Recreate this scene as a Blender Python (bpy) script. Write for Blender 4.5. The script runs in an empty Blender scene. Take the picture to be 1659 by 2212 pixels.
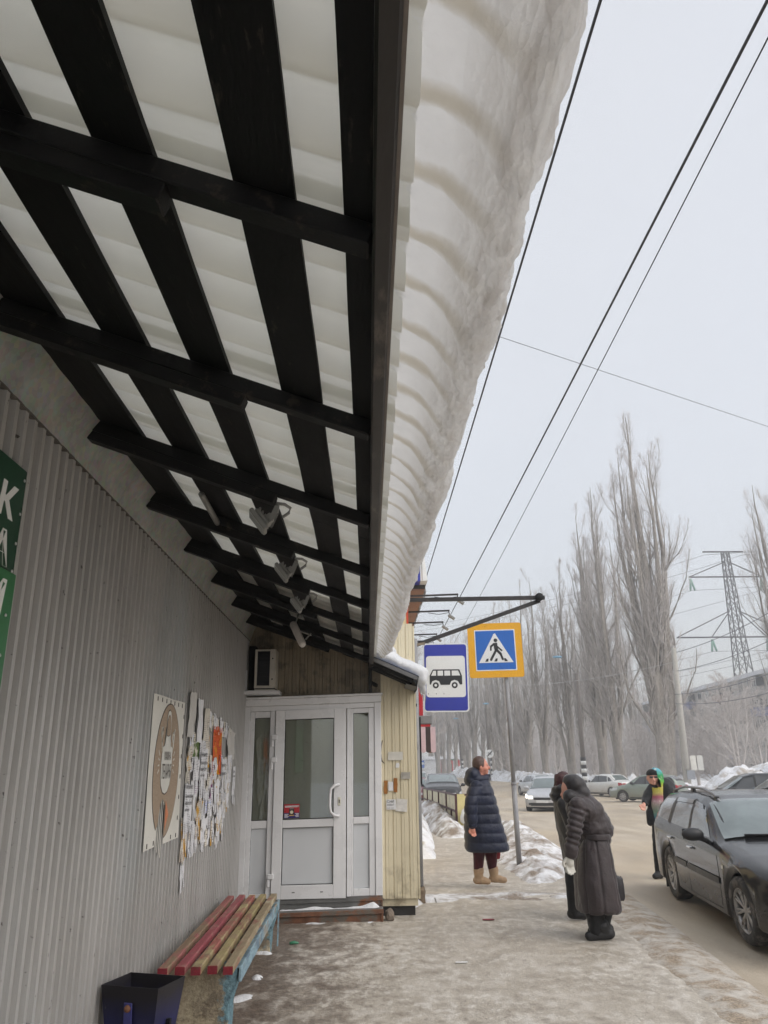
import bpy, bmesh, math, random
import numpy as np
from mathutils import Vector, Matrix, noise as mnoise

random.seed(7)
RNG = np.random.default_rng(11)
scene = bpy.context.scene
COL = scene.collection
R_ = math.radians

# ------------------------------------------------------------------ camera
CAM_F, CAM_W, CAM_H = 1661.0, 1659.0, 1.55
def _cam_axes():
    cx, cy = 829.5, 1106.0
    vy = np.array([795 - cx, -(1650 - cy), -CAM_F]); vy /= np.linalg.norm(vy)
    zx = 763 - cx
    vz = np.array([zx, (CAM_F ** 2 + zx * (795 - cx)) / (1650 - cy), -CAM_F]); vz /= np.linalg.norm(vz)
    return np.array([np.cross(vy, vz), vy, vz])
CAM_R = _cam_axes()
cam_data = bpy.data.cameras.new('camera')
cam = bpy.data.objects.new('camera', cam_data)
COL.objects.link(cam)
cam_data.sensor_fit = 'HORIZONTAL'
cam_data.sensor_width = 36.0
cam_data.lens = 36.0 * CAM_F / CAM_W
cam_data.clip_start = 0.05
cam_data.clip_end = 3000
M4 = Matrix(CAM_R.tolist()).to_4x4()
M4.translation = Vector((0, 0, CAM_H))
cam.matrix_world = M4
scene.camera = cam

# ------------------------------------------------------------------ sky, sun, exposure
SUN_EL, SUN_AZ = R_(42), R_(125)      # azimuth clockwise from +Y
world = bpy.data.worlds.new('World'); scene.world = world
world.use_nodes = True
nt = world.node_tree; nt.nodes.clear()
sky = nt.nodes.new('ShaderNodeTexSky'); sky.sky_type = 'NISHITA'
sky.sun_disc = False
sky.sun_elevation = SUN_EL; sky.sun_rotation = SUN_AZ
sky.dust_density = 3.0; sky.air_density = 1.0; sky.ozone_density = 1.0
bg1 = nt.nodes.new('ShaderNodeBackground'); bg1.inputs[1].default_value = 0.05
bg2 = nt.nodes.new('ShaderNodeBackground')
bg2.inputs[0].default_value = (0.775, 0.772, 0.768, 1); bg2.inputs[1].default_value = 0.72
# thin uneven cloud deck
tc = nt.nodes.new('ShaderNodeTexCoord'); nz = nt.nodes.new('ShaderNodeTexNoise')
nz.inputs['Scale'].default_value = 1.6; nz.inputs['Detail'].default_value = 4
mr = nt.nodes.new('ShaderNodeMapRange'); mr.inputs[1].default_value = .3; mr.inputs[2].default_value = .7
mr.inputs[3].default_value = .60; mr.inputs[4].default_value = .66
nt.links.new(tc.outputs['Generated'], nz.inputs['Vector']); nt.links.new(nz.outputs['Fac'], mr.inputs[0])
nt.links.new(mr.outputs[0], bg2.inputs[1])
add = nt.nodes.new('ShaderNodeAddShader'); wout = nt.nodes.new('ShaderNodeOutputWorld')
nt.links.new(sky.outputs[0], bg1.inputs[0])
nt.links.new(bg1.outputs[0], add.inputs[0]); nt.links.new(bg2.outputs[0], add.inputs[1])
nt.links.new(add.outputs[0], wout.inputs[0])

sun_d = bpy.data.lights.new('sun', 'SUN'); sun_d.energy = 1.3; sun_d.angle = R_(60); sun_d.color = (1, .985, .965)
sun = bpy.data.objects.new('sun', sun_d); COL.objects.link(sun)
sdir = Vector((math.sin(SUN_AZ) * math.cos(SUN_EL), math.cos(SUN_AZ) * math.cos(SUN_EL), math.sin(SUN_EL)))
sun.rotation_euler = sdir.to_track_quat('Z', 'Y').to_euler()

scene.view_settings.view_transform = 'Standard'
scene.view_settings.look = 'None'
scene.view_settings.gamma = 1.0
scene.view_settings.use_curve_mapping = False
scene.view_settings.exposure = 0.48
scene.cycles.max_bounces = 7
scene.cycles.diffuse_bounces = 4
scene.cycles.transmission_bounces = 5
scene.cycles.transparent_max_bounces = 12
scene.cycles.volume_bounces = 0
scene.cycles.caustics_reflective = False
scene.cycles.caustics_refractive = False
scene.cycles.use_denoising = True
scene.cycles.use_adaptive_sampling = True
scene.cycles.adaptive_threshold = 0.03

# ------------------------------------------------------------------ helpers
def zg(y):
    return np.interp(y, [-50, 11, 50, 120, 400], [0, 0, -.66, -.35, .2])

def tag(o, label=None, cat=None, group=None, kind=None):
    if label: o['label'] = label
    if cat: o['category'] = cat
    if group: o['group'] = group
    if kind: o['kind'] = kind
    return o

def empty(name, loc=(0, 0, 0), rz=0.0, label=None, cat=None, group=None):
    o = bpy.data.objects.new(name, None); COL.objects.link(o)
    o.location = loc; o.rotation_euler = (0, 0, rz); o.empty_display_size = .2
    return tag(o, label, cat, group)

def link(name, me, parent=None, mats=()):
    o = bpy.data.objects.new(name, me); COL.objects.link(o)
    if parent is not None: o.parent = parent
    for m in (mats if isinstance(mats, (list, tuple)) else [mats]):
        if m is not None and m.name not in [x.name for x in me.materials if x]: me.materials.append(m)
    return o

def children_of(o): return [c for c in COL.objects if c.parent == o]

def copy_tree(o, parent=None):
    c = o.copy(); COL.objects.link(c); c.parent = parent
    for ch in list(o.children): copy_tree(ch, c)
    return c

def fastmesh(name, V, F, smooth=False, mi=None):
    """V (n,3); F (m,4) quads or (m,3) triangles"""
    V = np.asarray(V, dtype=np.float32); F = np.asarray(F, dtype=np.int32)
    me = bpy.data.meshes.new(name)
    k = F.shape[1]
    me.vertices.add(len(V)); me.vertices.foreach_set('co', V.ravel())
    me.loops.add(F.size); me.loops.foreach_set('vertex_index', F.ravel())
    me.polygons.add(len(F))
    me.polygons.foreach_set('loop_start', np.arange(0, F.size, k, dtype=np.int32))
    me.polygons.foreach_set('loop_total', np.full(len(F), k, dtype=np.int32))
    if smooth: me.polygons.foreach_set('use_smooth', np.ones(len(F), dtype=bool))
    if mi is not None: me.polygons.foreach_set('material_index', np.asarray(mi, dtype=np.int32))
    me.update(calc_edges=True)
    return me

class MB:
    """collects simple shapes into one mesh"""
    def __init__(self): self.v = []; self.f = []; self.sm = []
    def add(self, vs, fs, smooth=False, M=None):
        n = len(self.v)
        for p in vs:
            p = Vector(p)
            if M is not None: p = M @ p
            self.v.append((p.x, p.y, p.z))
        for f in fs: self.f.append(tuple(i + n for i in f)); self.sm.append(smooth)
        return self
    def box(self, a, b, M=None, bev=0.0):
        x0, y0, z0 = [min(p, q) for p, q in zip(a, b)]; x1, y1, z1 = [max(p, q) for p, q in zip(a, b)]
        if bev <= 0:
            vs = [(x, y, z) for z in (z0, z1) for y in (y0, y1) for x in (x0, x1)]
            fs = [(0, 2, 3, 1), (4, 5, 7, 6), (0, 1, 5, 4), (2, 6, 7, 3), (0, 4, 6, 2), (1, 3, 7, 5)]
            return self.add(vs, fs, M=M)
        b_ = min(bev, (x1 - x0) / 2.01, (y1 - y0) / 2.01, (z1 - z0) / 2.01)
        bm = bmesh.new(); bmesh.ops.create_cube(bm, size=1)
        for v in bm.verts:
            v.co = Vector(((x0 + x1) / 2 + v.co.x * (x1 - x0), (y0 + y1) / 2 + v.co.y * (y1 - y0), (z0 + z1) / 2 + v.co.z * (z1 - z0)))
        bmesh.ops.bevel(bm, geom=list(bm.edges), offset=b_, segments=1, affect='EDGES')
        bm.verts.index_update()
        self.add([v.co.copy() for v in bm.verts], [[v.index for v in f.verts] for f in bm.faces], M=M); bm.free()
        return self
    def bar(self, p, q, w, h, up=(0, 0, 1), bev=0.0):
        """rectangular bar from p to q, width w (sideways), height h (along up)"""
        p, q = Vector(p), Vector(q); d = q - p; L = d.length; d.normalize()
        s = d.cross(Vector(up)); s.normalize(); u = s.cross(d)
        M = Matrix((s, d, u)).transposed().to_4x4(); M.translation = p
        return self.box((-w / 2, 0, -h / 2), (w / 2, L, h / 2), M=M, bev=bev)
    def tube(self, pts, r, n=8, cap=True, smooth=True):
        pts = [Vector(p) for p in pts]; rs = r if isinstance(r, (list, tuple)) else [r] * len(pts)
        vs = []; fs = []
        ref = Vector((0, 0, 1))
        d0 = (pts[-1] - pts[0]).normalized()
        if abs(d0.z) > .9: ref = Vector((1, 0, 0))
        for i, p in enumerate(pts):
            d = (pts[min(i + 1, len(pts) - 1)] - pts[max(i - 1, 0)]).normalized()
            a = d.cross(ref)
            if a.length < 1e-5: a = d.cross(Vector((0, 1, 0)))
            a.normalize(); b = d.cross(a)
            for k in range(n):
                t = 2 * math.pi * k / n
                vs.append(p + (a * math.cos(t) + b * math.sin(t)) * rs[i])
        for i in range(len(pts) - 1):
            for k in range(n):
                k2 = (k + 1) % n
                fs.append((i * n + k, i * n + k2, (i + 1) * n + k2, (i + 1) * n + k))
        if cap:
            fs.append(tuple(range(n))[::-1]); fs.append(tuple((len(pts) - 1) * n + k for k in range(n)))
        return self.add(vs, fs, smooth)
    def prism(self, poly, a, b, M=None):
        """poly [(x,z)] extruded along y from a to b"""
        n = len(poly)
        vs = [(x, a, z) for x, z in poly] + [(x, b, z) for x, z in poly]
        fs = [tuple(range(n)), tuple(range(2 * n - 1, n - 1, -1))]
        fs += [(i, i + n, (i + 1) % n + n, (i + 1) % n) for i in range(n)]
        return self.add(vs, fs, M=M)
    def lathe(self, prof, n=20, M=None, smooth=True, closed=False):
        """prof [(r,z)] around z"""
        vs = []; fs = []
        m = len(prof)
        for k in range(n):
            t = 2 * math.pi * k / n
            for r, z in prof: vs.append((r * math.cos(t), r * math.sin(t), z))
        for k in range(n):
            k2 = (k + 1) % n
            for i in range(m - 1 + (1 if closed else 0)):
                j = (i + 1) % m
                fs.append((k * m + i, k2 * m + i, k2 * m + j, k * m + j))
        return self.add(vs, fs, smooth, M)
    def grid(self, P, smooth=True, thick=None):
        """P array (a,b,3) of points"""
        P = np.asarray(P, float); a, b = P.shape[:2]
        vs = P.reshape(-1, 3); fs = []
        for i in range(a - 1):
            for j in range(b - 1):
                fs.append((i * b + j, i * b + j + 1, (i + 1) * b + j + 1, (i + 1) * b + j))
        return self.add(vs, fs, smooth)
    def build(self, name, mat=None, parent=None, fixn=True):
        me = bpy.data.meshes.new(name)
        me.from_pydata(self.v, [], self.f); me.update()
        me.polygons.foreach_set('use_smooth', self.sm)
        if fixn:
            bm = bmesh.new(); bm.from_mesh(me); bmesh.ops.recalc_face_normals(bm, faces=bm.faces[:]); bm.to_mesh(me); bm.free()
        return link(name, me, parent, mat)

def vnoise(P, seed=0):
    """vectorised value noise, P (n,3) -> (n,) in -1..1"""
    P = np.asarray(P, float); I = np.floor(P).astype(np.int64); F = P - I; F = F * F * (3 - 2 * F)
    def h(ix, iy, iz):
        n = (ix * 374761393 + iy * 668265263 + iz * 2147483647 + seed * 974634777) & 0xffffffff
        n = ((n ^ (n >> 13)) * 1274126177) & 0xffffffff
        n = n ^ (n >> 16)
        return (n & 0xffff) / 32767.5 - 1
    r = 0
    for a in (0, 1):
        for b in (0, 1):
            for c in (0, 1):
                w = (F[:, 0] if a else 1 - F[:, 0]) * (F[:, 1] if b else 1 - F[:, 1]) * (F[:, 2] if c else 1 - F[:, 2])
                r = r + w * h(I[:, 0] + a, I[:, 1] + b, I[:, 2] + c)
    return r

def fbm(P, oct=4, seed=0, gain=.5):
    P = np.asarray(P, float); r = 0; a = 1.0
    for o in range(oct):
        r = r + a * vnoise(P * 2 ** o + 17.3 * o, seed + o); a *= gain
    return r

# ------------------------------------------------------------------ materials
def srgb(r, g, b):
    return tuple(((c / 255) / 12.92 if c / 255 <= .04045 else ((c / 255 + .055) / 1.055) ** 2.4) for c in (r, g, b))

class NT:
    """small node-tree builder"""
    def __init__(self, name):
        self.m = bpy.data.materials.new(name); self.m.use_nodes = True
        self.t = self.m.node_tree; self.t.nodes.clear()
        self.out = self.n('ShaderNodeOutputMaterial')
        self.co = self.n('ShaderNodeTexCoord')
    def n(self, typ, **kw):
        nd = self.t.nodes.new(typ)
        for k, v in kw.items():
            if hasattr(nd, k): setattr(nd, k, v)
        return nd
    def l(self, a, b): self.t.links.new(a, b)
    def mapping(self, scale=(1, 1, 1), loc=(0, 0, 0), rot=(0, 0, 0), src='Object'):
        mp = self.n('ShaderNodeMapping')
        mp.inputs['Scale'].default_value = scale; mp.inputs['Location'].default_value = loc; mp.inputs['Rotation'].default_value = rot
        self.l(self.co.outputs[src], mp.inputs[0]); return mp.outputs[0]
    def noise(self, vec, scale=5, detail=5, rough=.55, dist=0):
        nd = self.n('ShaderNodeTexNoise')
        nd.inputs['Scale'].default_value = scale; nd.inputs['Detail'].default_value = detail
        nd.inputs['Roughness'].default_value = rough; nd.inputs['Distortion'].default_value = dist
        if vec is not None: self.l(vec, nd.inputs['Vector'])
        return nd.outputs['Fac']
    def voronoi(self, vec, scale=5, out='Distance', feature='F1', rnd=1.0):
        nd = self.n('ShaderNodeTexVoronoi', feature=feature); nd.inputs['Scale'].default_value = scale
        nd.inputs['Randomness'].default_value = rnd
        if vec is not None: self.l(vec, nd.inputs['Vector'])
        return nd.outputs[out]
    def ramp(self, fac, stops):
        nd = self.n('ShaderNodeValToRGB'); cr = nd.color_ramp
        while len(cr.elements) < len(stops): cr.elements.new(.5)
        for e, (p, c) in zip(cr.elements, stops):
            e.position = p; e.color = (c if len(c) == 4 else (*c, 1)) if hasattr(c, '__len__') else (c, c, c, 1)
        self.l(fac, nd.inputs[0]); return nd.outputs[0]
    def mix(self, fac, a, b, blend='MIX'):
        nd = self.n('ShaderNodeMix', data_type='RGBA', blend_type=blend)
        for s, v in ((nd.inputs[0], fac), (nd.inputs[6], a), (nd.inputs[7], b)):
            if hasattr(v, 'is_linked') or isinstance(v, bpy.types.NodeSocket): self.l(v, s)
            elif hasattr(v, '__len__'): s.default_value = (*v[:3], 1)
            else: s.default_value = v
        return nd.outputs[2]
    def math(self, op, a, b=0.0, c=None):
        nd = self.n('ShaderNodeMath', operation=op)
        for i, v in enumerate((a, b, c)):
            if v is None: continue
            if isinstance(v, bpy.types.NodeSocket): self.l(v, nd.inputs[i])
            else: nd.inputs[i].default_value = v
        return nd.outputs[0]
    def sep(self, src='Object'):
        nd = self.n('ShaderNodeSeparateXYZ'); self.l(self.co.outputs[src], nd.inputs[0]); return nd.outputs
    def bump(self, h, strength=.3, dist=.01):
        nd = self.n('ShaderNodeBump'); nd.inputs['Strength'].default_value = strength; nd.inputs['Distance'].default_value = dist
        self.l(h, nd.inputs['Height']); return nd.outputs[0]
    def bsdf(self, color, rough=.6, metal=0.0, normal=None, spec=.5, **kw):
        b = self.n('ShaderNodeBsdfPrincipled')
        for nm, v in (('Base Color', color), ('Roughness', rough), ('Metallic', metal), ('Specular IOR Level', spec)):
            if isinstance(v, bpy.types.NodeSocket): self.l(v, b.inputs[nm])
            elif hasattr(v, '__len__'): b.inputs[nm].default_value = (*v[:3], 1)
            else: b.inputs[nm].default_value = v
        for k, v in kw.items():
            nm = k.replace('_', ' ')
            if isinstance(v, bpy.types.NodeSocket): self.l(v, b.inputs[nm])
            elif hasattr(v, '__len__'): b.inputs[nm].default_value = (*v[:3], 1)
            else: b.inputs[nm].default_value = v
        if normal is not None: self.l(normal, b.inputs['Normal'])
        return b.outputs[0]
    def done(self, shader): self.l(shader, self.out.inputs[0]); return self.m

def pm(name, base, var=.18, scale=6, rough=.6, bump=.15, bscale=60, metal=0.0, stain=None, stain_at=.62, stain_scale=3, spec=.5, stretch=(1, 1, 1), coat=0.0):
    """general painted/worn material: noise-varied colour, optional stains, fine relief"""
    t = NT(name); v = t.mapping(stretch)
    n1 = t.noise(v, scale, 6, .6)
    lo = tuple(c * (1 - var) for c in base); hi = tuple(min(1, c * (1 + var)) for c in base)
    col = t.ramp(n1, [(.3, lo), (.7, hi)])
    if stain is not None:
        n2 = t.noise(v, stain_scale, 7, .65)
        col = t.mix(t.ramp(n2, [(stain_at - .04, 0), (stain_at + .05, 1)]), col, stain)
    nb = t.noise(v, bscale, 3, .6)
    kw = {}
    if coat: kw = {'Coat_Weight': coat, 'Coat_Roughness': .08}
    rr = t.ramp(n1, [(.3, max(0, rough - .08)), (.7, min(1, rough + .08))])
    return t.done(t.bsdf(col, rr, metal, t.bump(nb, bump, .004), spec, **kw))

# ================================================================== GROUND, ROAD, SNOW (setting)
def ground_mat():
    t = NT('snow_field'); v = t.mapping((1, 1, 1))
    n = t.noise(v, .35, 8, .6); n2 = t.noise(v, 6, 5, .6)
    col = t.ramp(n, [(.3, (.62, .62, .63)), (.65, (.82, .83, .85))])
    return t.done(t.bsdf(col, .85, 0, t.bump(n2, .5, .05), .2))
def ice_mat():
    """trodden, sanded ice on the pavement"""
    t = NT('trodden_ice'); v = t.mapping((1, 1, 1)); vs = t.mapping((1.0, .7, 1))
    big = t.noise(v, .5, 5, .55); mid = t.noise(vs, 2.6, 9, .66); pat = t.noise(vs, 8.5, 10, .72); fin = t.noise(v, 24, 6, .7); fine2 = t.noise(v, 110, 3, .6)
    col = t.ramp(mid, [(.30, srgb(154, 145, 132)), (.5, srgb(178, 170, 157)), (.70, srgb(198, 191, 180))])
    col = t.mix(t.ramp(pat, [(.50, 0), (.59, .62)]), col, srgb(214, 209, 201))
    col = t.mix(t.ramp(pat, [(.38, .7), (.46, 0)]), col, srgb(136, 125, 112))
    col = t.mix(t.ramp(big, [(.35, .5), (.55, 0)]), col, srgb(164, 154, 139))
    # bare dark wet asphalt worn open beside the bench and wall
    x, y, z = t.sep()
    d = t.math('ADD', t.math('MULTIPLY', x, .95), t.math('MULTIPLY', t.math('SUBTRACT', mid, .5), 2.2))
    d = t.math('ADD', d, t.math('MULTIPLY', t.math('SUBTRACT', y, 7.0), -.07))
    d = t.math('ADD', d, t.math('MULTIPLY', t.math('SUBTRACT', pat, .5), 2.4))
    nd = t.n('ShaderNodeMapRange'); t.l(d, nd.inputs[0]); nd.inputs[1].default_value = -.75; nd.inputs[2].default_value = .10; nd.inputs[3].default_value = .95; nd.inputs[4].default_value = 0
    dcol = t.ramp(fin, [(.35, srgb(86, 75, 66)), (.6, srgb(118, 105, 93)), (.74, srgb(160, 148, 134))])
    col = t.mix(nd.outputs[0], col, dcol)
    col = t.mix(.45, col, t.ramp(fine2, [(.3, .25), (.7, .8)]), 'OVERLAY')
    h = t.math('ADD', t.math('MULTIPLY', pat, 1.2), t.math('MULTIPLY', fin, .6))
    rough = t.ramp(pat, [(.35, .32), (.6, .75)])
    return t.done(t.bsdf(col, rough, 0, t.bump(h, .6, .02), .4))
def road_mat():
    t = NT('sanded_road_ice'); v = t.mapping((1, .22, 1)); w = t.mapping((1, 1, 1))
    a = t.noise(v, 1.1, 7, .6, .2); b = t.noise(w, 14, 6, .65); c = t.noise(w, .25, 4, .5); f = t.noise(w, 120, 3)
    col = t.ramp(a, [(.3, srgb(154, 140, 121)), (.5, srgb(178, 165, 146)), (.72, srgb(198, 188, 171))])
    col = t.mix(t.ramp(c, [(.45, 0), (.7, .5)]), col, srgb(196, 178, 146))
    col = t.mix(t.ramp(b, [(.60, 0), (.75, .55)]), col, srgb(208, 200, 186))
    col = t.mix(.3, col, t.ramp(f, [(.3, .25), (.7, .8)]), 'OVERLAY')
    h = t.math('ADD', a, t.math('MULTIPLY', b, .35))
    return t.done(t.bsdf(col, t.ramp(a, [(.3, .42), (.7, .72)]), 0, t.bump(h, .4, .03), .4))
def dirty_snow_mat(name='dirty_snow', clean=(.80, .81, .83), dirt=srgb(128, 112, 94), at=.50, sc=2.2):
    t = NT(name); v = t.mapping((1, 1, 1))
    n = t.noise(v, sc, 8, .68, .3); m = t.noise(v, 16, 6, .65); f = t.noise(v, 70, 4, .6)
    col = t.ramp(m, [(.3, tuple(c * .84 for c in clean)), (.65, clean)])
    col = t.mix(t.ramp(n, [(at - .08, 0), (at + .10, .9)]), col, t.ramp(f, [(.35, tuple(c * .55 for c in dirt)), (.65, tuple(min(1, c * 1.5) for c in dirt))]))
    h = t.math('ADD', m, t.math('MULTIPLY', f, .5))
    return t.done(t.bsdf(col, .7, 0, t.bump(h, .7, .02), .35))
M_SNOWFIELD = ground_mat(); M_ICE = ice_mat(); M_ROAD = road_mat()
M_BANK = dirty_snow_mat(); M_BANK_CLEAN = dirty_snow_mat('bank_snow', (.84, .85, .87), srgb(140, 128, 112), .57, 1.6)
M_RIDGE = dirty_snow_mat('sandy_snow', (.56, .52, .46), srgb(150, 134, 114), .50, 5.0)

def kerb_x(y): return np.interp(y, [-5, 5.5, 9.4, 15, 22, 31, 45, 70, 90, 130], [1.9, 2.48, 2.79, 3.35, 4.2, 5.1, 4.6, 6.2, 7.2, 8.4])
def far_x(y): return np.interp(y, [-5, 20, 40, 55, 71, 86, 100, 130], [17, 18, 17.2, 18.5, 18.0, 16.5, 14.2, 12.0])

def sheet(name, mat, xa, xb, ys, nx, zoff, amp=0.0, sc=1.0, seed=0, kind='structure', edge_drop=0.0):
    ys = np.asarray(ys); V = []
    for y in ys:
        a = xa(y) if callable(xa) else xa; b = xb(y) if callable(xb) else xb
        s = np.linspace(0, 1, nx); xs = a + (b - a) * s
        V.append(np.stack([xs, np.full(nx, y), np.full(nx, zg(y)) + zoff], 1))
    V = np.concatenate(V)
    if amp: V[:, 2] += amp * fbm(V * [sc, sc, 1], 3, seed)
    if edge_drop:
        s = np.tile(np.linspace(0, 1, nx), len(ys)); V[:, 2] -= edge_drop * np.clip((s - .93) / .07, 0, 1)
    n = len(ys); i = np.arange(n - 1)[:, None] * nx + np.arange(nx - 1)[None]
    F = np.stack([i, i + 1, i + nx + 1, i + nx], -1).reshape(-1, 4)
    o = link(name, fastmesh(name, V, F, True), None, mat); tag(o, kind=kind); return o

# one snow-covered ground sheet out to the horizon
gx = np.concatenate([np.linspace(-600, -40, 12), np.linspace(-30, 60, 46), np.linspace(70, 900, 16)])
gy = np.concatenate([np.linspace(-60, 0, 7), np.linspace(4, 140, 60), np.linspace(150, 400, 16), np.linspace(450, 1500, 8)])
X, Y = np.meshgrid(gx, gy); Z = zg(Y) - .16 + np.where((X > 19) | (Y > 110), .12 * vnoise(np.stack([X.ravel() * .15, Y.ravel() * .15, 0 * X.ravel()], 1), 3).reshape(X.shape), 0)
n = len(gx); i = np.arange(len(gy) - 1)[:, None] * n + np.arange(n - 1)[None]
g = link('ground', fastmesh('ground', np.stack([X.ravel(), Y.ravel(), Z.ravel()], 1), np.stack([i, i + 1, i + n + 1, i + n], -1).reshape(-1, 4), True), None, M_SNOWFIELD)
tag(g, kind='structure')
sheet('road', M_ROAD, lambda y: kerb_x(y) - .25, lambda y: far_x(y) + 1.0, np.concatenate([np.linspace(-5, 30, 120), np.linspace(31, 130, 60)]), 60, -.07, .012, .8, 5)
sheet('pavement', M_ICE, -1.55, lambda y: kerb_x(y), np.concatenate([np.linspace(-4, 10.35, 190)]), 70, 0.0, .006, 2.5, 9, edge_drop=.06)
sheet('pavement_slab', M_ICE, -.2, lambda y: kerb_x(y) - .05, np.linspace(10.5, 44, 130), 40, -.035, .008, 1.8, 19, edge_drop=.05)

def heap(name, path, width, height, mat, label=None, cat='snow bank', seed=0, lump=.35, res=.08, base=-.08, chunk=True, prof=1.6, z0=None):
    """ridge of cleared snow along a path [(x,y,width,height)]"""
    path = np.asarray(path, float)
    seg = np.linalg.norm(np.diff(path[:, :2], axis=0), axis=1); L = np.concatenate([[0], np.cumsum(seg)])
    nu = max(8, int(L[-1] / res)); u = np.linspace(0, L[-1], nu)
    P = np.stack([np.interp(u, L, path[:, k]) for k in range(4)], 1)
    T = np.gradient(P[:, :2], axis=0); T /= np.linalg.norm(T, axis=1)[:, None]; N = np.stack([T[:, 1], -T[:, 0]], 1)
    nv = max(9, int(P[:, 2].max() / res)); s = np.linspace(-1, 1, nv)
    XY = P[:, None, :2] + N[:, None] * (s[None, :, None] * P[:, 2][:, None, None] / 2)
    prf = np.clip(1 - np.abs(s) ** prof, 0, 1)[None]
    endf = np.clip(np.minimum(u, L[-1] - u) / (.5 * P[:, 2]), 0, 1)[:, None] ** .6
    V = np.stack([XY[..., 0].ravel(), XY[..., 1].ravel(), 0 * XY[..., 0].ravel()], 1)
    nz_ = (1 + lump * fbm(V * 1.7, 3, seed)).reshape(nu, nv)
    hgt = P[:, 3][:, None] * prf * endf * nz_
    if chunk:
        c = np.abs(vnoise(V * 5.5, seed + 3)).reshape(nu, nv); c2 = np.abs(vnoise(V * 12, seed + 4)).reshape(nu, nv)
        hgt += (prf * endf) ** .5 * (.09 * c + .045 * c2) * min(1, P[:, 3].max() / .3)
    V[:, 2] = (hgt + (zg(V[:, 1]).reshape(nu, nv) if z0 is None else z0) + base).ravel()
    i = np.arange(nu - 1)[:, None] * nv + np.arange(nv - 1)[None]
    o = link(name, fastmesh(name, V, np.stack([i, i + 1, i + nv + 1, i + nv], -1).reshape(-1, 4), True), None, mat)
    tag(o, label, cat); return o

heap('snow_bank', [(2.35, 11.5, .5, .04), (2.55, 12.4, .8, .14), (2.72, 13.6, 1.25, .10), (2.9, 14.8, 1.5, .17), (3.15, 16.2, 1.5, .23), (3.4, 18, 1.3, .25), (3.65, 20, 1.2, .26), (3.8, 23, 1.0, .26)], 0, 0, M_BANK,
     'heap of lumpy dirty snow around the foot of the crossing sign pole', seed=2, res=.05)
heap('snow_bank', [(2.05, 20.0, .6, .12), (2.2, 21.5, 1.0, .32), (2.1, 25, 1.2, .42), (2.35, 30, 1.5, .45), (2.3, 36, 1.8, .35)], 0, 0, M_BANK,
     'snow ridge piled along the low panelled railing beside the pavement', seed=5, res=.07)
heap('snow_bank', [(1.0, 15.2, .5, .1), (1.05, 18, .8, .3), (1.15, 22, 1.1, .55), (1.2, 27, 1.4, .7), (1.35, 34, 1.6, .8), (1.4, 44, 2, .9)], 0, 0, M_BANK_CLEAN,
     'snow heap along the shop side wall behind the grey post', seed=8, res=.08)
heap('snow_bank', [(.45, 10.2, .5, .05), (.75, 10.30, .7, .05), (1.3, 10.30, .75, .045), (2.0, 10.30, .7, .045), (2.6, 10.2, .6, .04)], 0, 0, M_BANK,
     'low trampled snow strip across the pavement before the slab edge', seed=12, res=.03, base=-.012, lump=1.1)
heap('snow_bank', [(.25, 9.3, .35, .05), (.38, 9.75, .4, .12), (.5, 10.1, .45, .08)], 0, 0, M_BANK_CLEAN,
     'small white snow patch at the foot of the yellow wall corner', seed=14, res=.03, base=-.02)
heap('snow_bank', [(2.28, 4.3, .5, .012), (2.52, 6.5, .6, .02), (2.72, 8.5, .65, .03), (2.95, 10.5, .55, .05), (3.1, 12.3, .5, .07)], 0, 0, M_RIDGE,
     'low sandy slush ridge along the kerb at the road edge', seed=21, res=.035, base=-.03, lump=.9, chunk=True)
# banks across the road
fb = [(float(far_x(y)) + 1.1, y, 3.0, h) for y, h in ((40, .5), (46, .6), (52, .7), (58, .9), (64, .8), (70, .75), (78, .8), (86, .85), (95, .8), (108, .9), (125, 1.0))]
heap('snow_bank', fb, 0, 0, M_BANK_CLEAN, 'long ploughed snow bank along the far side of the road under the poplars', seed=31, res=.22, lump=.5)
heap('snow_bank', [(16.6, 35.5, 3.5, .6), (18.0, 38.5, 5.5, 1.5), (21.5, 40.5, 6.5, 1.75), (26, 41, 6.5, 1.8), (32, 41, 6, 1.6)], 0, 0, M_BANK_CLEAN,
     'tall white mound of ploughed snow behind the dark cars, at the big poplar', seed=37, res=.16, lump=.22, prof=2.2)
heap('snow_bank', [(3.3, 60, 1.5, .6), (4.5, 75, 2.2, 1.0), (5.5, 95, 3, 1.3), (6.5, 120, 3.5, 1.3)], 0, 0, M_BANK_CLEAN,
     'distant snow bank on the near side of the road beyond the parked cars', seed=41, res=.25)

# ================================================================== CORRUGATED SHOP WALL
M_CLAD = None
def clad_mat():
    t = NT('grey_cladding'); v = t.mapping((1, 1, .25)); w = t.mapping((1, 1, 1))
    n = t.noise(v, 2.0, 6, .6); st = t.noise(t.mapping((3, 3, .12)), 9, 5, .6); sp = t.noise(w, 24, 5, .7); bl = t.noise(t.mapping((1, 1, .35)), .9, 3)
    col = t.ramp(n, [(.3, srgb(160, 158, 155)), (.7, srgb(184, 182, 180))])
    col = t.mix(t.ramp(st, [(.5, 0), (.75, .35)]), col, srgb(128, 122, 116))
    col = t.mix(t.ramp(bl, [(.55, 0), (.75, .35)]), col, srgb(160, 172, 178))
    col = t.mix(t.ramp(sp, [(.655, 0), (.685, .9)]), col, srgb(64, 58, 54))
    return t.done(t.bsdf(col, .34, .0, t.bump(sp, .12, .004), .6))
M_CLAD = clad_mat()
WX = -1.40
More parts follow.
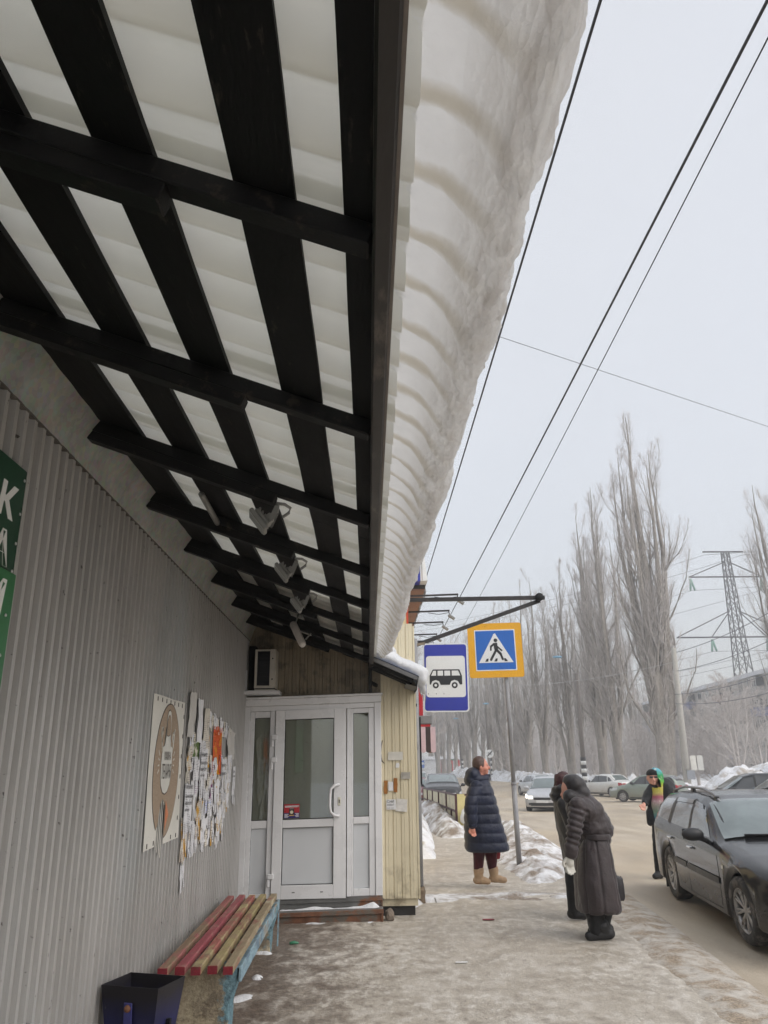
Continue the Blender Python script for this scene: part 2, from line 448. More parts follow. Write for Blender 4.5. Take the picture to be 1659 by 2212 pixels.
def profile_sheet(y0, y1, period, depth, pts_z, nx=0.0, base=WX, top_fn=None):
    """trapezoid ribs in y, sheet standing at x=base, z from pts_z list"""
    fr = [(0.0, 0), (.54, 0), (.61, 1), (.93, 1), (1.0, 0)]
    ys = []; k = math.floor(y0 / period)
    while k * period < y1:
        for f, d in fr[:-1]:
            yy = (k + f) * period
            if y0 <= yy <= y1: ys.append((yy, d))
        k += 1
    return ys
wall = empty('shop_wall', (WX, 4, 0), 0, 'grey ribbed metal cladding wall of the shop behind the bench', 'wall')
seams = [-1.6] + [round(-1.6 + 1.07 * k, 3) for k in range(1, 10)] + [9.09]
for a, b in zip(seams[:-1], seams[1:]):
    prof = profile_sheet(a - .02, b, .088, .016, None)
    zs = [-.06, 1.0, 2.0, 2.935]
    P = np.array([[[0 + d * .026 - .006, y - 4 + (0), z] for z in zs] for y, d in prof])
    P[:, :, 0] += .0012 * (seams.index(a) % 2)
    m = MB().grid(P, smooth=False)
    m.build('cladding_sheet', M_CLAD, wall, fixn=False)
MB().box((-.14, -5.6, -.1), (-.02, 5.09, 3.2)).build('wall_core', pm('core_grey', (.3, .3, .3)), wall)
M_DIRT = pm('dark_dirt', (.12, .11, .10), .4, 30, .95, .5, 80)
m = MB()
for k in range(60):
    y = -5.4 + k * .176; L = .176
    m.box((.0, y, 2.934 + .002 * math.sin(k * 2.3)), (.022 + .002 * random.random(), y + L, 2.9415 + .002 * random.random()))
m.build('drip_edge', M_DIRT, wall)
def galv_mat():
    t = NT('galvanised_sheet'); v = t.mapping((1, 1, 1))
    vo = t.voronoi(v, 38, 'Color'); n = t.noise(v, 5, 6, .6); s = t.noise(v, 16, 6, .7)
    col = t.mix(.22, t.ramp(n, [(.3, srgb(150, 152, 148)), (.7, srgb(182, 184, 180))]), vo, 'SOFT_LIGHT')
    col = t.mix(t.ramp(s, [(.66, 0), (.74, .7)]), col, srgb(96, 92, 84))
    return t.done(t.bsdf(col, .55, .25, t.bump(n, .15, .01), .5))
M_GALV = galv_mat()
fl_seams = [-1.7, .35, 1.40, 2.42, 3.40, 4.45, 5.5, 6.5, 7.5, 9.09]
for a, b in zip(fl_seams[:-1], fl_seams[1:]):
    n_ = 9; P = []
    for j, (x, z) in enumerate(((.024, 2.94), (.062, 3.06), (.135, 3.17), (.20, 3.27))):
        P.append([[x + .004 * math.sin(3 * k + j * 1.7 + a), y - 4, z] for k, y in enumerate(np.linspace(a + .003, b + .012, n_))])
    mm = MB().grid(np.array(P), smooth=True)
    mm.build('flashing_sheet', M_GALV, wall, fixn=False)

# green shop sign at the left edge (its lines end in these letters)
def text_mesh(txt, size, extr=0.0, align='LEFT', shear=0.0, xs=1.0, offset=0.0):
    cu = bpy.data.curves.new('lettering', 'FONT'); cu.body = txt; cu.size = size; cu.extrude = extr; cu.align_x = align
    cu.shear = shear; cu.offset = offset; cu.resolution_u = 3
    ob = bpy.data.objects.new('tmp', cu); COL.objects.link(ob)
    dg = bpy.context.evaluated_depsgraph_get(); dg.update()
    me = bpy.data.meshes.new_from_object(ob.evaluated_get(dg))
    bpy.data.objects.remove(ob); bpy.data.curves.remove(cu)
    if xs != 1.0:
        for v in me.vertices: v.co.x *= xs
    me.materials.clear()
    return me
def put_text(txt, size, M, mat, parent=None, name='lettering', **kw):
    me = text_mesh(txt, size, **kw); me.transform(M)
    return link(name, me, parent, mat)
def wallM(y, z, x=WX + .03):
    """text plane on the left wall: text right = +y (reads left to right from the street), up = z"""
    return Matrix(((0, 0, 1, x), (1, 0, 0, y), (0, 1, 0, z), (0, 0, 0, 1)))
M_GREEN = pm('dark_green_sign', srgb(16, 62, 38), .15, 4, .35, .03); M_LGREEN = pm('light_green_sign', srgb(46, 112, 64), .1, 4, .4, .03)
M_WHITE = pm('white_paint', (.78, .78, .76), .06, 5, .45, .04); M_SCREW = pm('screw_zinc', (.6, .6, .6), .1, 30, .35, .0, metal=.8)
sg = empty('shop_sign', (WX, 2.0, 1.7), 0, 'dark green shop sign with white letters cut off at the left edge', 'sign')
MB().box((.02, -.9, .57), (.034, .925, .985), bev=.002).build('sign_panel', M_GREEN, sg)
MB().box((.02, -.9, -.30), (.0325, .955, .567), bev=.002).build('lower_panel', M_LGREEN, sg)
for t_, y, z in (('К', 2.715, 2.46), ('А', 2.72, 2.28), ('И', 2.725, 2.10)):
    put_text(t_, .17, wallM(y - 2.0 + .0, z - 1.7, .0355), M_WHITE, sg, shear=.12, xs=1.15, extr=.001, offset=.006)
for z in (2.64, 2.5, 2.38, 2.27, 2.1, 1.95):
    MB().lathe([(0, .004), (.006, .003), (.007, 0)], 8, Matrix.Translation((.036, .905, z - 1.7)) @ Matrix.Rotation(R_(90), 4, 'Y')).build('screw', M_SCREW, sg)

# ================================================================== CANOPY
SL = 0.37; CS = math.cos(math.atan(SL))
def zr(x, off=0.0): return 2.60 + SL * (.02 - x) + off
M_BLACK = pm('black_painted_wood', (.0055, .0055, .006), .35, 9, .7, .5, 45, stain=(.05, .042, .035), stain_at=.66, stain_scale=22, stretch=(1, .25, 1), spec=.25)
M_BLACK2 = pm('black_painted_steel', (.0065, .0065, .007), .3, 12, .6, .25, 60, stain=(.04, .032, .027), stain_at=.64, stain_scale=14, spec=.3)
M_FASC = pm('brown_black_steel', (.018, .015, .014), .3, 9, .45, .2, 50, stain=(.09, .075, .065), stain_at=.62, stain_scale=11, stretch=(1, .3, 1))
can = empty('canopy', (-.65, 4, 2.6), 0, 'black timber and steel lean-to canopy over the pavement with wavy translucent roofing', 'canopy')
CO = Vector((-.65, 4, 2.6))
def cbar(name, p, q, w, h, mat, up=(SL, 0, 1), bev=.004):
    m = MB(); m.bar(Vector(p) - CO, Vector(q) - CO, w, h, up=Vector(up).normalized(), bev=bev)
    return m.build(name, mat, can)
RY = [-.62, .39, 1.41, 2.41, 3.45, 4.48, 5.48, 6.5, 7.52, 8.5]
for k, y in enumerate(RY):
    h = .056
    cbar('rafter', (.016, y, zr(.016, h / 2)), (-1.40, y + .004 * math.sin(k), zr(-1.40, h / 2)), .058, h, M_BLACK2)
    e = -.42 - .012 * (k % 3)
    cbar('rafter_splice', (e, y + .010, zr(e, -.024)), (-1.385, y + .010, zr(-1.385, -.024)), .066, .047, M_BLACK2)
PUR = [(-.045, .062), (-.29, -.15), (-.61, -.47), (-.93, -.765), (-1.34, -1.08)]
for (a, b) in PUR:
    # each purlin is two butted boards with slightly wavy edges
    for (y0, y1) in ((-1.5, 3.86), (3.865, 9.085)):
        n_ = 40; ys = np.linspace(y0, y1, n_); m = MB(); V = []; F = []
        for i_, y in enumerate(ys):
            wa = a + .004 * mnoise.noise((y * 2.1, a * 9, 1)); wb = b + .004 * mnoise.noise((y * 2.3, b * 9, 5))
            for x, t_ in ((wa, .058), (wb, .058), (wb, .084), (wa, .084)):
                V.append(Vector((x, y, zr(x, t_))) - CO)
        for i_ in range(n_ - 1):
            for j in range(4):
                F.append((i_ * 4 + j, i_ * 4 + (j + 1) % 4, i_ * 4 + 4 + (j + 1) % 4, i_ * 4 + 4 + j))
        F += [(0, 1, 2, 3), tuple(4 * (n_ - 1) + j for j in (3, 2, 1, 0))]
        m.add(V, F); m.build('purlin', M_BLACK, can)
m = MB(); m.box((.016 - CO.x, -1.5 - CO.y, 2.592 - CO.z), (.058 - CO.x, 8.98 - CO.y, 2.652 - CO.z), bev=.006)
m.build('fascia_beam', M_FASC, can)
MB().box((.0585 - CO.x, -1.5 - CO.y, 2.600 - CO.z), (.066 - CO.x, 8.98 - CO.y, 2.640 - CO.z)).build('fascia_lip', pm('weathered_edge', (.16, .14, .125), .25, 12, .6, .2), can)
def sheet_mat():
    t = NT('translucent_wavy_roofing'); v = t.mapping((1, 1, 1)); n = t.noise(v, 3, 6, .6); s = t.noise(v, 30, 5, .7)
    col = t.ramp(n, [(.3, (.84, .84, .79)), (.7, (.90, .90, .86))])
    col = t.mix(t.ramp(s, [(.70, 0), (.76, .5)]), col, (.35, .34, .3))
    d = t.n('ShaderNodeBsdfDiffuse'); tr = t.n('ShaderNodeBsdfTranslucent'); mx = t.n('ShaderNodeMixShader')
    t.l(col, d.inputs[0]); t.l(col, tr.inputs[0]); mx.inputs[0].default_value = .66
    t.l(d.outputs[0], mx.inputs[1]); t.l(tr.outputs[0], mx.inputs[2]); return t.done(mx.outputs[0])
M_SHEET = sheet_mat()
PER = .192
def wav(y): return .028 * np.cos(2 * np.pi * (np.asarray(y) - 1.34) / PER)
ss = [-1.5 + .96 * k for k in range(12)]
for k, a in enumerate(ss[:-1]):
    b = min(ss[k + 1] + .03, 9.13)
    ys = np.linspace(a, b, 61); xs = [.098, .02, -.3, -.6, -.9, -1.2, -1.42]
    P = np.array([[[x - CO.x, y - CO.y, zr(x, .114) + .028 * math.cos(2 * math.pi * (y - 1.34) / PER) - CO.z + .003 * (k % 2)] for y in ys] for x in xs])
    mm = MB().grid(P, True); so = mm.build('roof_sheet', M_SHEET, can, fixn=False)
    if k in (2, 3, 4):
        pass

P = np.array([[[x - CO.x, y - CO.y, zr(x, .1435) - CO.z] for y in (6.2, 9.13)] for x in (.05, -.7, -1.42)])
Pt = P.copy(); Pt[:, :, 2] += .006
MB().grid(P, False).build('light_blocker', pm('light_blocker_black', (.02, .02, .02), .3, 9, .9, .4), can, fixn=False)  # opaque sheet added to keep light from the far end under the roof
# ------------------------------------------------------------------ snow slab curling over the eave
def eave_snow_mat():
    t = NT('eave_snow'); v = t.mapping((1, 1, 1)); x, y, z = t.sep()
    n = t.noise(v, 7, 7, .65); g_ = t.noise(v, 55, 6, .7); st = t.noise(t.mapping((6, 1.2, 6)), 3, 6, .65)
    col = t.ramp(n, [(.3, (.84, .845, .85)), (.7, (.93, .935, .94))])
    # silt frozen in the grooves the sheet left on the underside
    ph = t.math('MULTIPLY', t.math('SUBTRACT', y, 1.34 + PER * .5 + .02), 2 * math.pi / PER)
    ph = t.math('ADD', ph, t.math('MULTIPLY', t.math('SUBTRACT', n, .5), 2.2))
    c = t.math('COSINE', ph)
    gro = t.ramp(c, [(.30, 0), (.98, 1)])
    fade = t.n('ShaderNodeMapRange'); t.l(x, fade.inputs[0]); fade.inputs[1].default_value = .31; fade.inputs[2].default_value = .22; fade.inputs[3].default_value = 0; fade.inputs[4].default_value = .95
    col = t.mix(t.math('MULTIPLY', gro, fade.outputs[0]), col, srgb(206, 200, 187))
    out = t.n('ShaderNodeMapRange'); t.l(x, out.inputs[0]); out.inputs[1].default_value = .17; out.inputs[2].default_value = .25; out.inputs[3].default_value = 0; out.inputs[4].default_value = .75
    ice = t.ramp(st, [(.36, srgb(204, 199, 195)), (.62, srgb(240, 239, 238))])
    col = t.mix(out.outputs[0], col, ice)
    h = t.math('ADD', t.math('MULTIPLY', g_, .6), n)
    nrm = t.bump(t.math('ADD', t.math('MULTIPLY', h, t.math('ADD', .25, out.outputs[0])), t.math('MULTIPLY', t.math('MULTIPLY', t.voronoi(t.mapping((1, .5, 1)), 60), out.outputs[0]), 1.2)), .7, .016)
    p = t.bsdf(col, .32, 0, nrm, .6); tr = t.n('ShaderNodeBsdfTranslucent'); t.l(col, tr.inputs[0]); t.l(nrm, tr.inputs['Normal'])
    mx = t.n('ShaderNodeMixShader'); mx.inputs[0].default_value = .66; t.l(p, mx.inputs[1]); t.l(tr.outputs[0], mx.inputs[2]); return t.done(mx.outputs[0])
M_EAVESNOW = eave_snow_mat()
def eave_snow():
    ctrl = np.array([(-1.15, zr(-1.15, .150)), (-.5, zr(-.5, .150)), (.02, zr(.02, .146)), (.095, 2.706), (.125, 2.692), (.165, 2.668), (.20, 2.632), (.225, 2.585), (.25, 2.535), (.278, 2.505),
                     (.305, 2.515), (.328, 2.565), (.345, 2.64), (.352, 2.72), (.335, 2.80), (.28, 2.875), (.18, 2.935), (.0, 3.0), (-.4, 3.14), (-.9, 3.30), (-1.15, 3.37)])
    # denser where it shows
    L = np.concatenate([[0], np.cumsum(np.linalg.norm(np.diff(ctrl, axis=0), axis=1))])
    want = np.concatenate([np.linspace(0, L[3], 8)[:-1], np.linspace(L[3], L[14], 46)[:-1], np.linspace(L[14], L[-1], 14)])
    px = np.interp(want, L, ctrl[:, 0]); pz = np.interp(want, L, ctrl[:, 1])
    for _ in range(2):
        px[1:-1] = .25 * px[:-2] + .5 * px[1:-1] + .25 * px[2:]; pz[1:-1] = .25 * pz[:-2] + .5 * pz[1:-1] + .25 * pz[2:]
    tx = np.gradient(px); tz = np.gradient(pz); ln = np.hypot(tx, tz); nxn, nzn = tz / ln, -tx / ln      # outward (below / outside)
    ys = np.concatenate([np.linspace(-1.45, 1, 60)[:-1], np.linspace(1, 3.5, 190)[:-1], np.linspace(3.5, 8.35, 230)])
    n, mN = len(ys), len(px)
    under = np.clip((want - L[3]) / .03, 0, 1) * np.clip((L[10] - want) / .10, 0, 1)
    outer = np.clip((want - L[7]) / .06, 0, 1) * np.clip((L[-1] - want) / .2, 0, 1)
    shrink = np.interp(ys, [-1.5, 1.0, 2.0, 4.0, 6.0, 7.4, 8.35], [.99, .98, .93, .86, .76, .66, .35])
    shrink = shrink + .035 * vnoise(np.stack([ys * .9, 0 * ys, 0 * ys], 1), 77)
    over = np.clip(px - .09, 0, None)
    V = np.zeros((n, mN, 3))
    for i, y in enumerate(ys):
        s = shrink[i]
        x = np.where(px > .09, .09 + over * s, px); z = np.where(px > .09, 2.70 + (pz - 2.70) * (s if s < 1 else 1), pz)
        rib = np.cos(2 * np.pi * (y - 1.34) / PER)
        pad = (.010 + .004 * math.sin(y * 2.3) + .004 * math.sin(y * 5.1)) * np.sign(rib) * np.abs(rib) ** .6
        skew = under
        V[i, :, 0] = x + nxn * (-pad) * skew * .55
        V[i, :, 2] = z + nzn * (-pad) * skew * .9 + np.where(px <= .09, np.where(np.arange(mN) < 9, .022 * rib, 0), 0)
        V[i, :, 1] = y
    W = V.reshape(-1, 3)
    wob = fbm(W * 3.2, 3, 5).reshape(n, mN); fine = fbm(W * [26, 20, 26], 3, 9).reshape(n, mN)
    pit = np.abs(vnoise(W * 48, 15)).reshape(n, mN)
    dsp = under * (.006 * wob + .003 * fine) + outer * (.011 * wob + .010 * fine - .012 * pit)
    V[:, :, 0] += nxn[None] * dsp; V[:, :, 2] += nzn[None] * dsp
    # grooves lean: ribs sag towards the far end as the slab curls
    V[:, :, 1] += (np.clip(want - L[4], 0, .3) * .22)[None]
    i = np.arange(n - 1)[:, None] * mN + np.arange(mN)[None]; j = np.arange(n - 1)[:, None] * mN + (np.arange(mN)[None] + 1) % mN
    F = np.stack([i, j, j + mN, i + mN], -1).reshape(-1, 4)
    me = fastmesh('snow_slab', V.reshape(-1, 3), F, True)
    bm = bmesh.new(); bm.from_mesh(me); bm.edges.ensure_lookup_table()
    bmesh.ops.holes_fill(bm, edges=[e for e in bm.edges if e.is_boundary], sides=0); bmesh.ops.recalc_face_normals(bm, faces=bm.faces[:]); bm.to_mesh(me); bm.free()
    return link('snow_slab', me, None, M_EAVESNOW)
tag(eave_snow(), 'thick ribbed slab of old snow curling over the canopy eave', 'snow')

# ================================================================== YELLOW END WALL, DOOR UNIT
DY = 9.10
def shz(x, z): return z + .022 * (x + .6) * min(1.0, max(0.0, (z - .1) / 1.2)) + (.004 * (x + .6))
def yellow_mat():
    t = NT('cream_cladding'); w = t.mapping((1, 1, 1)); n = t.noise(t.mapping((1, 1, .3)), 3, 6, .6); s = t.noise(w, 18, 6, .7); d = t.noise(w, 4, 6, .65)
    x, y, z = t.sep()
    col = t.ramp(n, [(.3, srgb(204, 193, 164)), (.7, srgb(219, 209, 182))])
    col = t.mix(t.ramp(s, [(.64, 0), (.70, .7)]), col, srgb(120, 104, 78))
    mr_ = t.n('ShaderNodeMapRange'); t.l(z, mr_.inputs[0]); mr_.inputs[1].default_value = .75; mr_.inputs[2].default_value = .1; mr_.inputs[3].default_value = 0; mr_.inputs[4].default_value = .6
    col = t.mix(t.math('MULTIPLY', t.ramp(d, [(.5, 0), (.62, 1)]), mr_.outputs[0]), col, srgb(104, 88, 66))
    return t.done(t.bsdf(col, .4, 0, t.bump(s, .1, .003), .45))
M_YEL = yellow_mat()
yw = empty('kiosk', (-.5, DY, 0), 0, 'cream ribbed metal kiosk end wall around the white door', 'kiosk')
def ysheet(x0, x1, z0, z1, name='cladding_sheet', y=DY, mat=None, parent=None, ox=-.5, period=.088):
    P = []; k = math.floor(x0 / period); pts = [(x0, 0)]
    while k * period < x1:
        for f, d in ((0.02, 0), (.05, 1), (.13, 1), (.16, 0), (.50, 0), (.53, -.35), (.59, -.35), (.62, 0)):
            xx = (k + f) * period
            if x0 < xx < x1: pts.append((xx, d))
        k += 1
    pts.append((x1, 0))
    P = np.array([[[x - ox, .010 * d, shz(x, z)] for z in (z0, (z0 + z1) / 2, z1)] for x, d in pts])
    return MB().grid(P, False).build(name, mat or M_YEL, parent or yw, fixn=False)
ysheet(-1.395, .15, 2.20, 3.35, mat=pm('shaded_beige_cladding', srgb(132, 121, 102), .15, 4, .6, .1, 40, stain=srgb(98, 88, 74), stain_at=.55, stain_scale=5)); ysheet(.15, .535, .17, 3.1)  # sheet above the door: canopy shade put into its darker colour
P = np.array([[[.535 + .5, y_, z] for z in (.17, 3.1)] for y_ in (0, 2.2)])
m = MB().box((-.5 - .4, .03, .1), (1.03, 2.2, 3.05)); m.build('kiosk_body', M_YEL, yw)
MB().box((.62, -.012, .17), (.66, .03, .18)).build('sill_strip', M_DIRT, yw)
M_PLINTH = pm('black_plinth', (.03, .028, .026), .3, 8, .8, .3)
MB().box((-.88, .06, -.05), (1.0, 2.1, .165)).build('plinth', M_PLINTH, yw)
MB().box((1.036, .003, .17), (1.056, .05, 3.1)).build('corner_trim', M_YEL, yw)

M_PVC = pm('white_upvc', (.74, .74, .75), .04, 3, .28, .02, 40, stain=(.5, .5, .5), stain_at=.70, stain_scale=6)
M_PVCP = pm('grey_white_panel', (.60, .62, .64), .05, 2, .35, .05, 90)
M_GASKET = pm('black_gasket', (.02, .02, .02), .1, 5, .7, 0)
def glass_mat(name, tint=(.055, .062, .06), rough=.03, ior=1.5):
    t = NT(name); n = t.noise(t.mapping((1, 1, 1)), 2.5, 4, .6)
    g_ = t.n('ShaderNodeBsdfGlossy'); g_.inputs['Roughness'].default_value = rough; g_.inputs[0].default_value = (1, 1, 1, 1)
    tr = t.n('ShaderNodeBsdfTransparent'); tr.inputs[0].default_value = (*tint, 1)
    fr = t.n('ShaderNodeFresnel'); fr.inputs[0].default_value = ior
    fac = t.math('ADD', t.math('MULTIPLY', fr.outputs[0], 1.25), .05)
    mx = t.n('ShaderNodeMixShader'); t.l(fac, mx.inputs[0]); t.l(tr.outputs[0], mx.inputs[1]); t.l(g_.outputs[0], mx.inputs[2])
    return t.done(mx.outputs[0])
M_DGLASS = glass_mat('door_glass', (.80, .84, .82))
du = empty('door_unit', (-.63, DY - .03, .2), 0, 'white plastic entrance door with two glazed side panels', 'door')
DO = Vector((-.63, DY - .03, .2))
def dbox(name, x0, x1, z0, z1, y0, y1, mat, parent=du, bev=.004):
    m = MB(); m.box((x0, y0, z0), (x1, y1, z1), bev=bev)
    m.v = [(x - DO.x, y, shz(x, z) - DO.z) for x, y, z in m.v]
    return m.build(name, mat, parent)
FT = 2.20
# outer frame
dbox('frame_jamb', -1.395, -1.33, .205, FT, -.045, .05, M_PVC); dbox('frame_jamb', .075, .15, .205, FT, -.045, .05, M_PVC)
dbox('frame_head', -1.329, .074, FT - .055, FT, -.043, .05, M_PVC); dbox('lintel_board', -1.40, .155, FT + .002, FT + .075, -.07, .03, M_PVC)
dbox('lintel_cap', -1.40, .17, FT + .0765, FT + .10, -.10, .04, M_PVC)
dbox('mullion', -1.10, -1.045, .205, FT - .056, -.041, .05, M_PVC); dbox('mullion', -.235, -.19, .205, FT - .056, -.041, .05, M_PVC)
def sidelight(xa, xb, g0, g1, zt, zm1, zm0, zb):
    s = empty('side_panel', (0, 0, 0)); s.parent = du
    dbox('stile', xa, g0, .21, FT - .058, -.03, .045, M_PVC, s); dbox('stile', g1, xb, .21, FT - .058, -.03, .045, M_PVC, s)
    dbox('rail', g0 + .001, g1 - .001, zt, FT - .0585, -.028, .045, M_PVC, s); dbox('rail', g0 + .001, g1 - .001, zm0, zm1, -.028, .045, M_PVC, s); dbox('rail', g0 + .001, g1 - .001, .2105, zb, -.028, .045, M_PVC, s)
    dbox('pane', g0 + .001, g1 - .001, zm1, zt, .004, .012, M_DGLASS, s, 0); dbox('panel', g0 + .001, g1 - .001, zb, zm0, -.006, .02, M_PVCP, s, .006)
    for (a, b, c, d) in ((g0, g0 + .006, zm1, zt), (g1 - .006, g1, zm1, zt), (g0 + .006, g1 - .006, zt - .006, zt), (g0 + .006, g1 - .006, zm1, zm1 + .006)):
        dbox('gasket', a + .0012, b - .0008, c + .0008, d - .0008, -.004, .003, M_GASKET, s, 0)
    return s
sidelight(-1.329, -1.101, -1.28, -1.105, 2.075, .985, .905, .255)
sidelight(-.189, .074, -.165, .008, 2.09, .99, .92, .285)
# door leaf
lf = empty('door_leaf', (0, 0, 0)); lf.parent = du
LX0, LX1 = -1.04, -.245
dbox('stile', LX0, -.935, .20, 2.15, -.065, .03, M_PVC, lf); dbox('stile', -.38, LX1, .20, 2.15, -.065, .03, M_PVC, lf)
dbox('rail', -.934, -.381, 2.045, 2.1495, -.064, .03, M_PVC, lf); dbox('rail', -.934, -.381, .905, .985, -.064, .03, M_PVC, lf); dbox('rail', -.934, -.381, .2005, .335, -.064, .03, M_PVC, lf)
dbox('pane', -.934, -.381, .985, 2.045, -.012, -.004, M_DGLASS, lf, 0); dbox('panel', -.934, -.381, .335, .905, -.03, .0, M_PVCP, lf, .008)
for (a, b, c, d) in ((-.935, -.927, .985, 2.045), (-.389, -.381, .985, 2.045), (-.927, -.389, 2.037, 2.045), (-.927, -.389, .985, .993), (-.935, -.929, .335, .905), (-.387, -.381, .335, .905), (-.929, -.387, .899, .905), (-.929, -.387, .335, .341)):
    dbox('gasket', a + .0014, b - .0006, c + .0008, d - .0008, -.040, -.031, M_GASKET, lf, 0)
for z in (1.83, 1.59, .40):
    dbox('hinge', -1.075, -1.012, z, z + .055, -.098, -.066, M_PVC, lf, .006)
    dbox('hinge', -1.08, -1.052, z - .075, z - .002, -.095, -.066, M_PVC, lf, .006)
for x in (-.80, -.50): dbox('drain_slot', x - .015, x + .015, .262, .270, -.0665, -.064, M_GASKET, lf, 0)
m = MB(); hp = []
for (x, y, z) in ((-.325, -.066, 1.33), (-.33, -.12, 1.33), (-.37, -.135, 1.325), (-.408, -.14, 1.29), (-.415, -.14, 1.23), (-.418, -.14, 1.12), (-.408, -.14, 1.055), (-.37, -.135, 1.02), (-.33, -.12, 1.016), (-.325, -.066, 1.016)):
    hp.append((x - DO.x, y, shz(x, z) - DO.z))
m.tube(hp, .0165, 10); m.build('handle', M_PVC, lf)
dbox('lock_plate', -.333, -.302, 1.115, 1.20, -.072, -.0655, pm('cream_plate', (.62, .6, .5), .05, 5, .4, 0), lf, .006)
dbox('keyhole', -.322, -.312, 1.14, 1.175, -.0735, -.0725, M_GASKET, lf, 0)
# sticker on the glass: red over dark blue with dark jar emblem and white lettering bars
stk = dbox('sticker', -.925, -.755, 1.0, 1.145, -.0142, -.0127, pm('sticker_red', srgb(170, 34, 44), .06, 9, .3, 0), lf, 0)
def sub(name, x0, x1, z0, z1, mat, k=1):
    return dbox(name, x0, x1, z0, z1, -.0142 - .0008 * k, -.0143 - .0008 * (k - 1), mat, stk, 0)
M_NAVY = pm('print_navy', srgb(42, 34, 104), .06, 9, .35, 0); M_PRW = pm('print_white', (.72, .70, .70), .04, 9, .4, 0); M_PRB = pm('print_brown', srgb(56, 26, 24), .2, 40, .4, 0)
sub('blue_field', -.9245, -.7555, 1.0005, 1.055, M_NAVY); sub('title_strip', -.915, -.765, 1.112, 1.13, M_PRW)
sub('emblem', -.868, -.812, 1.028, 1.10, M_PRB, 2); sub('emblem_lid', -.860, -.820, 1.0905, 1.106, pm('print_grey', (.2, .17, .17), .2, 30), 3)
m = MB(); m.lathe([(0, .0008), (.018, .0)], 14, Matrix.Translation((-.84 - DO.x, -.0172, shz(-.84, 1.062) - DO.z)) @ Matrix.Rotation(R_(90), 4, 'X')); m.build('emblem_face', pm('print_cream', (.7, .64, .5), .2, 60), stk, )
sub('caption', -.866, -.814, 1.024, 1.034, pm('print_gold', (.6, .4, .12), .2, 60), 4)
for k in range(4):
    w = (.044, .034, .05, .038)[k]; z = 1.045 - k * .0105
    sub('text_bar', -.918, -.918 + w, z - .006, z, M_PRW, 2); sub('text_bar', -.762 - w * .9, -.762, z - .006 + .004, z + .004, M_PRW, 2)
put_text('ПЛАТЯТ ПЕРЕВОЗЧИКИ', .0135, Matrix(((1, 0, 0, -.911 - DO.x), (0, 0, -1, -.0162), (0, 1, 0, shz(-.84, 1.116) - DO.z), (0, 0, 0, 1))), M_PRB, stk, name='title', xs=.98)
# shop interior behind the glass
M_INT = pm('dim_interior', (.07, .075, .07), .3, 2, .9, .1); M_CURT = pm('dark_curtain', (.035, .048, .042), .3, 8, .9, .2, 30, stretch=(4, 1, .3)); M_BOARD = pm('brown_boards', (.20, .17, .12), .3, 6, .8, .2, 40, stretch=(5, 1, .4))
it = empty('shop_interior', (-.6, DY + .9, .2), 0, 'dim vestibule seen through the door glass', 'room')
m = MB(); m.box((-.8, .6, 0), (.75, .64, 2.1)); m.box((-.84, -.82, 0), (-.801, .64, 2.1)); m.box((.752, -.82, 0), (.79, .64, 2.1)); m.box((-.8, -.8, 2.101), (.75, .6, 2.14)); m.box((-.8, -.8, -.04), (.75, .6, -.001)); m.build('vestibule', M_INT, it)
def curtain(name, x0, x1, y, z0, z1, mat, waist=.0, n=40):
    xs = np.linspace(0, 1, n); P = []
    for z in np.linspace(z0, z1, 14):
        t_ = (z - z0) / (z1 - z0); x_ = x0 + (x1 - x0) * xs * (1 - waist * (1 - abs(2 * t_ - .8)))
        P.append([[a, y + .02 * math.sin(b * 34), z] for a, b in zip(x_, xs)])
    return MB().grid(np.array(P), True).build(name, mat, it, fixn=False)
curtain('curtain', -.36, -.14, -.72, .3, 1.95, M_CURT, .12); curtain('curtain', -.72, -.47, -.70, .3, 1.95, M_BOARD)
curtain('film_screen', .44, .62, -.74, .5, 1.95, pm('cloudy_film', (.34, .35, .28), .3, 6, .5, .4, 12), 0)
curtain('paper_screen', -.10, .12, -.66, .70, 1.5, pm('pale_paper', (.30, .32, .33), .12, 5, .7, .1), 0)

# ------------------------------------------------------------------ steps
M_STEP = pm('grey_step_steel', (.14, .14, .135), .25, 5, .7, .25, 40, stain=(.20, .085, .04), stain_at=.60, stain_scale=4)
M_RUST = pm('rusty_angle', (.17, .075, .04), .4, 9, .75, .3, 50, stain=(.13, .11, .09), stain_at=.55, stain_scale=6)
st = empty('entrance_step', (-.5, 8.95, 0), 0, 'rusty two-tier metal step below the white door', 'step')
def sbox(name, a, b, mat, bev=.004):
    m = MB(); m.box(a, b, bev=bev); m.v = [(x, y, z + .022 * (x + .1)) for x, y, z in m.v]; return m.build(name, mat, st)
sbox('lower_tread', (-.75, -.10, .085), (.65, .13, .102), M_STEP); sbox('lower_riser', (-.74, -.09, -.02), (.64, -.08, .0845), M_RUST)
sbox('edge_angle', (-.752, -.112, .06), (.652, -.102, .104), M_RUST); sbox('edge_angle', (-.75, -.108, -.03), (.65, -.098, -.005), M_RUST)
sbox('end_angle', (.625, -.107, -.004), (.65, -.097, .0595), M_RUST)
sbox('upper_riser', (-.80, .085, .103), (.64, .095, .20), M_STEP); sbox('edge_angle', (-.80, .07, .155), (.648, .083, .198), M_STEP); sbox('upper_tread', (-.80, .07, .1985), (.65, .13, .207), M_STEP)
sbox('end_angle', (.622, .073, .104), (.648, .083, .154), M_RUST)
M_FSNOW = dirty_snow_mat('fresh_snow', (.82, .83, .85), srgb(150, 140, 126), .72, 5)
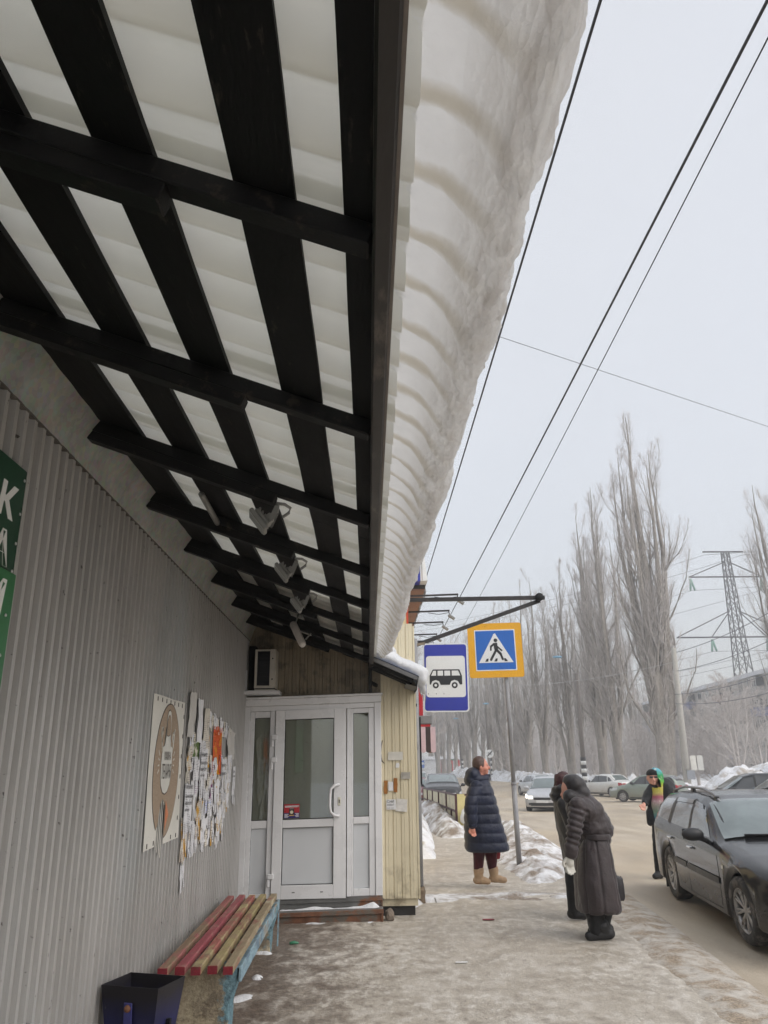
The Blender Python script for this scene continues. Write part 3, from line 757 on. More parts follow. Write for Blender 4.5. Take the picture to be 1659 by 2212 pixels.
heap('snow_patch', [(-.95, 8.995, .05, .012), (-.5, 8.99, .07, .018), (-.2, 8.985, .10, .03), (.05, 8.98, .15, .06), (.13, 8.98, .12, .04)], 0, 0, M_FSNOW, 'thin line of snow lying on the metal door step', 'snow', seed=3, res=.015, base=0, z0=.085, lump=1.2)
for k, (x, y, s, lb) in enumerate(((-.55, 8.81, .12, 'snow crumbs at the left foot of the door step'), (.02, 8.83, .10, 'snow crumbs at the right foot of the door step'), (-.93, 7.55, .10, 'white snow scrap on dark asphalt beside the bench'), (-.90, 6.2, .13, 'larger snow scrap by the near concrete bench foot'), (-.86, 6.75, .07, 'small snow scrap between the bench feet'))):
    ca_, sa_ = math.cos(k * 1.3), math.sin(k * 1.3)
    heap('snow_patch', [(x + ca_ * a_ * s, y + sa_ * a_ * s + b_, s * c_, d_) for a_, b_, c_, d_ in ((-.9, -.03, .7, .010), (-.3, .02, 1.3, .016), (.3, -.02, 1.1, .014), (1.0, .03, .5, .008))], 0, 0, M_FSNOW, lb, 'snow', seed=50 + k, res=.012, base=-.004, lump=.6)
def stone(name, loc, s, mat, label, seed=0):
    bm = bmesh.new(); bmesh.ops.create_icosphere(bm, subdivisions=2, radius=1)
    for v in bm.verts: v.co = v.co * (1 + .3 * mnoise.noise(v.co * 1.4 + Vector((seed, 0, 0)))); v.co = Vector((v.co.x * s[0], v.co.y * s[1], v.co.z * s[2]))
    me = bpy.data.meshes.new(name); bm.to_mesh(me); bm.free(); o = link(name, me, None, mat); o.location = loc; tag(o, label, 'stone'); return o
stone('stone', (.215, 8.93, .045), (.055, .06, .07), pm('grey_stone', srgb(122, 110, 98), .35, 18, .9, .6, 40), 'grey stone lying by the right end of the door step', 3)
m = MB(); m.tube([(-.72, 7.86, .012), (-.68, 7.88, .014), (-.64, 7.87, .012)], [.012, .014, .008], 8); tag(m.build('litter', pm('green_plastic', (.05, .22, .12), .1, 9, .3, 0)), 'small green plastic scrap on the asphalt before the step', 'litter')
m = MB(); m.box((1.17, 8.78, .008), (1.29, 8.83, .016), bev=.003); tag(m.build('litter', pm('dark_red_scrap', (.22, .04, .05), .3, 20, .6, .1)), 'dark red scrap lying on the pavement ice', 'litter')
m = MB(); m.box((.70, 7.05, .006), (.80, 7.075, .012), bev=.002); tag(m.build('litter', pm('white_scrap', (.7, .7, .7), .1, 20, .6, .1)), 'short white paper strip on the pavement ice', 'litter')

# ------------------------------------------------------------------ split air conditioner above the door
ac = empty('air_conditioner', (-1.16, DY - .16, 2.36), 0, 'old outdoor air conditioner unit on a shelf above the door', 'air conditioner')
M_ACW = pm('aged_white_metal', (.52, .49, .43), .12, 6, .5, .1, 50, stain=(.25, .2, .14), stain_at=.68, stain_scale=8); M_ACD = pm('dark_grille', (.012, .014, .018), .3, 20, .6, .1)
def abox(name, a, b, mat, bev=.003): return MB().box(a, b, bev=bev).build(name, mat, ac)
abox('casing', (-.115, -.085, .0), (.115, .15, .445), M_ACD)
abox('front_frame', (-.115, -.105, .012), (-.088, -.086, .445), M_ACW); abox('front_frame', (.055, -.105, .012), (.115, -.086, .445), M_ACW); abox('front_frame', (-.0875, -.104, .425), (.0545, -.086, .445), M_ACW); abox('front_frame', (-.0875, -.104, .012), (.0545, -.086, .04), M_ACW)
abox('side_cover', (.1155, -.105, .012), (.122, .15, .445), M_ACW)
for k in range(9): abox('louvre', (-.0875, -.094, .06 + k * .041), (.0545, -.088, .066 + k * .041), M_ACD, 0)
for z in (.11, .34): MB().lathe([(0, .004), (.008, .003), (.009, 0)], 8, Matrix.Translation((.085, -.1055, z)) @ Matrix.Rotation(R_(90), 4, 'X')).build('screw', M_ACD, ac)
abox('foot', (-.11, -.1, -.012), (.12, .14, .0), M_ACW); abox('shelf', (-.235, -.12, -.055), (.17, .15, -.0135), M_PVC)
abox('bracket', (-.232, -.03, -.012), (-.205, -.02, .22), M_PVC)
abox('pipe_bundle', (-.20, .02, -.012), (-.125, .15, .5), M_BLACK2)

# torn paper notices on the yellow wall
M_PAPER = pm('notice_paper', (.70, .70, .70), .06, 12, .8, .1, 80)
M_INK = pm('notice_ink', (.05, .05, .055), .1, 9, .8, 0)
def yw_paper(x, z, w, h, mat, label, lines=(), rot=0, y=DY - .0125):
    pr = empty('paper_notice', (x, y, z), 0, label, 'notice', 'paper scraps glued on the yellow wall'); pr.rotation_euler = (0, rot, 0)
    n_ = 6; P = np.array([[[w * (i_ / n_ - .5) + (.004 * random.uniform(-1, 1) if i_ in (0, n_) else 0), -.002 - .002 * abs(math.sin(i_ * 2)), h * (j / 4 - .5)] for j in range(5)] for i_ in range(n_ + 1)])
    MB().grid(P, True).build('sheet', mat, pr, fixn=False)
    for txt, s, zz in lines:
        put_text(txt, s, Matrix(((1, 0, 0, -w * .45), (0, 0, -1, -.006), (0, 1, 0, zz), (0, 0, 0, 1))), M_INK, pr, name='print', xs=.95)
    return pr
yw_paper(.255, 1.12, .105, .105, M_PAPER, 'white notice with bold black letters on the yellow wall', [('СНИ', .038, .018), ('КВАРТ', .026, -.014), ('ВОЛГ. 8-937', .014, -.042)])
yw_paper(.37, 1.11, .12, .13, pm('torn_paper', (.62, .60, .56), .2, 16, .8, .2), 'torn whitish paper right of the lettered notice', rot=.1)
yw_paper(.31, 1.63, .17, .09, pm('faded_paper', (.60, .58, .52), .14, 14, .8, .1), 'faded striped paper remnant high on the yellow wall')
yw_paper(.195, 1.30, .04, .14, pm('orange_card', srgb(150, 100, 44), .15, 14, .7, .1), 'narrow orange-brown paper strip, the left of two')
yw_paper(.305, 1.32, .042, .15, pm('orange_card2', srgb(150, 96, 42), .15, 14, .7, .1), 'narrow orange-brown paper strip, the right of two', rot=.05)
yw_paper(.25, 1.31, .058, .095, M_PAPER, 'small white paper square between two orange strips')
yw_paper(.33, 1.53, .035, .05, M_PAPER, 'tiny pale sticker below the faded paper')
yw_paper(.42, 1.42, .10, .07, pm('greyish_remnant', (.36, .34, .30), .35, 22, .85, .2), 'dark grey scraped glue remnant on the yellow wall')
m = MB(); pts = [(.165, DY - .03, 1.80), (.15, DY - .035, 1.74), (.145, DY - .035, 1.66), (.155, DY - .03, 1.58), (.185, DY - .025, 1.55)]
m.tube(pts, [.006, .009, .007, .009, .004], 6); tag(m.build('peeling_strip', pm('brown_tape', (.09, .075, .055), .3, 20, .8, .2)), 'curled brown tape strip peeling off the yellow wall', 'tape')

# ================================================================== BENCH AND BIN
def worn_paint(name, base, under, at=.5, under2=None, sc=7):
    t = NT(name); v = t.mapping((1, .35, 1)); n = t.noise(v, sc, 8, .72, .3); g_ = t.noise(t.mapping((6, .6, 6)), 14, 5, .6); w = t.noise(t.mapping((1, 1, 1)), 3, 4)
    c1 = t.ramp(g_, [(.3, tuple(c * .75 for c in base)), (.7, tuple(min(1, c * 1.15) for c in base))])
    c2 = t.ramp(g_, [(.3, tuple(c * .7 for c in under)), (.7, under)])
    if under2 is not None: c2 = t.mix(t.ramp(w, [(.45, 0), (.55, 1)]), c2, under2)
    col = t.mix(t.ramp(n, [(at - .05, 0), (at + .05, 1)]), c1, c2)
    return t.done(t.bsdf(col, .7, 0, t.bump(n, .4, .004), .3))
be = empty('bench', (-1.06, 6.6, 0), 0, 'worn slatted bench with peeling red and yellow paint against the grey wall', 'bench')
red = srgb(166, 74, 76); dred = srgb(132, 44, 54); wood = srgb(150, 128, 104); ylw = srgb(190, 168, 104); pale = srgb(196, 186, 158); blu = srgb(130, 176, 190)
SLM = [worn_paint('slat_red_grey', srgb(164, 104, 100), wood, .50), worn_paint('slat_red', srgb(156, 82, 88), srgb(170, 124, 116), .52), worn_paint('slat_pink', srgb(160, 98, 90), wood, .50, srgb(172, 158, 118)), worn_paint('slat_yellow', srgb(166, 152, 110), srgb(146, 98, 86), .52, wood), worn_paint('slat_olive', srgb(150, 136, 110), pale, .54, srgb(142, 92, 82))]
M_ENDR = worn_paint('slat_end_red', dred, srgb(110, 60, 60), .6)
b0, b1 = 5.22, 7.86
for k in range(5):
    xa = -1.285 + k * .096; y0 = b0 + (-.02, .01, .0, .02, .0)[k]; y1 = b1 + (.0, .05, .03, .06, .08)[k]
    skew = -.045
    p0 = Vector((xa + .06, y0, .39)) - Vector(be.location); p1 = Vector((xa + .06 + skew, y1, .39)) - Vector(be.location)
    m = MB(); m.bar(p0, p1, .060, .046, bev=.006); o = m.build('slat', SLM[k], be)
    m = MB(); m.bar(p0 + Vector((0, -.002, 0)), p0 + Vector((0, .001, 0)), .058, .044); m.build('slat_end', M_ENDR, o)
def conc_mat():
    t = NT('chipped_painted_concrete'); v = t.mapping((1, 1, 1)); n = t.noise(v, 5, 8, .7, .4); f = t.noise(v, 40, 5, .65); b = t.noise(v, 7, 7, .7)
    col = t.ramp(f, [(.3, srgb(150, 138, 116)), (.7, srgb(196, 184, 158))])
    col = t.mix(t.ramp(n, [(.44, 0), (.56, .8)]), col, srgb(104, 94, 82))
    x, y, z = t.sep()
    e = t.math('ADD', t.math('MULTIPLY', x, 5.5), t.math('MULTIPLY', t.math('SUBTRACT', b, .5), 3.4))
    mr_ = t.n('ShaderNodeMapRange'); t.l(e, mr_.inputs[0]); mr_.inputs[1].default_value = .75; mr_.inputs[2].default_value = 1.0; mr_.inputs[3].default_value = 0; mr_.inputs[4].default_value = .9
    col = t.mix(mr_.outputs[0], col, t.ramp(f, [(.35, srgb(74, 104, 118)), (.65, srgb(120, 158, 170))]))
    return t.done(t.bsdf(col, .85, 0, t.bump(t.math('ADD', n, f), .7, .015), .3))
M_CONC = conc_mat()
def support(y, w):
    m = MB(); poly = [(-.245, -.02), (.20, -.02), (.205, .16), (.235, .25), (.245, .345), (.235, .362), (-.245, .362)]
    m.prism(poly, y - w / 2, y + w / 2)
    bm = bmesh.new(); 
    o = m.build('concrete_foot', M_CONC, be)
    bv = o.modifiers.new('b', 'BEVEL'); bv.width = .012; bv.segments = 2
    return o
support(5.52 - 6.6, .17); support(7.62 - 6.6, .17)
M_BLUEP = worn_paint('peeling_blue', srgb(140, 166, 178), srgb(160, 150, 134), .50, srgb(104, 124, 138), 11)
m = MB(); m.bar((.262, b0 + .20 - 6.6, .325), (.225, b1 + .05 - 6.6, .325), .018, .085, bev=.003); m.build('apron_rail', M_BLUEP, be)
m = MB(); m.bar((.243, b0 + .22 - 6.6, .356), (.206, b1 - 6.6, .356), .05, .006, bev=.001); m.build('rail_flange', M_BLUEP, be)
m = MB(); m.bar((.245, 7.72 - 6.6, .02), (.245, 7.74 - 6.6, .29), .012, .022); m.build('leg_edge_strip', M_BLUEP, be)
for y in (5.9, 6.6, 7.3):
    m = MB(); m.bar((-.22, y - 6.6, .356), (.215, y - 6.6, .356), .04, .018); m.build('cross_bracket', M_RUST, be)

bn = empty('litter_bin', (-1.165, 4.56, 0), R_(-18), 'dented dark blue metal litter bin with a soot-black rim beside the bench', 'litter bin')
def bin_mat():
    t = NT('blue_bin_paint'); v = t.mapping((1, 1, 1)); n = t.noise(v, 8, 7, .68); s = t.noise(v, 26, 5, .7); x, y, z = t.sep()
    col = t.ramp(n, [(.3, srgb(24, 25, 58)), (.7, srgb(44, 47, 98))])
    col = t.mix(t.ramp(s, [(.66, 0), (.72, .9)]), col, srgb(120, 70, 62))
    col = t.mix(t.ramp(t.noise(v, 33, 4, .6), [(.71, 0), (.73, .9)]), col, srgb(180, 180, 180))
    e = t.math('ADD', z, t.math('MULTIPLY', t.math('SUBTRACT', n, .5), .22))
    mr_ = t.n('ShaderNodeMapRange'); t.l(e, mr_.inputs[0]); mr_.inputs[1].default_value = .33; mr_.inputs[2].default_value = .46; mr_.inputs[3].default_value = 0; mr_.inputs[4].default_value = .95
    col = t.mix(mr_.outputs[0], col, srgb(34, 31, 32))
    return t.done(t.bsdf(col, .5, .1, t.bump(n, .25, .01), .4))
M_BIN = bin_mat()
a, b, h0, h1 = (.11, .08), (.165, .128), .06, .50
vs = []
for (hx, hy), z in ((a, h0), (b, h1)):
    for sx, sy in ((-1, -1), (1, -1), (1, 1), (-1, 1)): vs.append((sx * hx, sy * hy, z))
vi = [(x * .97, y * .965, z + (.006 if i < 4 else .0)) for i, (x, y, z) in enumerate(vs)]
m = MB(); m.add(vs + vi, [(0, 1, 5, 4), (1, 2, 6, 5), (2, 3, 7, 6), (3, 0, 4, 7), (3, 2, 1, 0), (9, 8, 12, 13), (10, 9, 13, 14), (11, 10, 14, 15), (8, 11, 15, 12), (8, 9, 10, 11), (4, 5, 13, 12), (5, 6, 14, 13), (6, 7, 15, 14), (7, 4, 12, 15)])
m.build('bin_body', M_BIN, bn)
MB().bar((.0, -.129, .43), (.0, -.100, .10), .046, .007, up=(0, -1, .2), bev=.002).build('hinge_strap', pm('strap_blue', srgb(60, 62, 124), .25, 9, .5, .2), bn)
MB().lathe([(0, .016), (.012, .014), (.017, .006), (.018, 0)], 12, Matrix.Translation((.0, -.130, .405)) @ Matrix.Rotation(R_(100), 4, 'X')).build('pivot_bolt', M_RUST, bn)
m = MB(); m.bar((-.13, .0, -.02), (-.16, 0, .34), .02, .02); m.build('stand', M_BLACK2, bn); m = MB(); m.bar((.13, .0, -.02), (.16, 0, .34), .02, .02); m.build('stand', M_BLACK2, bn)
M_TRASH = pm('soot', (.012, .012, .012), .4, 30, .95, .6)
MB().box((-.13, -.10, .25), (.13, .10, .30)).build('rubbish', M_TRASH, bn)

# ================================================================== BANNER AND NOTICES ON THE GREY WALL
bx = WX + .019
ba = empty('banner', (bx, 5.55, 1.53), 0, 'torn white vinyl bakery banner with a brown oval and apron drawing', 'banner')
def banner_poly(): 
    return [(5.10, 2.0), (5.35, 2.003), (5.6, 2.0), (5.98, 2.005), (5.99, 1.6), (6.04, 1.062), (5.60, 1.058), (5.585, 1.11), (5.585, 1.30), (5.50, 1.345), (5.445, 1.30), (5.415, 1.18), (5.385, 1.06), (5.13, 1.055), (5.105, 1.5)]
def flat_poly(pts, x, mat, name, parent, holes=None, wob=.0):
    bm = bmesh.new(); vsx = [bm.verts.new((x, p[0] - 5.55, p[1] - 1.53)) for p in pts]
    f_ = bm.faces.new(vsx); bmesh.ops.triangulate(bm, faces=[f_])
    if wob:
        bmesh.ops.subdivide_edges(bm, edges=bm.edges[:], cuts=4, use_grid_fill=True)
        for v in bm.verts: v.co.x += wob * (.5 + .5 * mnoise.noise((v.co.y * 5, v.co.z * 4, 3)))
    r = bmesh.ops.extrude_face_region(bm, geom=bm.faces[:]); 
    for e in r['geom']:
        if isinstance(e, bmesh.types.BMVert): e.co.x -= .0012
    bmesh.ops.recalc_face_normals(bm, faces=bm.faces[:])
    me = bpy.data.meshes.new(name); bm.to_mesh(me); bm.free(); return link(name, me, parent, mat)
M_VINYL = pm('white_vinyl', (.70, .68, .62), .07, 4, .45, .15, 8, stain=(.30, .24, .16), stain_at=.70, stain_scale=5)
flat_poly(banner_poly(), .006, M_VINYL, 'vinyl_sheet', ba, wob=0)
def burlap():
    t = NT('burlap_print'); a_ = t.noise(t.mapping((1, 3, 90)), 4, 3); b_ = t.noise(t.mapping((1, 90, 3)), 4, 3)
    return t.done(t.bsdf(t.ramp(t.math('ADD', t.math('MULTIPLY', a_, .6), t.math('MULTIPLY', b_, .4)), [(.35, srgb(140, 120, 100)), (.65, srgb(174, 154, 132))]), .6))
M_BUR = burlap(); M_BRN = pm('print_dark_brown', srgb(62, 52, 46), .1, 9, .6, 0); M_OFFW = pm('print_offwhite', (.66, .65, .60), .05, 8, .5, 0)
cyb, czb, ry, rz_ = 5.56, 1.53, .34, .43
def ell(cy_, cz_, a_, b_, n=40, t0=0, t1=2 * math.pi): return [(cy_ + a_ * math.cos(t0 + (t1 - t0) * k / n), cz_ + b_ * math.sin(t0 + (t1 - t0) * k / n)) for k in range(n)]
def notch(pts):      # the torn strip removes the bottom middle of the oval
    out = []
    for p in pts: out.append(p)
    return out
def oval_notched(g):
    P = ell(cyb, czb, ry + g, rz_ + g, 60, -math.pi / 2 + .10, 1.5 * math.pi - .46)
    return P + [(5.42, 1.19), (5.447, 1.303), (5.50, 1.348), (5.588, 1.303), (5.588, 1.13)]
flat_poly(oval_notched(.008), .0075, M_BRN, 'oval_outline', ba); flat_poly(oval_notched(0), .0085, M_BUR, 'brown_oval', ba)
apron = [(5.375, 1.62), (5.365, 1.50), (5.37, 1.40), (5.40, 1.33), (5.46, 1.28), (5.53, 1.265), (5.60, 1.28), (5.66, 1.33), (5.69, 1.40), (5.695, 1.50), (5.685, 1.62), (5.63, 1.635), (5.60, 1.70), (5.60, 1.80), (5.595, 1.86), (5.565, 1.91), (5.53, 1.918), (5.49, 1.905), (5.465, 1.86), (5.46, 1.80), (5.46, 1.70), (5.43, 1.635)]
def grow(pts, d):
    c = np.mean(pts, 0); return [tuple(np.array(p) + (np.array(p) - c) / np.linalg.norm(np.array(p) - c) * d) for p in pts]
apron = [(5.535 + (y_ - 5.53) * .85, 1.92 - (1.92 - z_) * .83) for y_, z_ in apron]
flat_poly(grow(apron, .008), .0095, M_BRN, 'apron_outline', ba); flat_poly(apron, .0105, M_OFFW, 'apron', ba)
neck = [(5.485, 1.755), (5.485, 1.84), (5.505, 1.875), (5.535, 1.885), (5.565, 1.87), (5.58, 1.835), (5.58, 1.76), (5.53, 1.75)]
flat_poly(grow(neck, .006), .0113, M_BRN, 'neck_outline', ba); flat_poly(neck, .0121, M_BUR, 'neck_opening', ba)
for txt, z, s, y0, xs_ in (('МАМИНА', 1.59, .078, 5.455, .50), ('ПЕКАРНЯ', 1.472, .13, 5.418, .40)):
    put_text(txt, s, wallM(y0 - 5.55, z - 1.53, .0124), M_BRN, ba, name='lettering', xs=xs_)
for sgn, yb in ((-1, 5.355), (1, 5.705)):
    for k in range(4):
        m = MB(); ang = (-.5 + .34 * k) * 1; p = Vector((.0095, yb - 5.55 + sgn * .012, 1.62 - .03 * k - 1.53)); q = p + Vector((0, sgn * .03, .03 - .018 * k))
        m.bar(p, q, .008, .0012, up=(1, 0, 0)); m.build('ray_mark', M_OFFW, ba)
def ringp(name, pts, r, mat): return MB().tube([(x_, y_ - 5.55, z_ - 1.53) for x_, y_, z_ in pts], r, 5).build(name, mat, ba)
ringp('apron_string', [(.0095, 5.40, 1.64), (.0095, 5.375, 1.70), (.0095, 5.37, 1.76), (.0095, 5.385, 1.79), (.0095, 5.365, 1.80), (.0095, 5.345, 1.765), (.0095, 5.352, 1.735)], .006, M_OFFW)
ringp('apron_string', [(.0095, 5.66, 1.64), (.0095, 5.685, 1.70), (.0095, 5.70, 1.80)], .005, M_OFFW)
ringp('apron_string', [(.0095, 5.655, 1.75), (.0095, 5.665, 1.775), (.0095, 5.68, 1.75), (.0095, 5.675, 1.71), (.0095, 5.66, 1.71), (.0095, 5.655, 1.75)], .005, M_OFFW)
flat_poly([(5.592, 1.33), (5.68, 1.24), (5.60, 1.14)], .0105, pm('print_orange', srgb(200, 122, 84), .08, 8, .5, 0), 'arrow', ba)
for (y, z) in [(5.2 + .115 * k, 1.975) for k in range(7)] + [(5.965, 1.9 - .14 * k) for k in range(6)] + [(5.2, 1.08), (5.35, 1.085), (5.8, 1.085), (5.95, 1.085)]:
    m = MB(); m.bar((.008, y - 5.55, z - 1.53 - .014), (.008, y - 5.55, z - 1.53 + .014), .009, .003, up=(1, 0, 0)); m.build('eyelet', M_BRN, ba)
for k in range(4):
    y = 5.40 + .045 * k; m = MB(); m.bar((.006, y - 5.55, 1.36 - 1.53), (.006, y - 5.55 + .008, 1.04 - .02 * k - 1.53), .012, .002, up=(1, 0, 0)); m.build('torn_thread', M_VINYL, ba)

# paper notices: position, size, kind
def print_mat(name, paper, ink, rows, colour=None, at=.5):
    """flat print: rows of word-like marks on paper (no readable text at this size)"""
    t = NT(name); sx = t.sep('Object')
    br = t.n('ShaderNodeTexBrick'); br.inputs['Scale'].default_value = rows; br.offset = .37
    br.inputs['Color1'].default_value = (*ink, 1); br.inputs['Color2'].default_value = (*tuple(min(1, c * 3 + .1) for c in ink), 1); br.inputs['Mortar'].default_value = (*paper, 1)
    br.inputs['Mortar Size'].default_value = .035; br.inputs['Brick Width'].default_value = .38; br.inputs['Row Height'].default_value = .11
    cv = t.n('ShaderNodeCombineXYZ'); t.l(sx[1], cv.inputs[0]); t.l(sx[2], cv.inputs[1]); t.l(cv.outputs[0], br.inputs['Vector'])
    n = t.noise(t.mapping((1, 1, 1)), 11, 5, .7)
    col = t.mix(t.ramp(n, [(at - .03, 0), (at + .03, 1)]), paper, br.outputs[0])
    if colour is not None: col = t.mix(t.ramp(t.noise(t.mapping((1, 1, 1)), 6, 5, .7), [(.56, 0), (.60, 1)]), col, colour)
    return t.done(t.bsdf(col, .75, 0, t.bump(n, .2, .01), .3))
PW, PG, PC = (.74, .74, .76), (.56, .54, .51), (.68, .64, .56)
NM = dict(white=pm('paper_white', PW, .05, 6, .8, .15, 20), grey=pm('paper_grey', PG, .08, 5, .8, .2, 20), text=print_mat('paper_text', PW, (.08, .08, .09), 9), text2=print_mat('paper_text_cream', PC, (.12, .1, .09), 7),
          orange=print_mat('paper_orange', srgb(206, 92, 40), srgb(150, 40, 40), 5, srgb(216, 150, 40)), green=print_mat('paper_green', srgb(96, 116, 66), srgb(60, 70, 44), 6, PC), mixed=print_mat('paper_mixed', PC, srgb(90, 60, 40), 8, srgb(200, 150, 50), .45),
          purple=print_mat('paper_purple', PW, srgb(90, 40, 90), 7, srgb(120, 60, 110)), blue=print_mat('paper_blue', PW, srgb(60, 80, 150), 8, None))
GRP = 'paper notices glued to the grey wall'
def notice(y, z, w, h, mat, label, rot=0.0, curl=.012, lines=(), fringe=0, lay=0, group=GRP):
    o = empty('paper_notice', (WX + .0165 + .0022 * lay, y, z), 0, label, 'notice', group); o.rotation_euler = (rot, 0, 0)
    nu, nv = 9, 8; P = np.zeros((nu, nv, 3)); sd = random.random() * 9
    for i_ in range(nu):
        for j in range(nv):
            u, v = i_ / (nu - 1) - .5, j / (nv - 1) - .5
            P[i_, j] = (.0035 + curl * (.35 * abs(mnoise.noise((u * 3 + sd, v * 2, sd))) + max(0, abs(u) * 2 - .75) * .9 * (1 if mnoise.noise((sd, v * 1.5, 2)) > -.1 else 0)), u * w, v * h + (.012 * mnoise.noise((u * 6, sd, v)) if j in (0, nv - 1) else 0))
    MB().grid(P, True).build('sheet', NM[mat], o, fixn=False)
    for txt, s, dz in lines:
        put_text(txt, s, Matrix(((0, 0, 1, .012), (1, 0, 0, -w * .46), (0, 1, 0, dz), (0, 0, 0, 1))), M_INK, o, name='print', xs=.92, offset=.0008)
    for k in range(fringe):
        wy = w / fringe; m = MB(); L = random.uniform(.05, .10)
        m.bar((.004 + random.random() * .006, -w / 2 + wy * (k + .5), -h / 2 + .004), (.004 + random.random() * .012, -w / 2 + wy * (k + .5) + random.uniform(-.006, .006), -h / 2 - L), wy * .8, .0008, up=(1, 0, 0)); m.build('tear_off_tab', NM[mat], o)
    return o
VN = [('ВНИМАНИЕ!!', .040, .105), ('ЗАКОННОЕ СПИСАНИЕ', .024, .045), ('КРЕДИТОВ, ДОЛГОВ', .024, -.005), ('КОНСУЛЬТАЦИЯ', .019, -.05)]
notice(6.20, 1.93, .23, .34, 'grey', 'large crumpled grey sheet at the top left of the notices, beside the banner', .03, .05, lay=3)
notice(6.47, 1.90, .17, .34, 'white', 'plain white folded sheet next to the crumpled grey sheet', 0, .05, lay=4)
notice(6.78, 1.85, .22, .33, 'text2', 'cream sheet with faded red print high among the notices', .02, .04, lay=3)
notice(7.35, 1.68, .42, .42, 'orange', 'bright orange and red poster among the wall notices', .0, .02, lay=3)
notice(8.05, 1.76, .42, .26, 'grey', 'translucent grey sheet curling off at the upper right of the notices', -.1, .05, lay=3)
notice(8.0, 1.52, .26, .26, 'text', 'white notice under the curling grey sheet', .03, .02, lay=5)
notice(6.74, 1.52, .24, .30, 'text', 'white bold-print notice in the middle of the wall notices', 0, .012, VN, 5, lay=6)
notice(6.25, 1.28, .25, .28, 'text', 'white bold-print notice at the lower left of the wall notices', -.02, .012, VN, 5, lay=6)
notice(7.72, 1.47, .30, .28, 'text', 'white bold-print notice below the orange poster', .02, .012, [('ИНТЕРНЕТ!', .036, .07), ('ПОДКЛЮЧЕНИЕ', .026, .0)], 6, lay=6)
notice(6.52, 1.66, .40, .22, 'green', 'torn green and cream flyer under the white folded sheet', 0, .015, lay=2)
notice(8.36, 1.40, .17, .28, 'text', 'narrow white notice standing apart at the right of the notices', 0, .01, [('СДАМ', .03, .08), ('КВАРТИРУ', .02, .04)], 3, lay=1)
notice(6.23, .84, .13, .17, 'text', 'small white slip hanging below all the other notices', .04, .02, fringe=3, lay=2)
random.seed(21)
SEEN = set()
ORD = ['first', 'second', 'third', 'fourth', 'fifth', 'sixth', 'seventh', 'eighth', 'ninth', 'tenth', 'eleventh', 'twelfth', 'thirteenth', 'fourteenth', 'fifteenth', 'sixteenth', 'seventeenth', 'eighteenth', 'nineteenth', 'twentieth', 'twenty-first', 'twenty-second', 'twenty-third', 'twenty-fourth']
LOOK = dict(text='white printed', text2='cream printed', mixed='yellow-flecked cream', white='blank white', purple='purple-printed', blue='blue-printed', grey='grey')
def nlabel(kind, y, z, w, h, what):
    col = ['far left', 'left', 'centre-left', 'centre', 'centre-right', 'right', 'far right'][min(6, int((y - 6.14) / 1.86 * 7))]; row = ['lowest', 'lower', 'middle', 'upper', 'top'][min(4, max(0, int((z - 1.0) / .75 * 5)))]
    size = ('small' if w * h < .02 else 'large' if w * h > .042 else 'wide' if w > h * 1.15 else 'tall narrow' if h > w * 1.6 else 'squarish')
    s_ = f'{size} {LOOK[kind]} {what} in the {row} {col} of the wall notices'
    if s_ in SEEN: s_ = s_.replace('flyer leaning', 'frayed flyer leaning').replace(' printed', '')
    SEEN.add(s_); return s_
kinds = ['text', 'text2', 'mixed', 'white', 'text', 'purple', 'blue', 'text2', 'white', 'mixed', 'text', 'grey']
for k in range(74):
    y = random.uniform(6.14, 8.0); z = random.uniform(1.04, 1.74); w = random.uniform(.10, .24); h = random.uniform(.09, .26)
    if z > 1.6 and y > 7.0: z -= .35
    rot_ = random.uniform(-.14, .14)
    notice(y, z, w, h, kinds[k % len(kinds)], nlabel(kinds[k % len(kinds)], y, z, w, h, 'flyer leaning ' + ('left' if rot_ > 0 else 'right')), rot_, random.uniform(.01, .045), fringe=(random.choice((0, 0, 3, 5)) if h > .12 else 0), lay=random.choice((0, 1, 2, 3, 4)))
for k in range(11):
    notice(6.95 + .10 * k, 1.93 - .008 * k + random.uniform(-.02, .02), .085, .14, ('white', 'text2', 'text')[k % 3], ORD[k] + ' narrow pale strip from the left in the upper fringe of the wall notices', random.uniform(-.05, .05), .03, lay=1)
for k in range(16):
    notice(6.15 + .11 * k + random.uniform(-.02, .02), 1.0 + random.uniform(-.05, .05), random.uniform(.04, .09), random.uniform(.14, .24), ('text2', 'white', 'mixed', 'text')[k % 4], ORD[k] + ' hanging torn strip from the left along the lower fringe of the wall notices', random.uniform(-.06, .06), .03, lay=1)

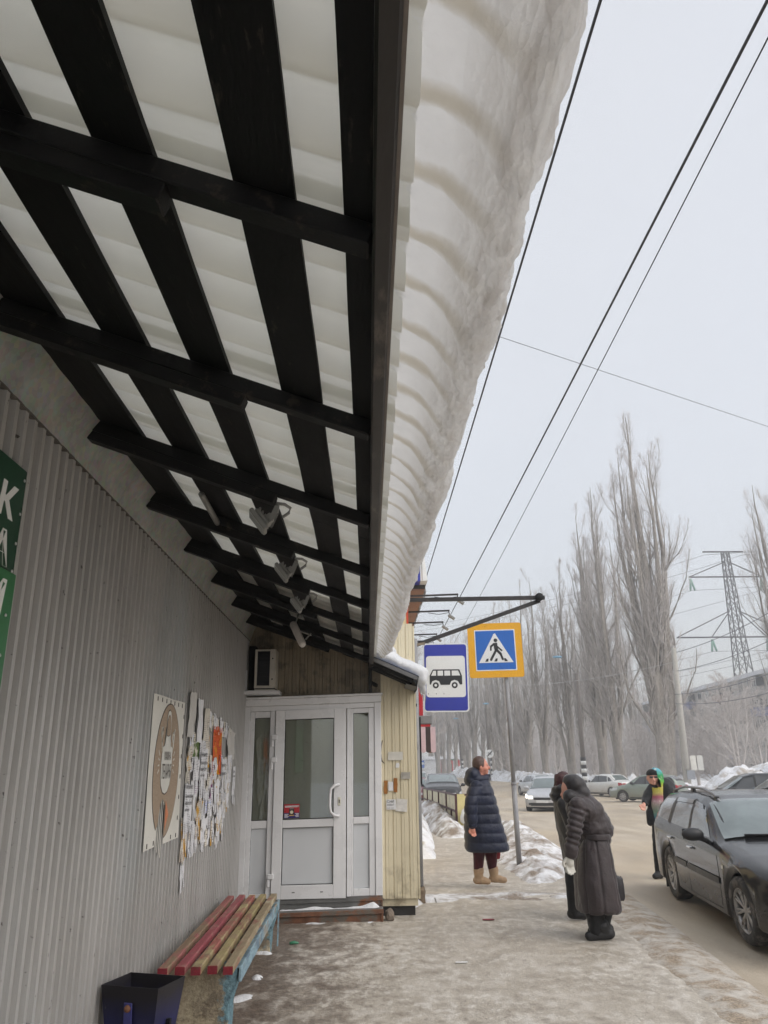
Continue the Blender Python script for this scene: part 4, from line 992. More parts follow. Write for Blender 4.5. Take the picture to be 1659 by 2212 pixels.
# ------------------------------------------------------------------ lamps under the canopy
M_LAMPG = pm('grey_lamp_housing', (.24, .24, .23), .12, 9, .45, .1); M_LGLASS = pm('lamp_glass', (.4, .42, .42), .05, 4, .15, 0); M_CONDUIT = pm('grey_conduit', (.28, .28, .27), .1, 40, .5, .3, 120)
def floodlight(loc, label):
    o = empty('floodlight', loc, R_(8), label, 'floodlight', 'floodlights under the canopy')
    Mx = Matrix.Rotation(R_(52), 4, 'Y')
    MB().box((-.085, -.075, -.155), (.085, .075, -.125), M=Mx, bev=.006).build('front_frame', M_LAMPG, o)
    MB().box((-.072, -.062, -.160), (.072, .062, -.1555), M=Mx).build('lens', M_LGLASS, o)
    MB().box((-.07, -.06, -.1245), (.07, .06, -.095), M=Mx, bev=.012).build('body', M_LAMPG, o)
    m = MB()
    for k in range(5): m.box((-.06 + k * .028, -.05, -.0945), (-.052 + k * .028, .05, -.078), M=Mx)
    m.build('cooling_fins', M_LAMPG, o)
    MB().box((.0, -.035, -.09), (.055, .035, -.045), M=Mx, bev=.006).build('driver_box', M_LAMPG, o)
    m = MB(); m.bar((-.03, -.08, -.10), (.01, -.08, .0), .03, .005, up=(0, 1, 0)); m.bar((-.03, .08, -.10), (.01, .08, .0), .03, .005, up=(0, 1, 0)); m.bar((.01, -.0825, .002), (.01, .0825, .002), .03, .005, up=(0, 0, 1)); m.build('bracket', M_LAMPG, o)
    m = MB(); m.tube([(.05, .0, -.05), (.09, 0, -.02), (.10, 0, .015), (.06, -.03, .03), (.0, -.06, .025)], .011, 8); m.build('conduit', M_CONDUIT, o)
    return o
for (y, lb) in ((3.46, 'nearest grey floodlight under the canopy rafters'), (4.50, 'second grey floodlight from the near end under the canopy'), (5.50, 'third and farthest grey floodlight under the canopy')):
    x = -.44; floodlight((x, y + .07, zr(x, -.05)), lb).scale = (.72, .72, .72)
tl = empty('tube_lamp', (-.655, 7.4, 2.78), 0, 'white tube lamp hanging aslant at the far end under the canopy', 'lamp')
ta, tb = Vector((-.722, 7.42, 2.855)), Vector((-.605, 7.30, 2.615)); TL = Vector(tl.location); td = (tb - ta).normalized()
m = MB(); m.tube([ta - TL, ta + td * .02 - TL, tb - td * .03 - TL, tb - TL], [.026, .036, .036, .024], 10); m.build('diffuser', pm('dirty_white_lamp', (.66, .62, .58), .15, 10, .4, .1, 30, stain=(.3, .25, .2), stain_at=.66, stain_scale=9), tl)
m = MB(); m.tube([ta - TL + Vector((.03, 0, 0)), ta - TL + Vector((.06, 0, .10))], .008, 6); m.tube([tb - TL + Vector((.02, 0, .06)), tb - TL + Vector((.07, 0, .12))], .008, 6); m.build('hanger', M_LAMPG, tl)
bt = empty('batten_lamp', (-.90, 4.28, zr(-.90, .02)), 0, 'small dusty batten lamp tucked behind a rafter', 'lamp')
m = MB(); m.tube([(-.02, -.22, .03), (0, .22, -.02)], .018, 8); m.build('tube', M_LAMPG, bt); MB().box((-.04, .20, -.05), (.03, .27, .0), bev=.006).build('end_cap', M_LAMPG, bt)
m = MB(); m.tube([(-1.02, 5.56, 3.02), (-.8, 5.55, 2.92), (-.62, 5.56, 2.90), (-.5, 5.56, 2.84)], .008, 6); tag(m.build('cable', M_CONDUIT), 'grey lamp cable sagging along a canopy rafter', 'cable')

# ================================================================== LOWER PORCH ROOF WITH ITS OWN SNOW
po = empty('porch_roof', (.3, 9.0, 2.6), 0, 'small lower porch roof with blue sheet edge beyond the main canopy', 'porch roof')
PO = Vector((.3, 9.0, 2.6))
def zp(x): return 2.655 - .44 * (x - .03)
def pb(name, a, b, w, h, mat, up=(.44, 0, 1)):
    m = MB(); m.bar(Vector(a) - PO, Vector(b) - PO, w, h, up=Vector(up).normalized(), bev=.003); return m.build(name, mat, po)
M_BLUESH = pm('blue_sheet_metal', srgb(60, 84, 124), .15, 6, .4, .1)
ys = np.linspace(8.52, 9.75, 60)
P = np.array([[[x - PO.x, y - PO.y, zp(x) + .03 + .006 * math.cos(2 * math.pi * y / .1) - PO.z] for y in ys] for x in np.linspace(.06, .56, 6)])
MB().grid(P, True).build('roof_sheet', M_BLUESH, po, fixn=False)
P2 = P.copy(); P2[:, :, 2] -= .008; MB().grid(P2, True).build('sheet_underside', pm('grey_underside', (.15, .15, .15), .2, 8, .6, .1), po, fixn=False)
pb('edge_board', (.06, 8.53, zp(.06) + .0), (.545, 8.53, zp(.545) + .0), .02, .045, pm('grey_edge', (.12, .12, .12), .2, 8, .6, .2))
for y in (8.62, 8.9, 9.05): pb('rafter', (.05, y, zp(.05) - .035), (.50, y, zp(.50) - .035), .05, .05, M_BLACK2)
for x in (.12, .30, .44): pb('batten', (x, 8.54, zp(x) - .005), (x, 9.08, zp(x) - .005), .03, .02, pm('greyed_batten', (.13, .12, .11), .3, 14, .8, .2) if x == .12 else M_BLACK)
# ribbed grey eave board
P = []
for k in range(13):
    y = 8.53 + k * .045
    P += [[[.535 - PO.x, y - PO.y, zp(.55) - .115 - PO.z], [.558 - PO.x, y - PO.y, zp(.55) + .018 - PO.z]], [[.541 - PO.x, y + .01 - PO.y, zp(.55) - .115 - PO.z], [.564 - PO.x, y + .01 - PO.y, zp(.55) + .018 - PO.z]], [[.541 - PO.x, y + .035 - PO.y, zp(.55) - .115 - PO.z], [.564 - PO.x, y + .035 - PO.y, zp(.55) + .018 - PO.z]]]
MB().grid(np.array(P), False).build('eave_board', pm('grey_ribbed_board', (.26, .26, .25), .15, 8, .6, .1), po, fixn=False)
P = np.array([[[.42 - PO.x + .12 * s, y - PO.y, zp(.43) - .105 - .035 * s - PO.z + .003 * (k % 2)] for s in (0, 1)] for k, y in enumerate(np.linspace(8.53, 9.08, 24))])
MB().grid(P, False).build('eave_soffit', pm('grey_soffit', (.20, .20, .19), .15, 8, .6, .1), po, fixn=False)
pb('tie_beam', (.03, 9.0, 2.44), (.60, 9.85, 2.235), .035, .035, M_BLACK2, (0, 0, 1)); pb('post', (.03, 8.96, 2.32), (.03, 8.96, 2.66), .04, .04, M_BLACK2, (0, 1, 0))
m = MB(); m.bar(Vector((.085, 8.5, zp(.08) + .05)) - PO, Vector((.085, 8.5, zp(.08) + .23)) - PO, .02, .02, up=(0, 1, 0)); m.build('snow_stop', M_RUST, po)

def blob_snow(name, prims, label, cat='snow', vox=.018, mat=None, amp=.012, sc=7, seed=0):
    m = MB()
    for (c, r) in prims:
        bm = bmesh.new(); bmesh.ops.create_icosphere(bm, subdivisions=3, radius=1)
        bm.verts.index_update(); m.add([Vector((c[0] + v.co.x * r[0], c[1] + v.co.y * r[1], c[2] + v.co.z * r[2])) for v in bm.verts], [[v.index for v in f.verts] for f in bm.faces]); bm.free()
    o = m.build('tmp', None, None); rm = o.modifiers.new('r', 'REMESH'); rm.mode = 'VOXEL'; rm.voxel_size = vox; sm = o.modifiers.new('s', 'SMOOTH'); sm.iterations = 4; sm.factor = .5
    dg = bpy.context.evaluated_depsgraph_get(); dg.update(); me = bpy.data.meshes.new_from_object(o.evaluated_get(dg)); bpy.data.objects.remove(o)
    V = np.zeros(len(me.vertices) * 3, np.float32); me.vertices.foreach_get('co', V); V = V.reshape(-1, 3); N = np.zeros(len(V) * 3, np.float32); me.vertices.foreach_get('normal', N); N = N.reshape(-1, 3)
    V = V + N * (amp * fbm(V * sc, 3, seed))[:, None]; me.vertices.foreach_set('co', V.astype(np.float32).ravel())
    me.polygons.foreach_set('use_smooth', np.ones(len(me.polygons), bool)); me.update(); me.materials.clear()
    return tag(link(name, me, None, mat or M_EAVESNOW2), label, cat)
def plain_snow():
    t = NT('soft_snow'); v = t.mapping((1, 1, 1)); n = t.noise(v, 9, 6, .6); f = t.noise(v, 60, 4, .6)
    col = t.ramp(n, [(.3, (.78, .79, .81)), (.7, (.88, .89, .90))]); nr = t.bump(t.math('ADD', n, t.math('MULTIPLY', f, .4)), .5, .02)
    p = t.bsdf(col, .6, 0, nr, .3); tr = t.n('ShaderNodeBsdfTranslucent'); t.l(col, tr.inputs[0]); mx = t.n('ShaderNodeMixShader'); mx.inputs[0].default_value = .3
    t.l(p, mx.inputs[1]); t.l(tr.outputs[0], mx.inputs[2]); return t.done(mx.outputs[0])
M_EAVESNOW2 = plain_snow()
pr = []
for k in range(9):
    t_ = k / 8; x = .12 + .46 * t_; pr += [((x, 8.78, zp(x) + .10 - .02 * t_), (.11, .26, .085)), ((x, 9.2, zp(x) + .12), (.11, .35, .10))]
pr += [((.60, 8.75, zp(.60) + .03), (.06, .22, .09)), ((.615, 8.8, zp(.6) - .05), (.035, .18, .08)), ((.16, 8.62, 2.78), (.07, .16, .16)), ((.13, 8.5, 2.84), (.06, .2, .12)), ((.22, 8.75, 2.74), (.10, .2, .11))]
blob_snow('roof_snow', pr, 'rounded snow cap bulging over the small porch roof', amp=.016, seed=4)
def icicle(x, y, z, L, r, label):
    m = MB(); m.tube([(x, y, z), (x + .003, y, z - L * .4), (x, y, z - L)], [r, r * .6, .0015], 7)
    return tag(m.build('icicle', M_ICICLE), label, 'icicle', 'icicles under the porch roof snow')
def ic_mat():
    t = NT('icicle_ice'); return t.done(t.bsdf((.85, .88, .92), .12, 0, None, .5, Transmission_Weight=.7))
M_ICICLE = ic_mat()
icicle(.615, 8.72, zp(.6) - .11, .10, .012, 'left and longer icicle under the porch roof snow'); icicle(.645, 8.80, zp(.6) - .10, .12, .010, 'right icicle with thin tip under the porch roof snow'); icicle(.59, 8.66, zp(.6) - .11, .055, .010, 'stub icicle nearest the grey eave board of the porch')

# ================================================================== GREY POST, BUS STOP SIGN, WIRE BRACKET
M_POST = pm('grey_pipe', (.26, .26, .27), .2, 8, .5, .15, 50, stain=(.10, .095, .09), stain_at=.60, stain_scale=5, stretch=(1, 1, .4))
ps = empty('post', (.61, 9.96, 0), 0, 'grey steel post with taped foot at the corner of the yellow wall', 'post')
m = MB(); m.tube([(0, 0, -.1), (0, 0, 3.08)], .036, 12); m.build('pipe', M_POST, ps)
m = MB(); m.tube([(0.002, -.004, -.05), (0, -.004, .06), (.003, -.004, .12), (0, -.004, .17)], [.058, .052, .058, .046], 9); m.build('foot_wrap', pm('brown_rag', srgb(112, 98, 82), .35, 24, .9, .6), ps)
m = MB(); m.bar((.0, 0, 3.0), (.13, .0, 3.02), .03, .03); m.build('sign_arm', pm('rusty_arm', (.25, .2, .14), .3, 20, .8, .3), ps)
MB().box((.034, -.02, 1.30), (.052, .10, 2.10), bev=.004).build('board_edge', M_BLACK2, ps)

# ---- drawing helpers for road signs: plane x right, z up, facing -y
def rrect(w, h, r, n=6):
    P = []
    for (cx_, cz_, a0) in ((w / 2 - r, h / 2 - r, 0), (-w / 2 + r, h / 2 - r, 90), (-w / 2 + r, -h / 2 + r, 180), (w / 2 - r, -h / 2 + r, 270)):
        for k in range(n + 1): t_ = R_(a0 + 90 * k / n); P.append((cx_ + r * math.cos(t_), cz_ + r * math.sin(t_)))
    return P
def plate(name, poly, y0, y1, mat, parent, off=(0, 0)):
    m = MB(); m.prism([(x + off[0], z + off[1]) for x, z in poly], y0, y1); return m.build(name, mat, parent)
def disc(cx_, cz_, r, n=20): return [(cx_ + r * math.cos(2 * math.pi * k / n), cz_ + r * math.sin(2 * math.pi * k / n)) for k in range(n)]
def capsule(p, q, r, n=6):
    p, q = np.array(p), np.array(q); d = (q - p) / np.linalg.norm(q - p); a0 = math.atan2(d[1], d[0]); P = []
    for k in range(n + 1): t_ = a0 - math.pi / 2 + math.pi * k / n; P.append((q[0] + r * math.cos(t_), q[1] + r * math.sin(t_)))
    for k in range(n + 1): t_ = a0 + math.pi / 2 + math.pi * k / n; P.append((p[0] + r * math.cos(t_), p[1] + r * math.sin(t_)))
    return P
def sign_mat(name, c, rough=.35): return pm(name, c, .05, 3, rough, .03, 30, stain=tuple(x * .75 for x in c), stain_at=.70, stain_scale=5)
M_SBLUE = sign_mat('sign_violet_blue', srgb(46, 56, 158)); M_SBLUE2 = sign_mat('sign_blue', srgb(30, 98, 184)); M_SWHITE = sign_mat('sign_white', (.74, .75, .75)); M_SBLK = sign_mat('sign_black', (.02, .02, .022)); M_SYEL = sign_mat('sign_yellow', srgb(224, 164, 20)); M_SBACK = pm('sign_back_grey', (.3, .3, .31), .1, 6, .5, .1, metal=.3)
def bus_sign(name, loc, rz, s, label, parent=None, simple=False):
    o = empty(name, loc, rz, label, 'sign'); o.scale = (s, s, s)
    W, H = .60, .90
    plate('panel', rrect(W, H, .045), 0, .03, M_SBACK, o)
    wb = plate('white_border', rrect(W, H, .045), -.003, -.0005, M_SWHITE, o); plate('blue_field', rrect(W - .036, H - .036, .035), -.006, -.0035, M_SBLUE, o)
    wp = plate('white_panel', rrect(.52, .54, .04), -.009, -.0065, M_SWHITE, o, (0, .01))
    # van-like bus pictogram
    bodyp = [(-.215, -.105), (-.215, .01), (-.175, .085), (-.165, .092), (.175, .092), (.185, .085), (.215, .005), (.215, -.105), (.185, -.108), (.16, -.062), (.115, -.045), (.07, -.062), (.05, -.11), (-.07, -.11), (-.09, -.062), (-.135, -.045), (-.18, -.062), (-.2, -.105)]
    q = plate('bus', [(x, z + .01) for x, z in bodyp], -.012, -.0095, M_SBLK, wp)
    for poly in ([(-.195, .01), (-.165, .075), (-.128, .075), (-.128, .01)], [(-.108, .01), (-.108, .075), (-.035, .075), (-.035, .01)], [(-.018, .01), (-.018, .075), (.06, .075), (.06, .01)], [(.08, .01), (.08, .075), (.165, .075), (.192, .01)]):
        plate('bus_window', [(x, z + .01) for x, z in poly], -.0145, -.0125, M_SWHITE, wp)
    for cx_ in (-.135, .115):
        plate('bus_wheel', disc(cx_, -.105, .040), -.012, -.0096, M_SBLK, wp); plate('bus_hub', disc(cx_, -.105, .018), -.0145, -.0125, M_SWHITE, wp)
    for x in (-.235, -.13, -.03): plate('bolt', disc(x, -.215, .006, 8), -.012, -.0095, M_SBLK, wp)
    for (x, z) in ((-.278, .43), (.0, .435)): plate('bolt', disc(x, z, .006, 8), -.0075, -.0065, M_SBLK, wb)
    return o
bs = bus_sign('bus_stop_sign', (1.01, 10.08, 2.60), R_(-6), .97, 'blue bus stop sign with a black bus pictogram beside the grey post')
bs.rotation_euler = (0, R_(.6), R_(-6))
br_ = empty('wire_bracket', (.6, 10.12, 3.0), 0, 'dark steel triangular wire bracket reaching out above the bus stop sign', 'bracket')
m = MB(); m.bar((-.35, 0, .62), (1.78, 0, .64), .045, .05); m.build('top_arm', M_FASC, br_)
m = MB(); m.bar((.02, .03, .02), (1.72, .03, .605), .04, .05); m.build('diagonal_brace', M_FASC, br_)
m = MB(); m.lathe([(0, -.03), (.05, -.03), (.055, -.01), (.035, 0), (.055, .01), (.05, .03), (0, .03)], 16, Matrix.Translation((1.70, -.05, .64)) @ Matrix.Rotation(R_(90), 4, 'X')); m.build('pulley', M_BLACK2, br_)

cs = empty('crossing_sign', (2.41, 13.39, -.05), R_(-4), 'yellow-bordered blue pedestrian crossing sign on a leaning grey pole', 'sign')
cs.rotation_euler = (R_(.5), R_(-.6), R_(-4))
m = MB(); m.tube([(0, 0, -.05), (0, 0, 1.25)], .043, 12); m.tube([(0, 0, 1.25), (0, 0, 3.6)], .036, 12); m.tube([(0, 0, 1.24), (0, 0, 1.28)], .047, 12); m.build('pole', M_POST, cs)
cp = plate('panel', rrect(.93, .93, .04), -.07, -.045, M_SBACK, cs, (-.16, 3.44)); OFF = (-.16, 3.44)
plate('yellow_field', rrect(.93, .93, .04), -.074, -.0705, M_SYEL, cs, OFF); w2 = plate('white_border', rrect(.70, .70, .01), -.077, -.0745, M_SWHITE, cs, OFF); plate('blue_field', rrect(.665, .665, .015), -.080, -.0775, M_SBLUE2, cs, OFF)
tri = plate('white_triangle', [(-.295, -.215), (.295, -.215), (.01, .285), (-.01, .285)], -.083, -.0805, M_SWHITE, cs, OFF)
def pict(poly): return plate('walking_figure', [(x, z) for x, z in poly], -.086, -.0835, M_SBLK, tri, OFF)
pict(disc(.01, .165, .032)); pict([(-.03, .12), (.035, .125), (.045, .01), (.0, -.03), (-.02, .01)])
pict(capsule((-.02, .105), (-.075, .06), .017)); pict(capsule((-.075, .06), (-.08, .0), .014)); pict(capsule((.04, .05), (.105, -.01), .014))
pict(capsule((-.0, -.02), (-.085, -.165), .020)); pict(capsule((.02, .0), (.085, -.07), .022)); pict(capsule((.085, -.07), (.115, -.16), .018))
for x in (-.155, .0, .165): plate('crossing_stripe', [(x - .033, -.195), (x + .018, -.195), (x + .028, -.145), (x - .005, -.145)] if x < .1 else [(x - .02, -.195), (x + .035, -.195), (x + .005, -.145), (x - .03, -.145)], -.086, -.0835, M_SBLK, tri, OFF)

# ================================================================== OVERHEAD WIRES
M_WIRE = pm('black_cable', (.02, .02, .022), .1, 9, .5, 0)
def wire(p, q, r, label, sag=.0, n=24, mat=None):
    p, q = Vector(p), Vector(q); pts = []
    for k in range(n + 1):
        t_ = k / n; a = p.lerp(q, t_); a.z -= 4 * sag * t_ * (1 - t_); pts.append(a)
    m = MB(); m.tube(pts, r, 6); return tag(m.build('overhead_wire', mat or M_WIRE), label, 'wire')
wire((1.46, 2.2, 6.02), (1.46, 34, 5.9), .011, 'thick black cable running just outside the snow-laden eave', .06)
wire((2.76, 2.5, 6.5), (2.86, 30, 6.35), .014, 'thick black cable overhead right of the eave, the left of two', .04)
wire((2.86, 2.5, 6.5), (3.70, 34, 6.35), .007, 'thinner cable overhead, the right of two close together', .10)
wire((-6, 6.2, 8.1), (30, 26.6, 8.0), .0045, 'thin wire crossing the grey sky from left to right', .05)

# ================================================================== SECOND SHOP BUILDING BEYOND
b2 = empty('second_shop', (-1.0, 13, 0), 0, 'cream panelled shop building beyond the kiosk with brown eave soffit', 'shop building')
M_CREAM = pm('cream_panel', srgb(226, 210, 164), .06, 3, .45, .05)
P = []
for k in range(10):
    x = -1.3 + k * .30; P += [[[x, 0, -.2], [x, 0, 4.36]], [[x + .004, .012, -.2], [x + .004, .012, 4.36]], [[x + .012, .012, -.2], [x + .012, .012, 4.36]], [[x + .016, 0, -.2], [x + .016, 0, 4.36]]]
P = [p for p in P if p[0][0] < 1.68] + [[[1.69, 0, -.2], [1.69, 0, 4.36]]]
MB().grid(np.array(P), False).build('front_cladding', M_CREAM, b2, fixn=False)
MB().box((-1.3, .02, -.3), (1.685, 9, 4.36)).build('shop_body', M_CREAM, b2)
MB().box((1.665, -.012, -.2), (1.70, .03, 4.36)).build('corner_trim', pm('orange_red_trim', srgb(196, 70, 40), .1, 6, .5, .05), b2)
M_SOFF = pm('brown_soffit', srgb(150, 112, 92), .15, 7, .6, .1)
for k in range(24):
    y = -.02 + k * .25; MB().box((1.70, y, 4.37 + (.004 if k % 2 else 0)), (1.99, y + .246, 4.40)).build('soffit_board', M_SOFF, b2)
MB().box((-1.3, -.05, 4.401), (2.0, 9, 4.46)).build('roof_edge', pm('dark_edge', (.05, .045, .04), .3, 14, .8, .5), b2)
MB().box((1.80, -.35, 4.462), (1.90, 5, 5.05)).build('roof_sign_side', M_SBLUE, b2); MB().prism([(1.90, 4.465), (2.02, 4.47), (1.96, 5.05), (1.90, 5.05)], -.36, 5).build('roof_sign_cap', M_WHITE, b2); MB().box((1.925, -.368, 4.468), (1.932, -.3605, 5.04)).build('sign_seam', M_RUST, b2)
for k in range(40):
    pass
def icefringe(x, y0, y1, z, n, label):
    m = MB()
    for k in range(n):
        y = y0 + (y1 - y0) * k / n; L = random.uniform(.03, .16); m.tube([(x + random.uniform(-.02, .02), y, z), (x, y, z - L)], [random.uniform(.01, .025), .002], 5, cap=False)
    return tag(m.build('ice_fringe', dirty_snow_mat('dirty_ice', (.35, .34, .33), srgb(80, 74, 66), .5, 9)), label, 'ice', kind='stuff')
icefringe(1.0, 13.0, 21.5, 4.42, 110, 'ragged dirty ice fringe along the second shop eave')
MB().box((1.70, .3, 2.30), (1.93, 6, 2.80), bev=.01).build('red_sign_box', pm('red_sign', srgb(176, 26, 40), .06, 3, .35, .03), b2)
MB().box((1.70, .1, 2.16), (2.06, 6.2, 2.295), bev=.01).build('canopy_slab', pm('grey_slab', (.18, .18, .18), .2, 6, .7, .1), b2)
MB().box((1.70, .12, 2.12), (2.03, 6.2, 2.158)).build('red_strip', pm('red_strip', srgb(190, 36, 44), .06, 3, .35, .03), b2)
M_AWB = pm('brown_awning', srgb(66, 56, 54), .12, 10, .9, .1); M_AWP = pm('pink_awning', srgb(206, 180, 184), .08, 10, .9, .1)
for k in range(5):
    x0 = 1.70 + k * .082; poly = [(x0, 2.115), (x0 + .081, 2.115), (x0 + .081, 1.74)] + [(x0 + .0405 + .0405 * math.cos(R_(a_)), 1.74 + .03 * math.sin(R_(a_))) for a_ in (-30, -60, -90, -120, -150)] + [(x0, 1.74)]
    plate('awning_flap', poly, .10 + .35 * (k % 2) * 0, .104, (M_AWP, M_AWB)[k % 2], b2)
for k in range(14):
    y0 = .12 + k * .10; m = MB(); m.box((2.106, y0, 1.72), (2.11, y0 + .098, 2.115)); m.build('awning_flap', (M_AWB, M_AWP)[k % 2], b2)
for k, y in enumerate((12.62, 14.05, 15.25, 16.75, 17.7)):
    o = empty('arm_lamp', (.92, y, 4.2), 0, ['nearest', 'second', 'third', 'fourth', 'farthest'][k] + ' thin arm floodlight sticking out from the second shop eave', 'lamp', 'arm floodlights on the second shop')
    m = MB(); m.bar((-.2, 0, 0), (.60, -.02, .02), .028, .028); m.build('arm', M_FASC, o)
    m = MB(); m.tube([(.58, -.02, .02), (.60, -.02, -.07)], .010, 6); m.tube([(.2, -.02, -.02), (.4, -.02, -.05), (.57, -.02, -.02)], .006, 5); m.build('drop_cable', M_WIRE, o)
    MB().box((-.07, -.05, -.02), (.07, .05, .02), M=Matrix.Translation((.63, -.02, -.10)) @ Matrix.Rotation(R_(35), 4, 'Y'), bev=.005).build('lamp_head', M_LAMPG, o)

# ================================================================== PEOPLE
def at(px_, py_, Y):
    """point at depth Y seen at photo position (1659 px wide)"""
    d = CAM_R @ np.array([px_ - 829.5, -(py_ - 1106.0), -CAM_F]); return Vector((0, 0, CAM_H)) + Vector(d * (Y / d[1]))
def cap_shape(m, p, q, r0, r1, n=14, rings=5):
    p, q = Vector(p), Vector(q); d = q - p; L = d.length; d = d.normalized() if L > 1e-6 else Vector((0, 0, 1))
    prof = [(max(1e-4, r0 * math.sin(a)), -r0 * math.cos(a)) for a in np.linspace(0.02, math.pi / 2, rings)] + [(max(1e-4, r1 * math.cos(a)), L + r1 * math.sin(a)) for a in np.linspace(0, math.pi / 2 - .02, rings)]
    M = d.to_track_quat('Z', 'Y').to_matrix().to_4x4(); M.translation = p
    k0 = len(m.v); m.lathe(prof, n, M); mm = len(prof)
    m.f.append(tuple(k0 + k * mm for k in range(n))[::-1]); m.sm.append(True); m.f.append(tuple(k0 + k * mm + mm - 1 for k in range(n))); m.sm.append(True)
def ell_shape(m, c, r, rot=None):
    bm = bmesh.new(); bmesh.ops.create_icosphere(bm, subdivisions=3, radius=1); bm.verts.index_update()
    Rm = rot if rot is not None else Matrix.Identity(3)
    m.add([Vector(c) + Rm @ Vector((v.co.x * r[0], v.co.y * r[1], v.co.z * r[2])) for v in bm.verts], [[v.index for v in f.verts] for f in bm.faces], True); bm.free()
def loft_shape(m, rows, n=28, p=2.4):
    """rows of (centre, rx, ry) elliptical sections stacked upwards or downwards -> closed"""
    vs = []; fs = []
    for c, rx, ry in rows:
        c = Vector(c)
        for k in range(n):
            t = 2 * math.pi * k / n; ct, st_ = math.cos(t), math.sin(t)
            vs.append(c + Vector((rx * abs(ct) ** (2 / p) * (1 if ct >= 0 else -1), ry * abs(st_) ** (2 / p) * (1 if st_ >= 0 else -1), 0)))
    for i in range(len(rows) - 1):
        for k in range(n):
            k2 = (k + 1) % n; fs.append((i * n + k, i * n + k2, (i + 1) * n + k2, (i + 1) * n + k))
    fs.append(tuple(range(n))); fs.append(tuple((len(rows) - 1) * n + k for k in range(n)))
    m.add(vs, fs, True)
def skin_wrap(m, vox, smooth=3, disp=None, fac=.5):
    """one continuous surface from overlapping shapes"""
    o = m.build('tmp', None, None); rm = o.modifiers.new('r', 'REMESH'); rm.mode = 'VOXEL'; rm.voxel_size = vox
    if smooth: sm = o.modifiers.new('s', 'SMOOTH'); sm.iterations = smooth; sm.factor = fac
    dg = bpy.context.evaluated_depsgraph_get(); dg.update(); me = bpy.data.meshes.new_from_object(o.evaluated_get(dg)); bpy.data.objects.remove(o)
    me.materials.clear()
    if disp is not None:
        V = np.zeros(len(me.vertices) * 3, np.float32); me.vertices.foreach_get('co', V); V = V.reshape(-1, 3)
        N = np.zeros(len(V) * 3, np.float32); me.vertices.foreach_get('normal', N); N = N.reshape(-1, 3)
        V = V + N * disp(V, N)[:, None]; me.vertices.foreach_set('co', V.astype(np.float32).ravel())
    me.polygons.foreach_set('use_smooth', np.ones(len(me.polygons), bool)); me.update(); return me
def garment(name, m, mat, person, vox=.012, smooth=3, disp=None):
    me = skin_wrap(m, vox, smooth, disp); o = link(name, me, None, mat); o.parent = person; o.matrix_parent_inverse = Matrix.Translation(person.location).inverted(); return o
def seams_z(zs, w=.014, d=.014):
    def f(V, N):
        r = np.zeros(len(V))
        for z in zs: r -= d * np.exp(-((V[:, 2] - z) / w) ** 2)
        return r
    return f
def fabric(name, c, rough=.7, sheen=.3, var=.2, bs=14):
    t = NT(name); v = t.mapping((1, 1, 1)); n = t.noise(v, 5, 6, .6); f = t.noise(v, bs, 6, .65); w = t.noise(v, 220, 2)
    col = t.ramp(n, [(.3, tuple(x * (1 - var) for x in c)), (.7, tuple(min(1, x * (1 + var)) for x in c))])
    return t.done(t.bsdf(col, rough, 0, t.bump(t.math('ADD', f, t.math('MULTIPLY', w, .15)), .55, .02), .35, Sheen_Weight=sheen, Sheen_Roughness=.4))
M_SKIN = pm('skin', srgb(206, 152, 132), .08, 12, .5, .05, 60); M_SKINR = pm('ruddy_skin', srgb(204, 138, 118), .1, 14, .5, .05, 60); M_LIP = pm('lips', srgb(160, 84, 78), .05, 9, .5, 0); M_EYE = pm('eye_dark', (.03, .025, .02), .05, 9, .2, 0)

def hand(m, wrist, tip_dir, side, s=1.0, curl=.6):
    """palm, four unequal bent fingers and a thumb"""
    w = Vector(wrist); d = Vector(tip_dir).normalized(); s_ = Vector(side).normalized(); nrm = d.cross(s_)
    cap_shape(m, w, w + d * .055 * s, .026 * s, .034 * s, 10, 4)
    for k, L in enumerate((.062, .072, .068, .052)):
        b = w + d * .075 * s + s_ * (k - 1.5) * .019 * s; mid = b + d * L * .5 * s + nrm * .012 * s; e = mid + (d * (1 - curl) + nrm * curl).normalized() * L * .5 * s
        cap_shape(m, b, mid, .0105 * s, .010 * s, 8, 3); cap_shape(m, mid, e, .010 * s, .0085 * s, 8, 3)
    b = w + d * .025 * s - s_ * .032 * s; mid = b + (d * .7 - s_ * .6).normalized() * .035 * s; cap_shape(m, b, mid, .013 * s, .011 * s, 8, 3); cap_shape(m, mid, mid + d * .03 * s + nrm * .008, .011 * s, .009 * s, 8, 3)

def boot(name, heel, toe, person, mat, sole_mat, shaft_top, rs=.055, h=.05, lace=None):
    heel, toe = Vector(heel), Vector(toe); m = MB(); up = Vector((0, 0, 1)); dr = (toe - heel).normalized()
    cap_shape(m, heel + up * .06, heel + dr * .1 + up * .055, .05, .048); cap_shape(m, heel + dr * .08 + up * .055, toe - dr * .045 + up * .042, .047, .040); cap_shape(m, heel + dr * .025 + up * .06, shaft_top, .05, rs)
    o = garment(name, m, mat, person, .009, 3)
    m = MB(); cap_shape(m, heel + dr * .0 + up * .02, toe - dr * .04 + up * .02, .046, .043); me = skin_wrap(m, .009, 1)
    for v in me.vertices: v.co.z = min(max(v.co.z, min(heel.z, toe.z) + .002), min(heel.z, toe.z) + .034)
    so = link('sole', me, o, sole_mat); so.matrix_parent_inverse = Matrix.Translation(person.location).inverted()
    return o

def person_obj(m, loc, label, mat, vox=.0095):
    me = skin_wrap(m, vox, 2); me.transform(Matrix.Translation(-Vector(loc)))
    o = link('person', me, None, mat); o.location = loc; tag(o, label, 'person'); return o

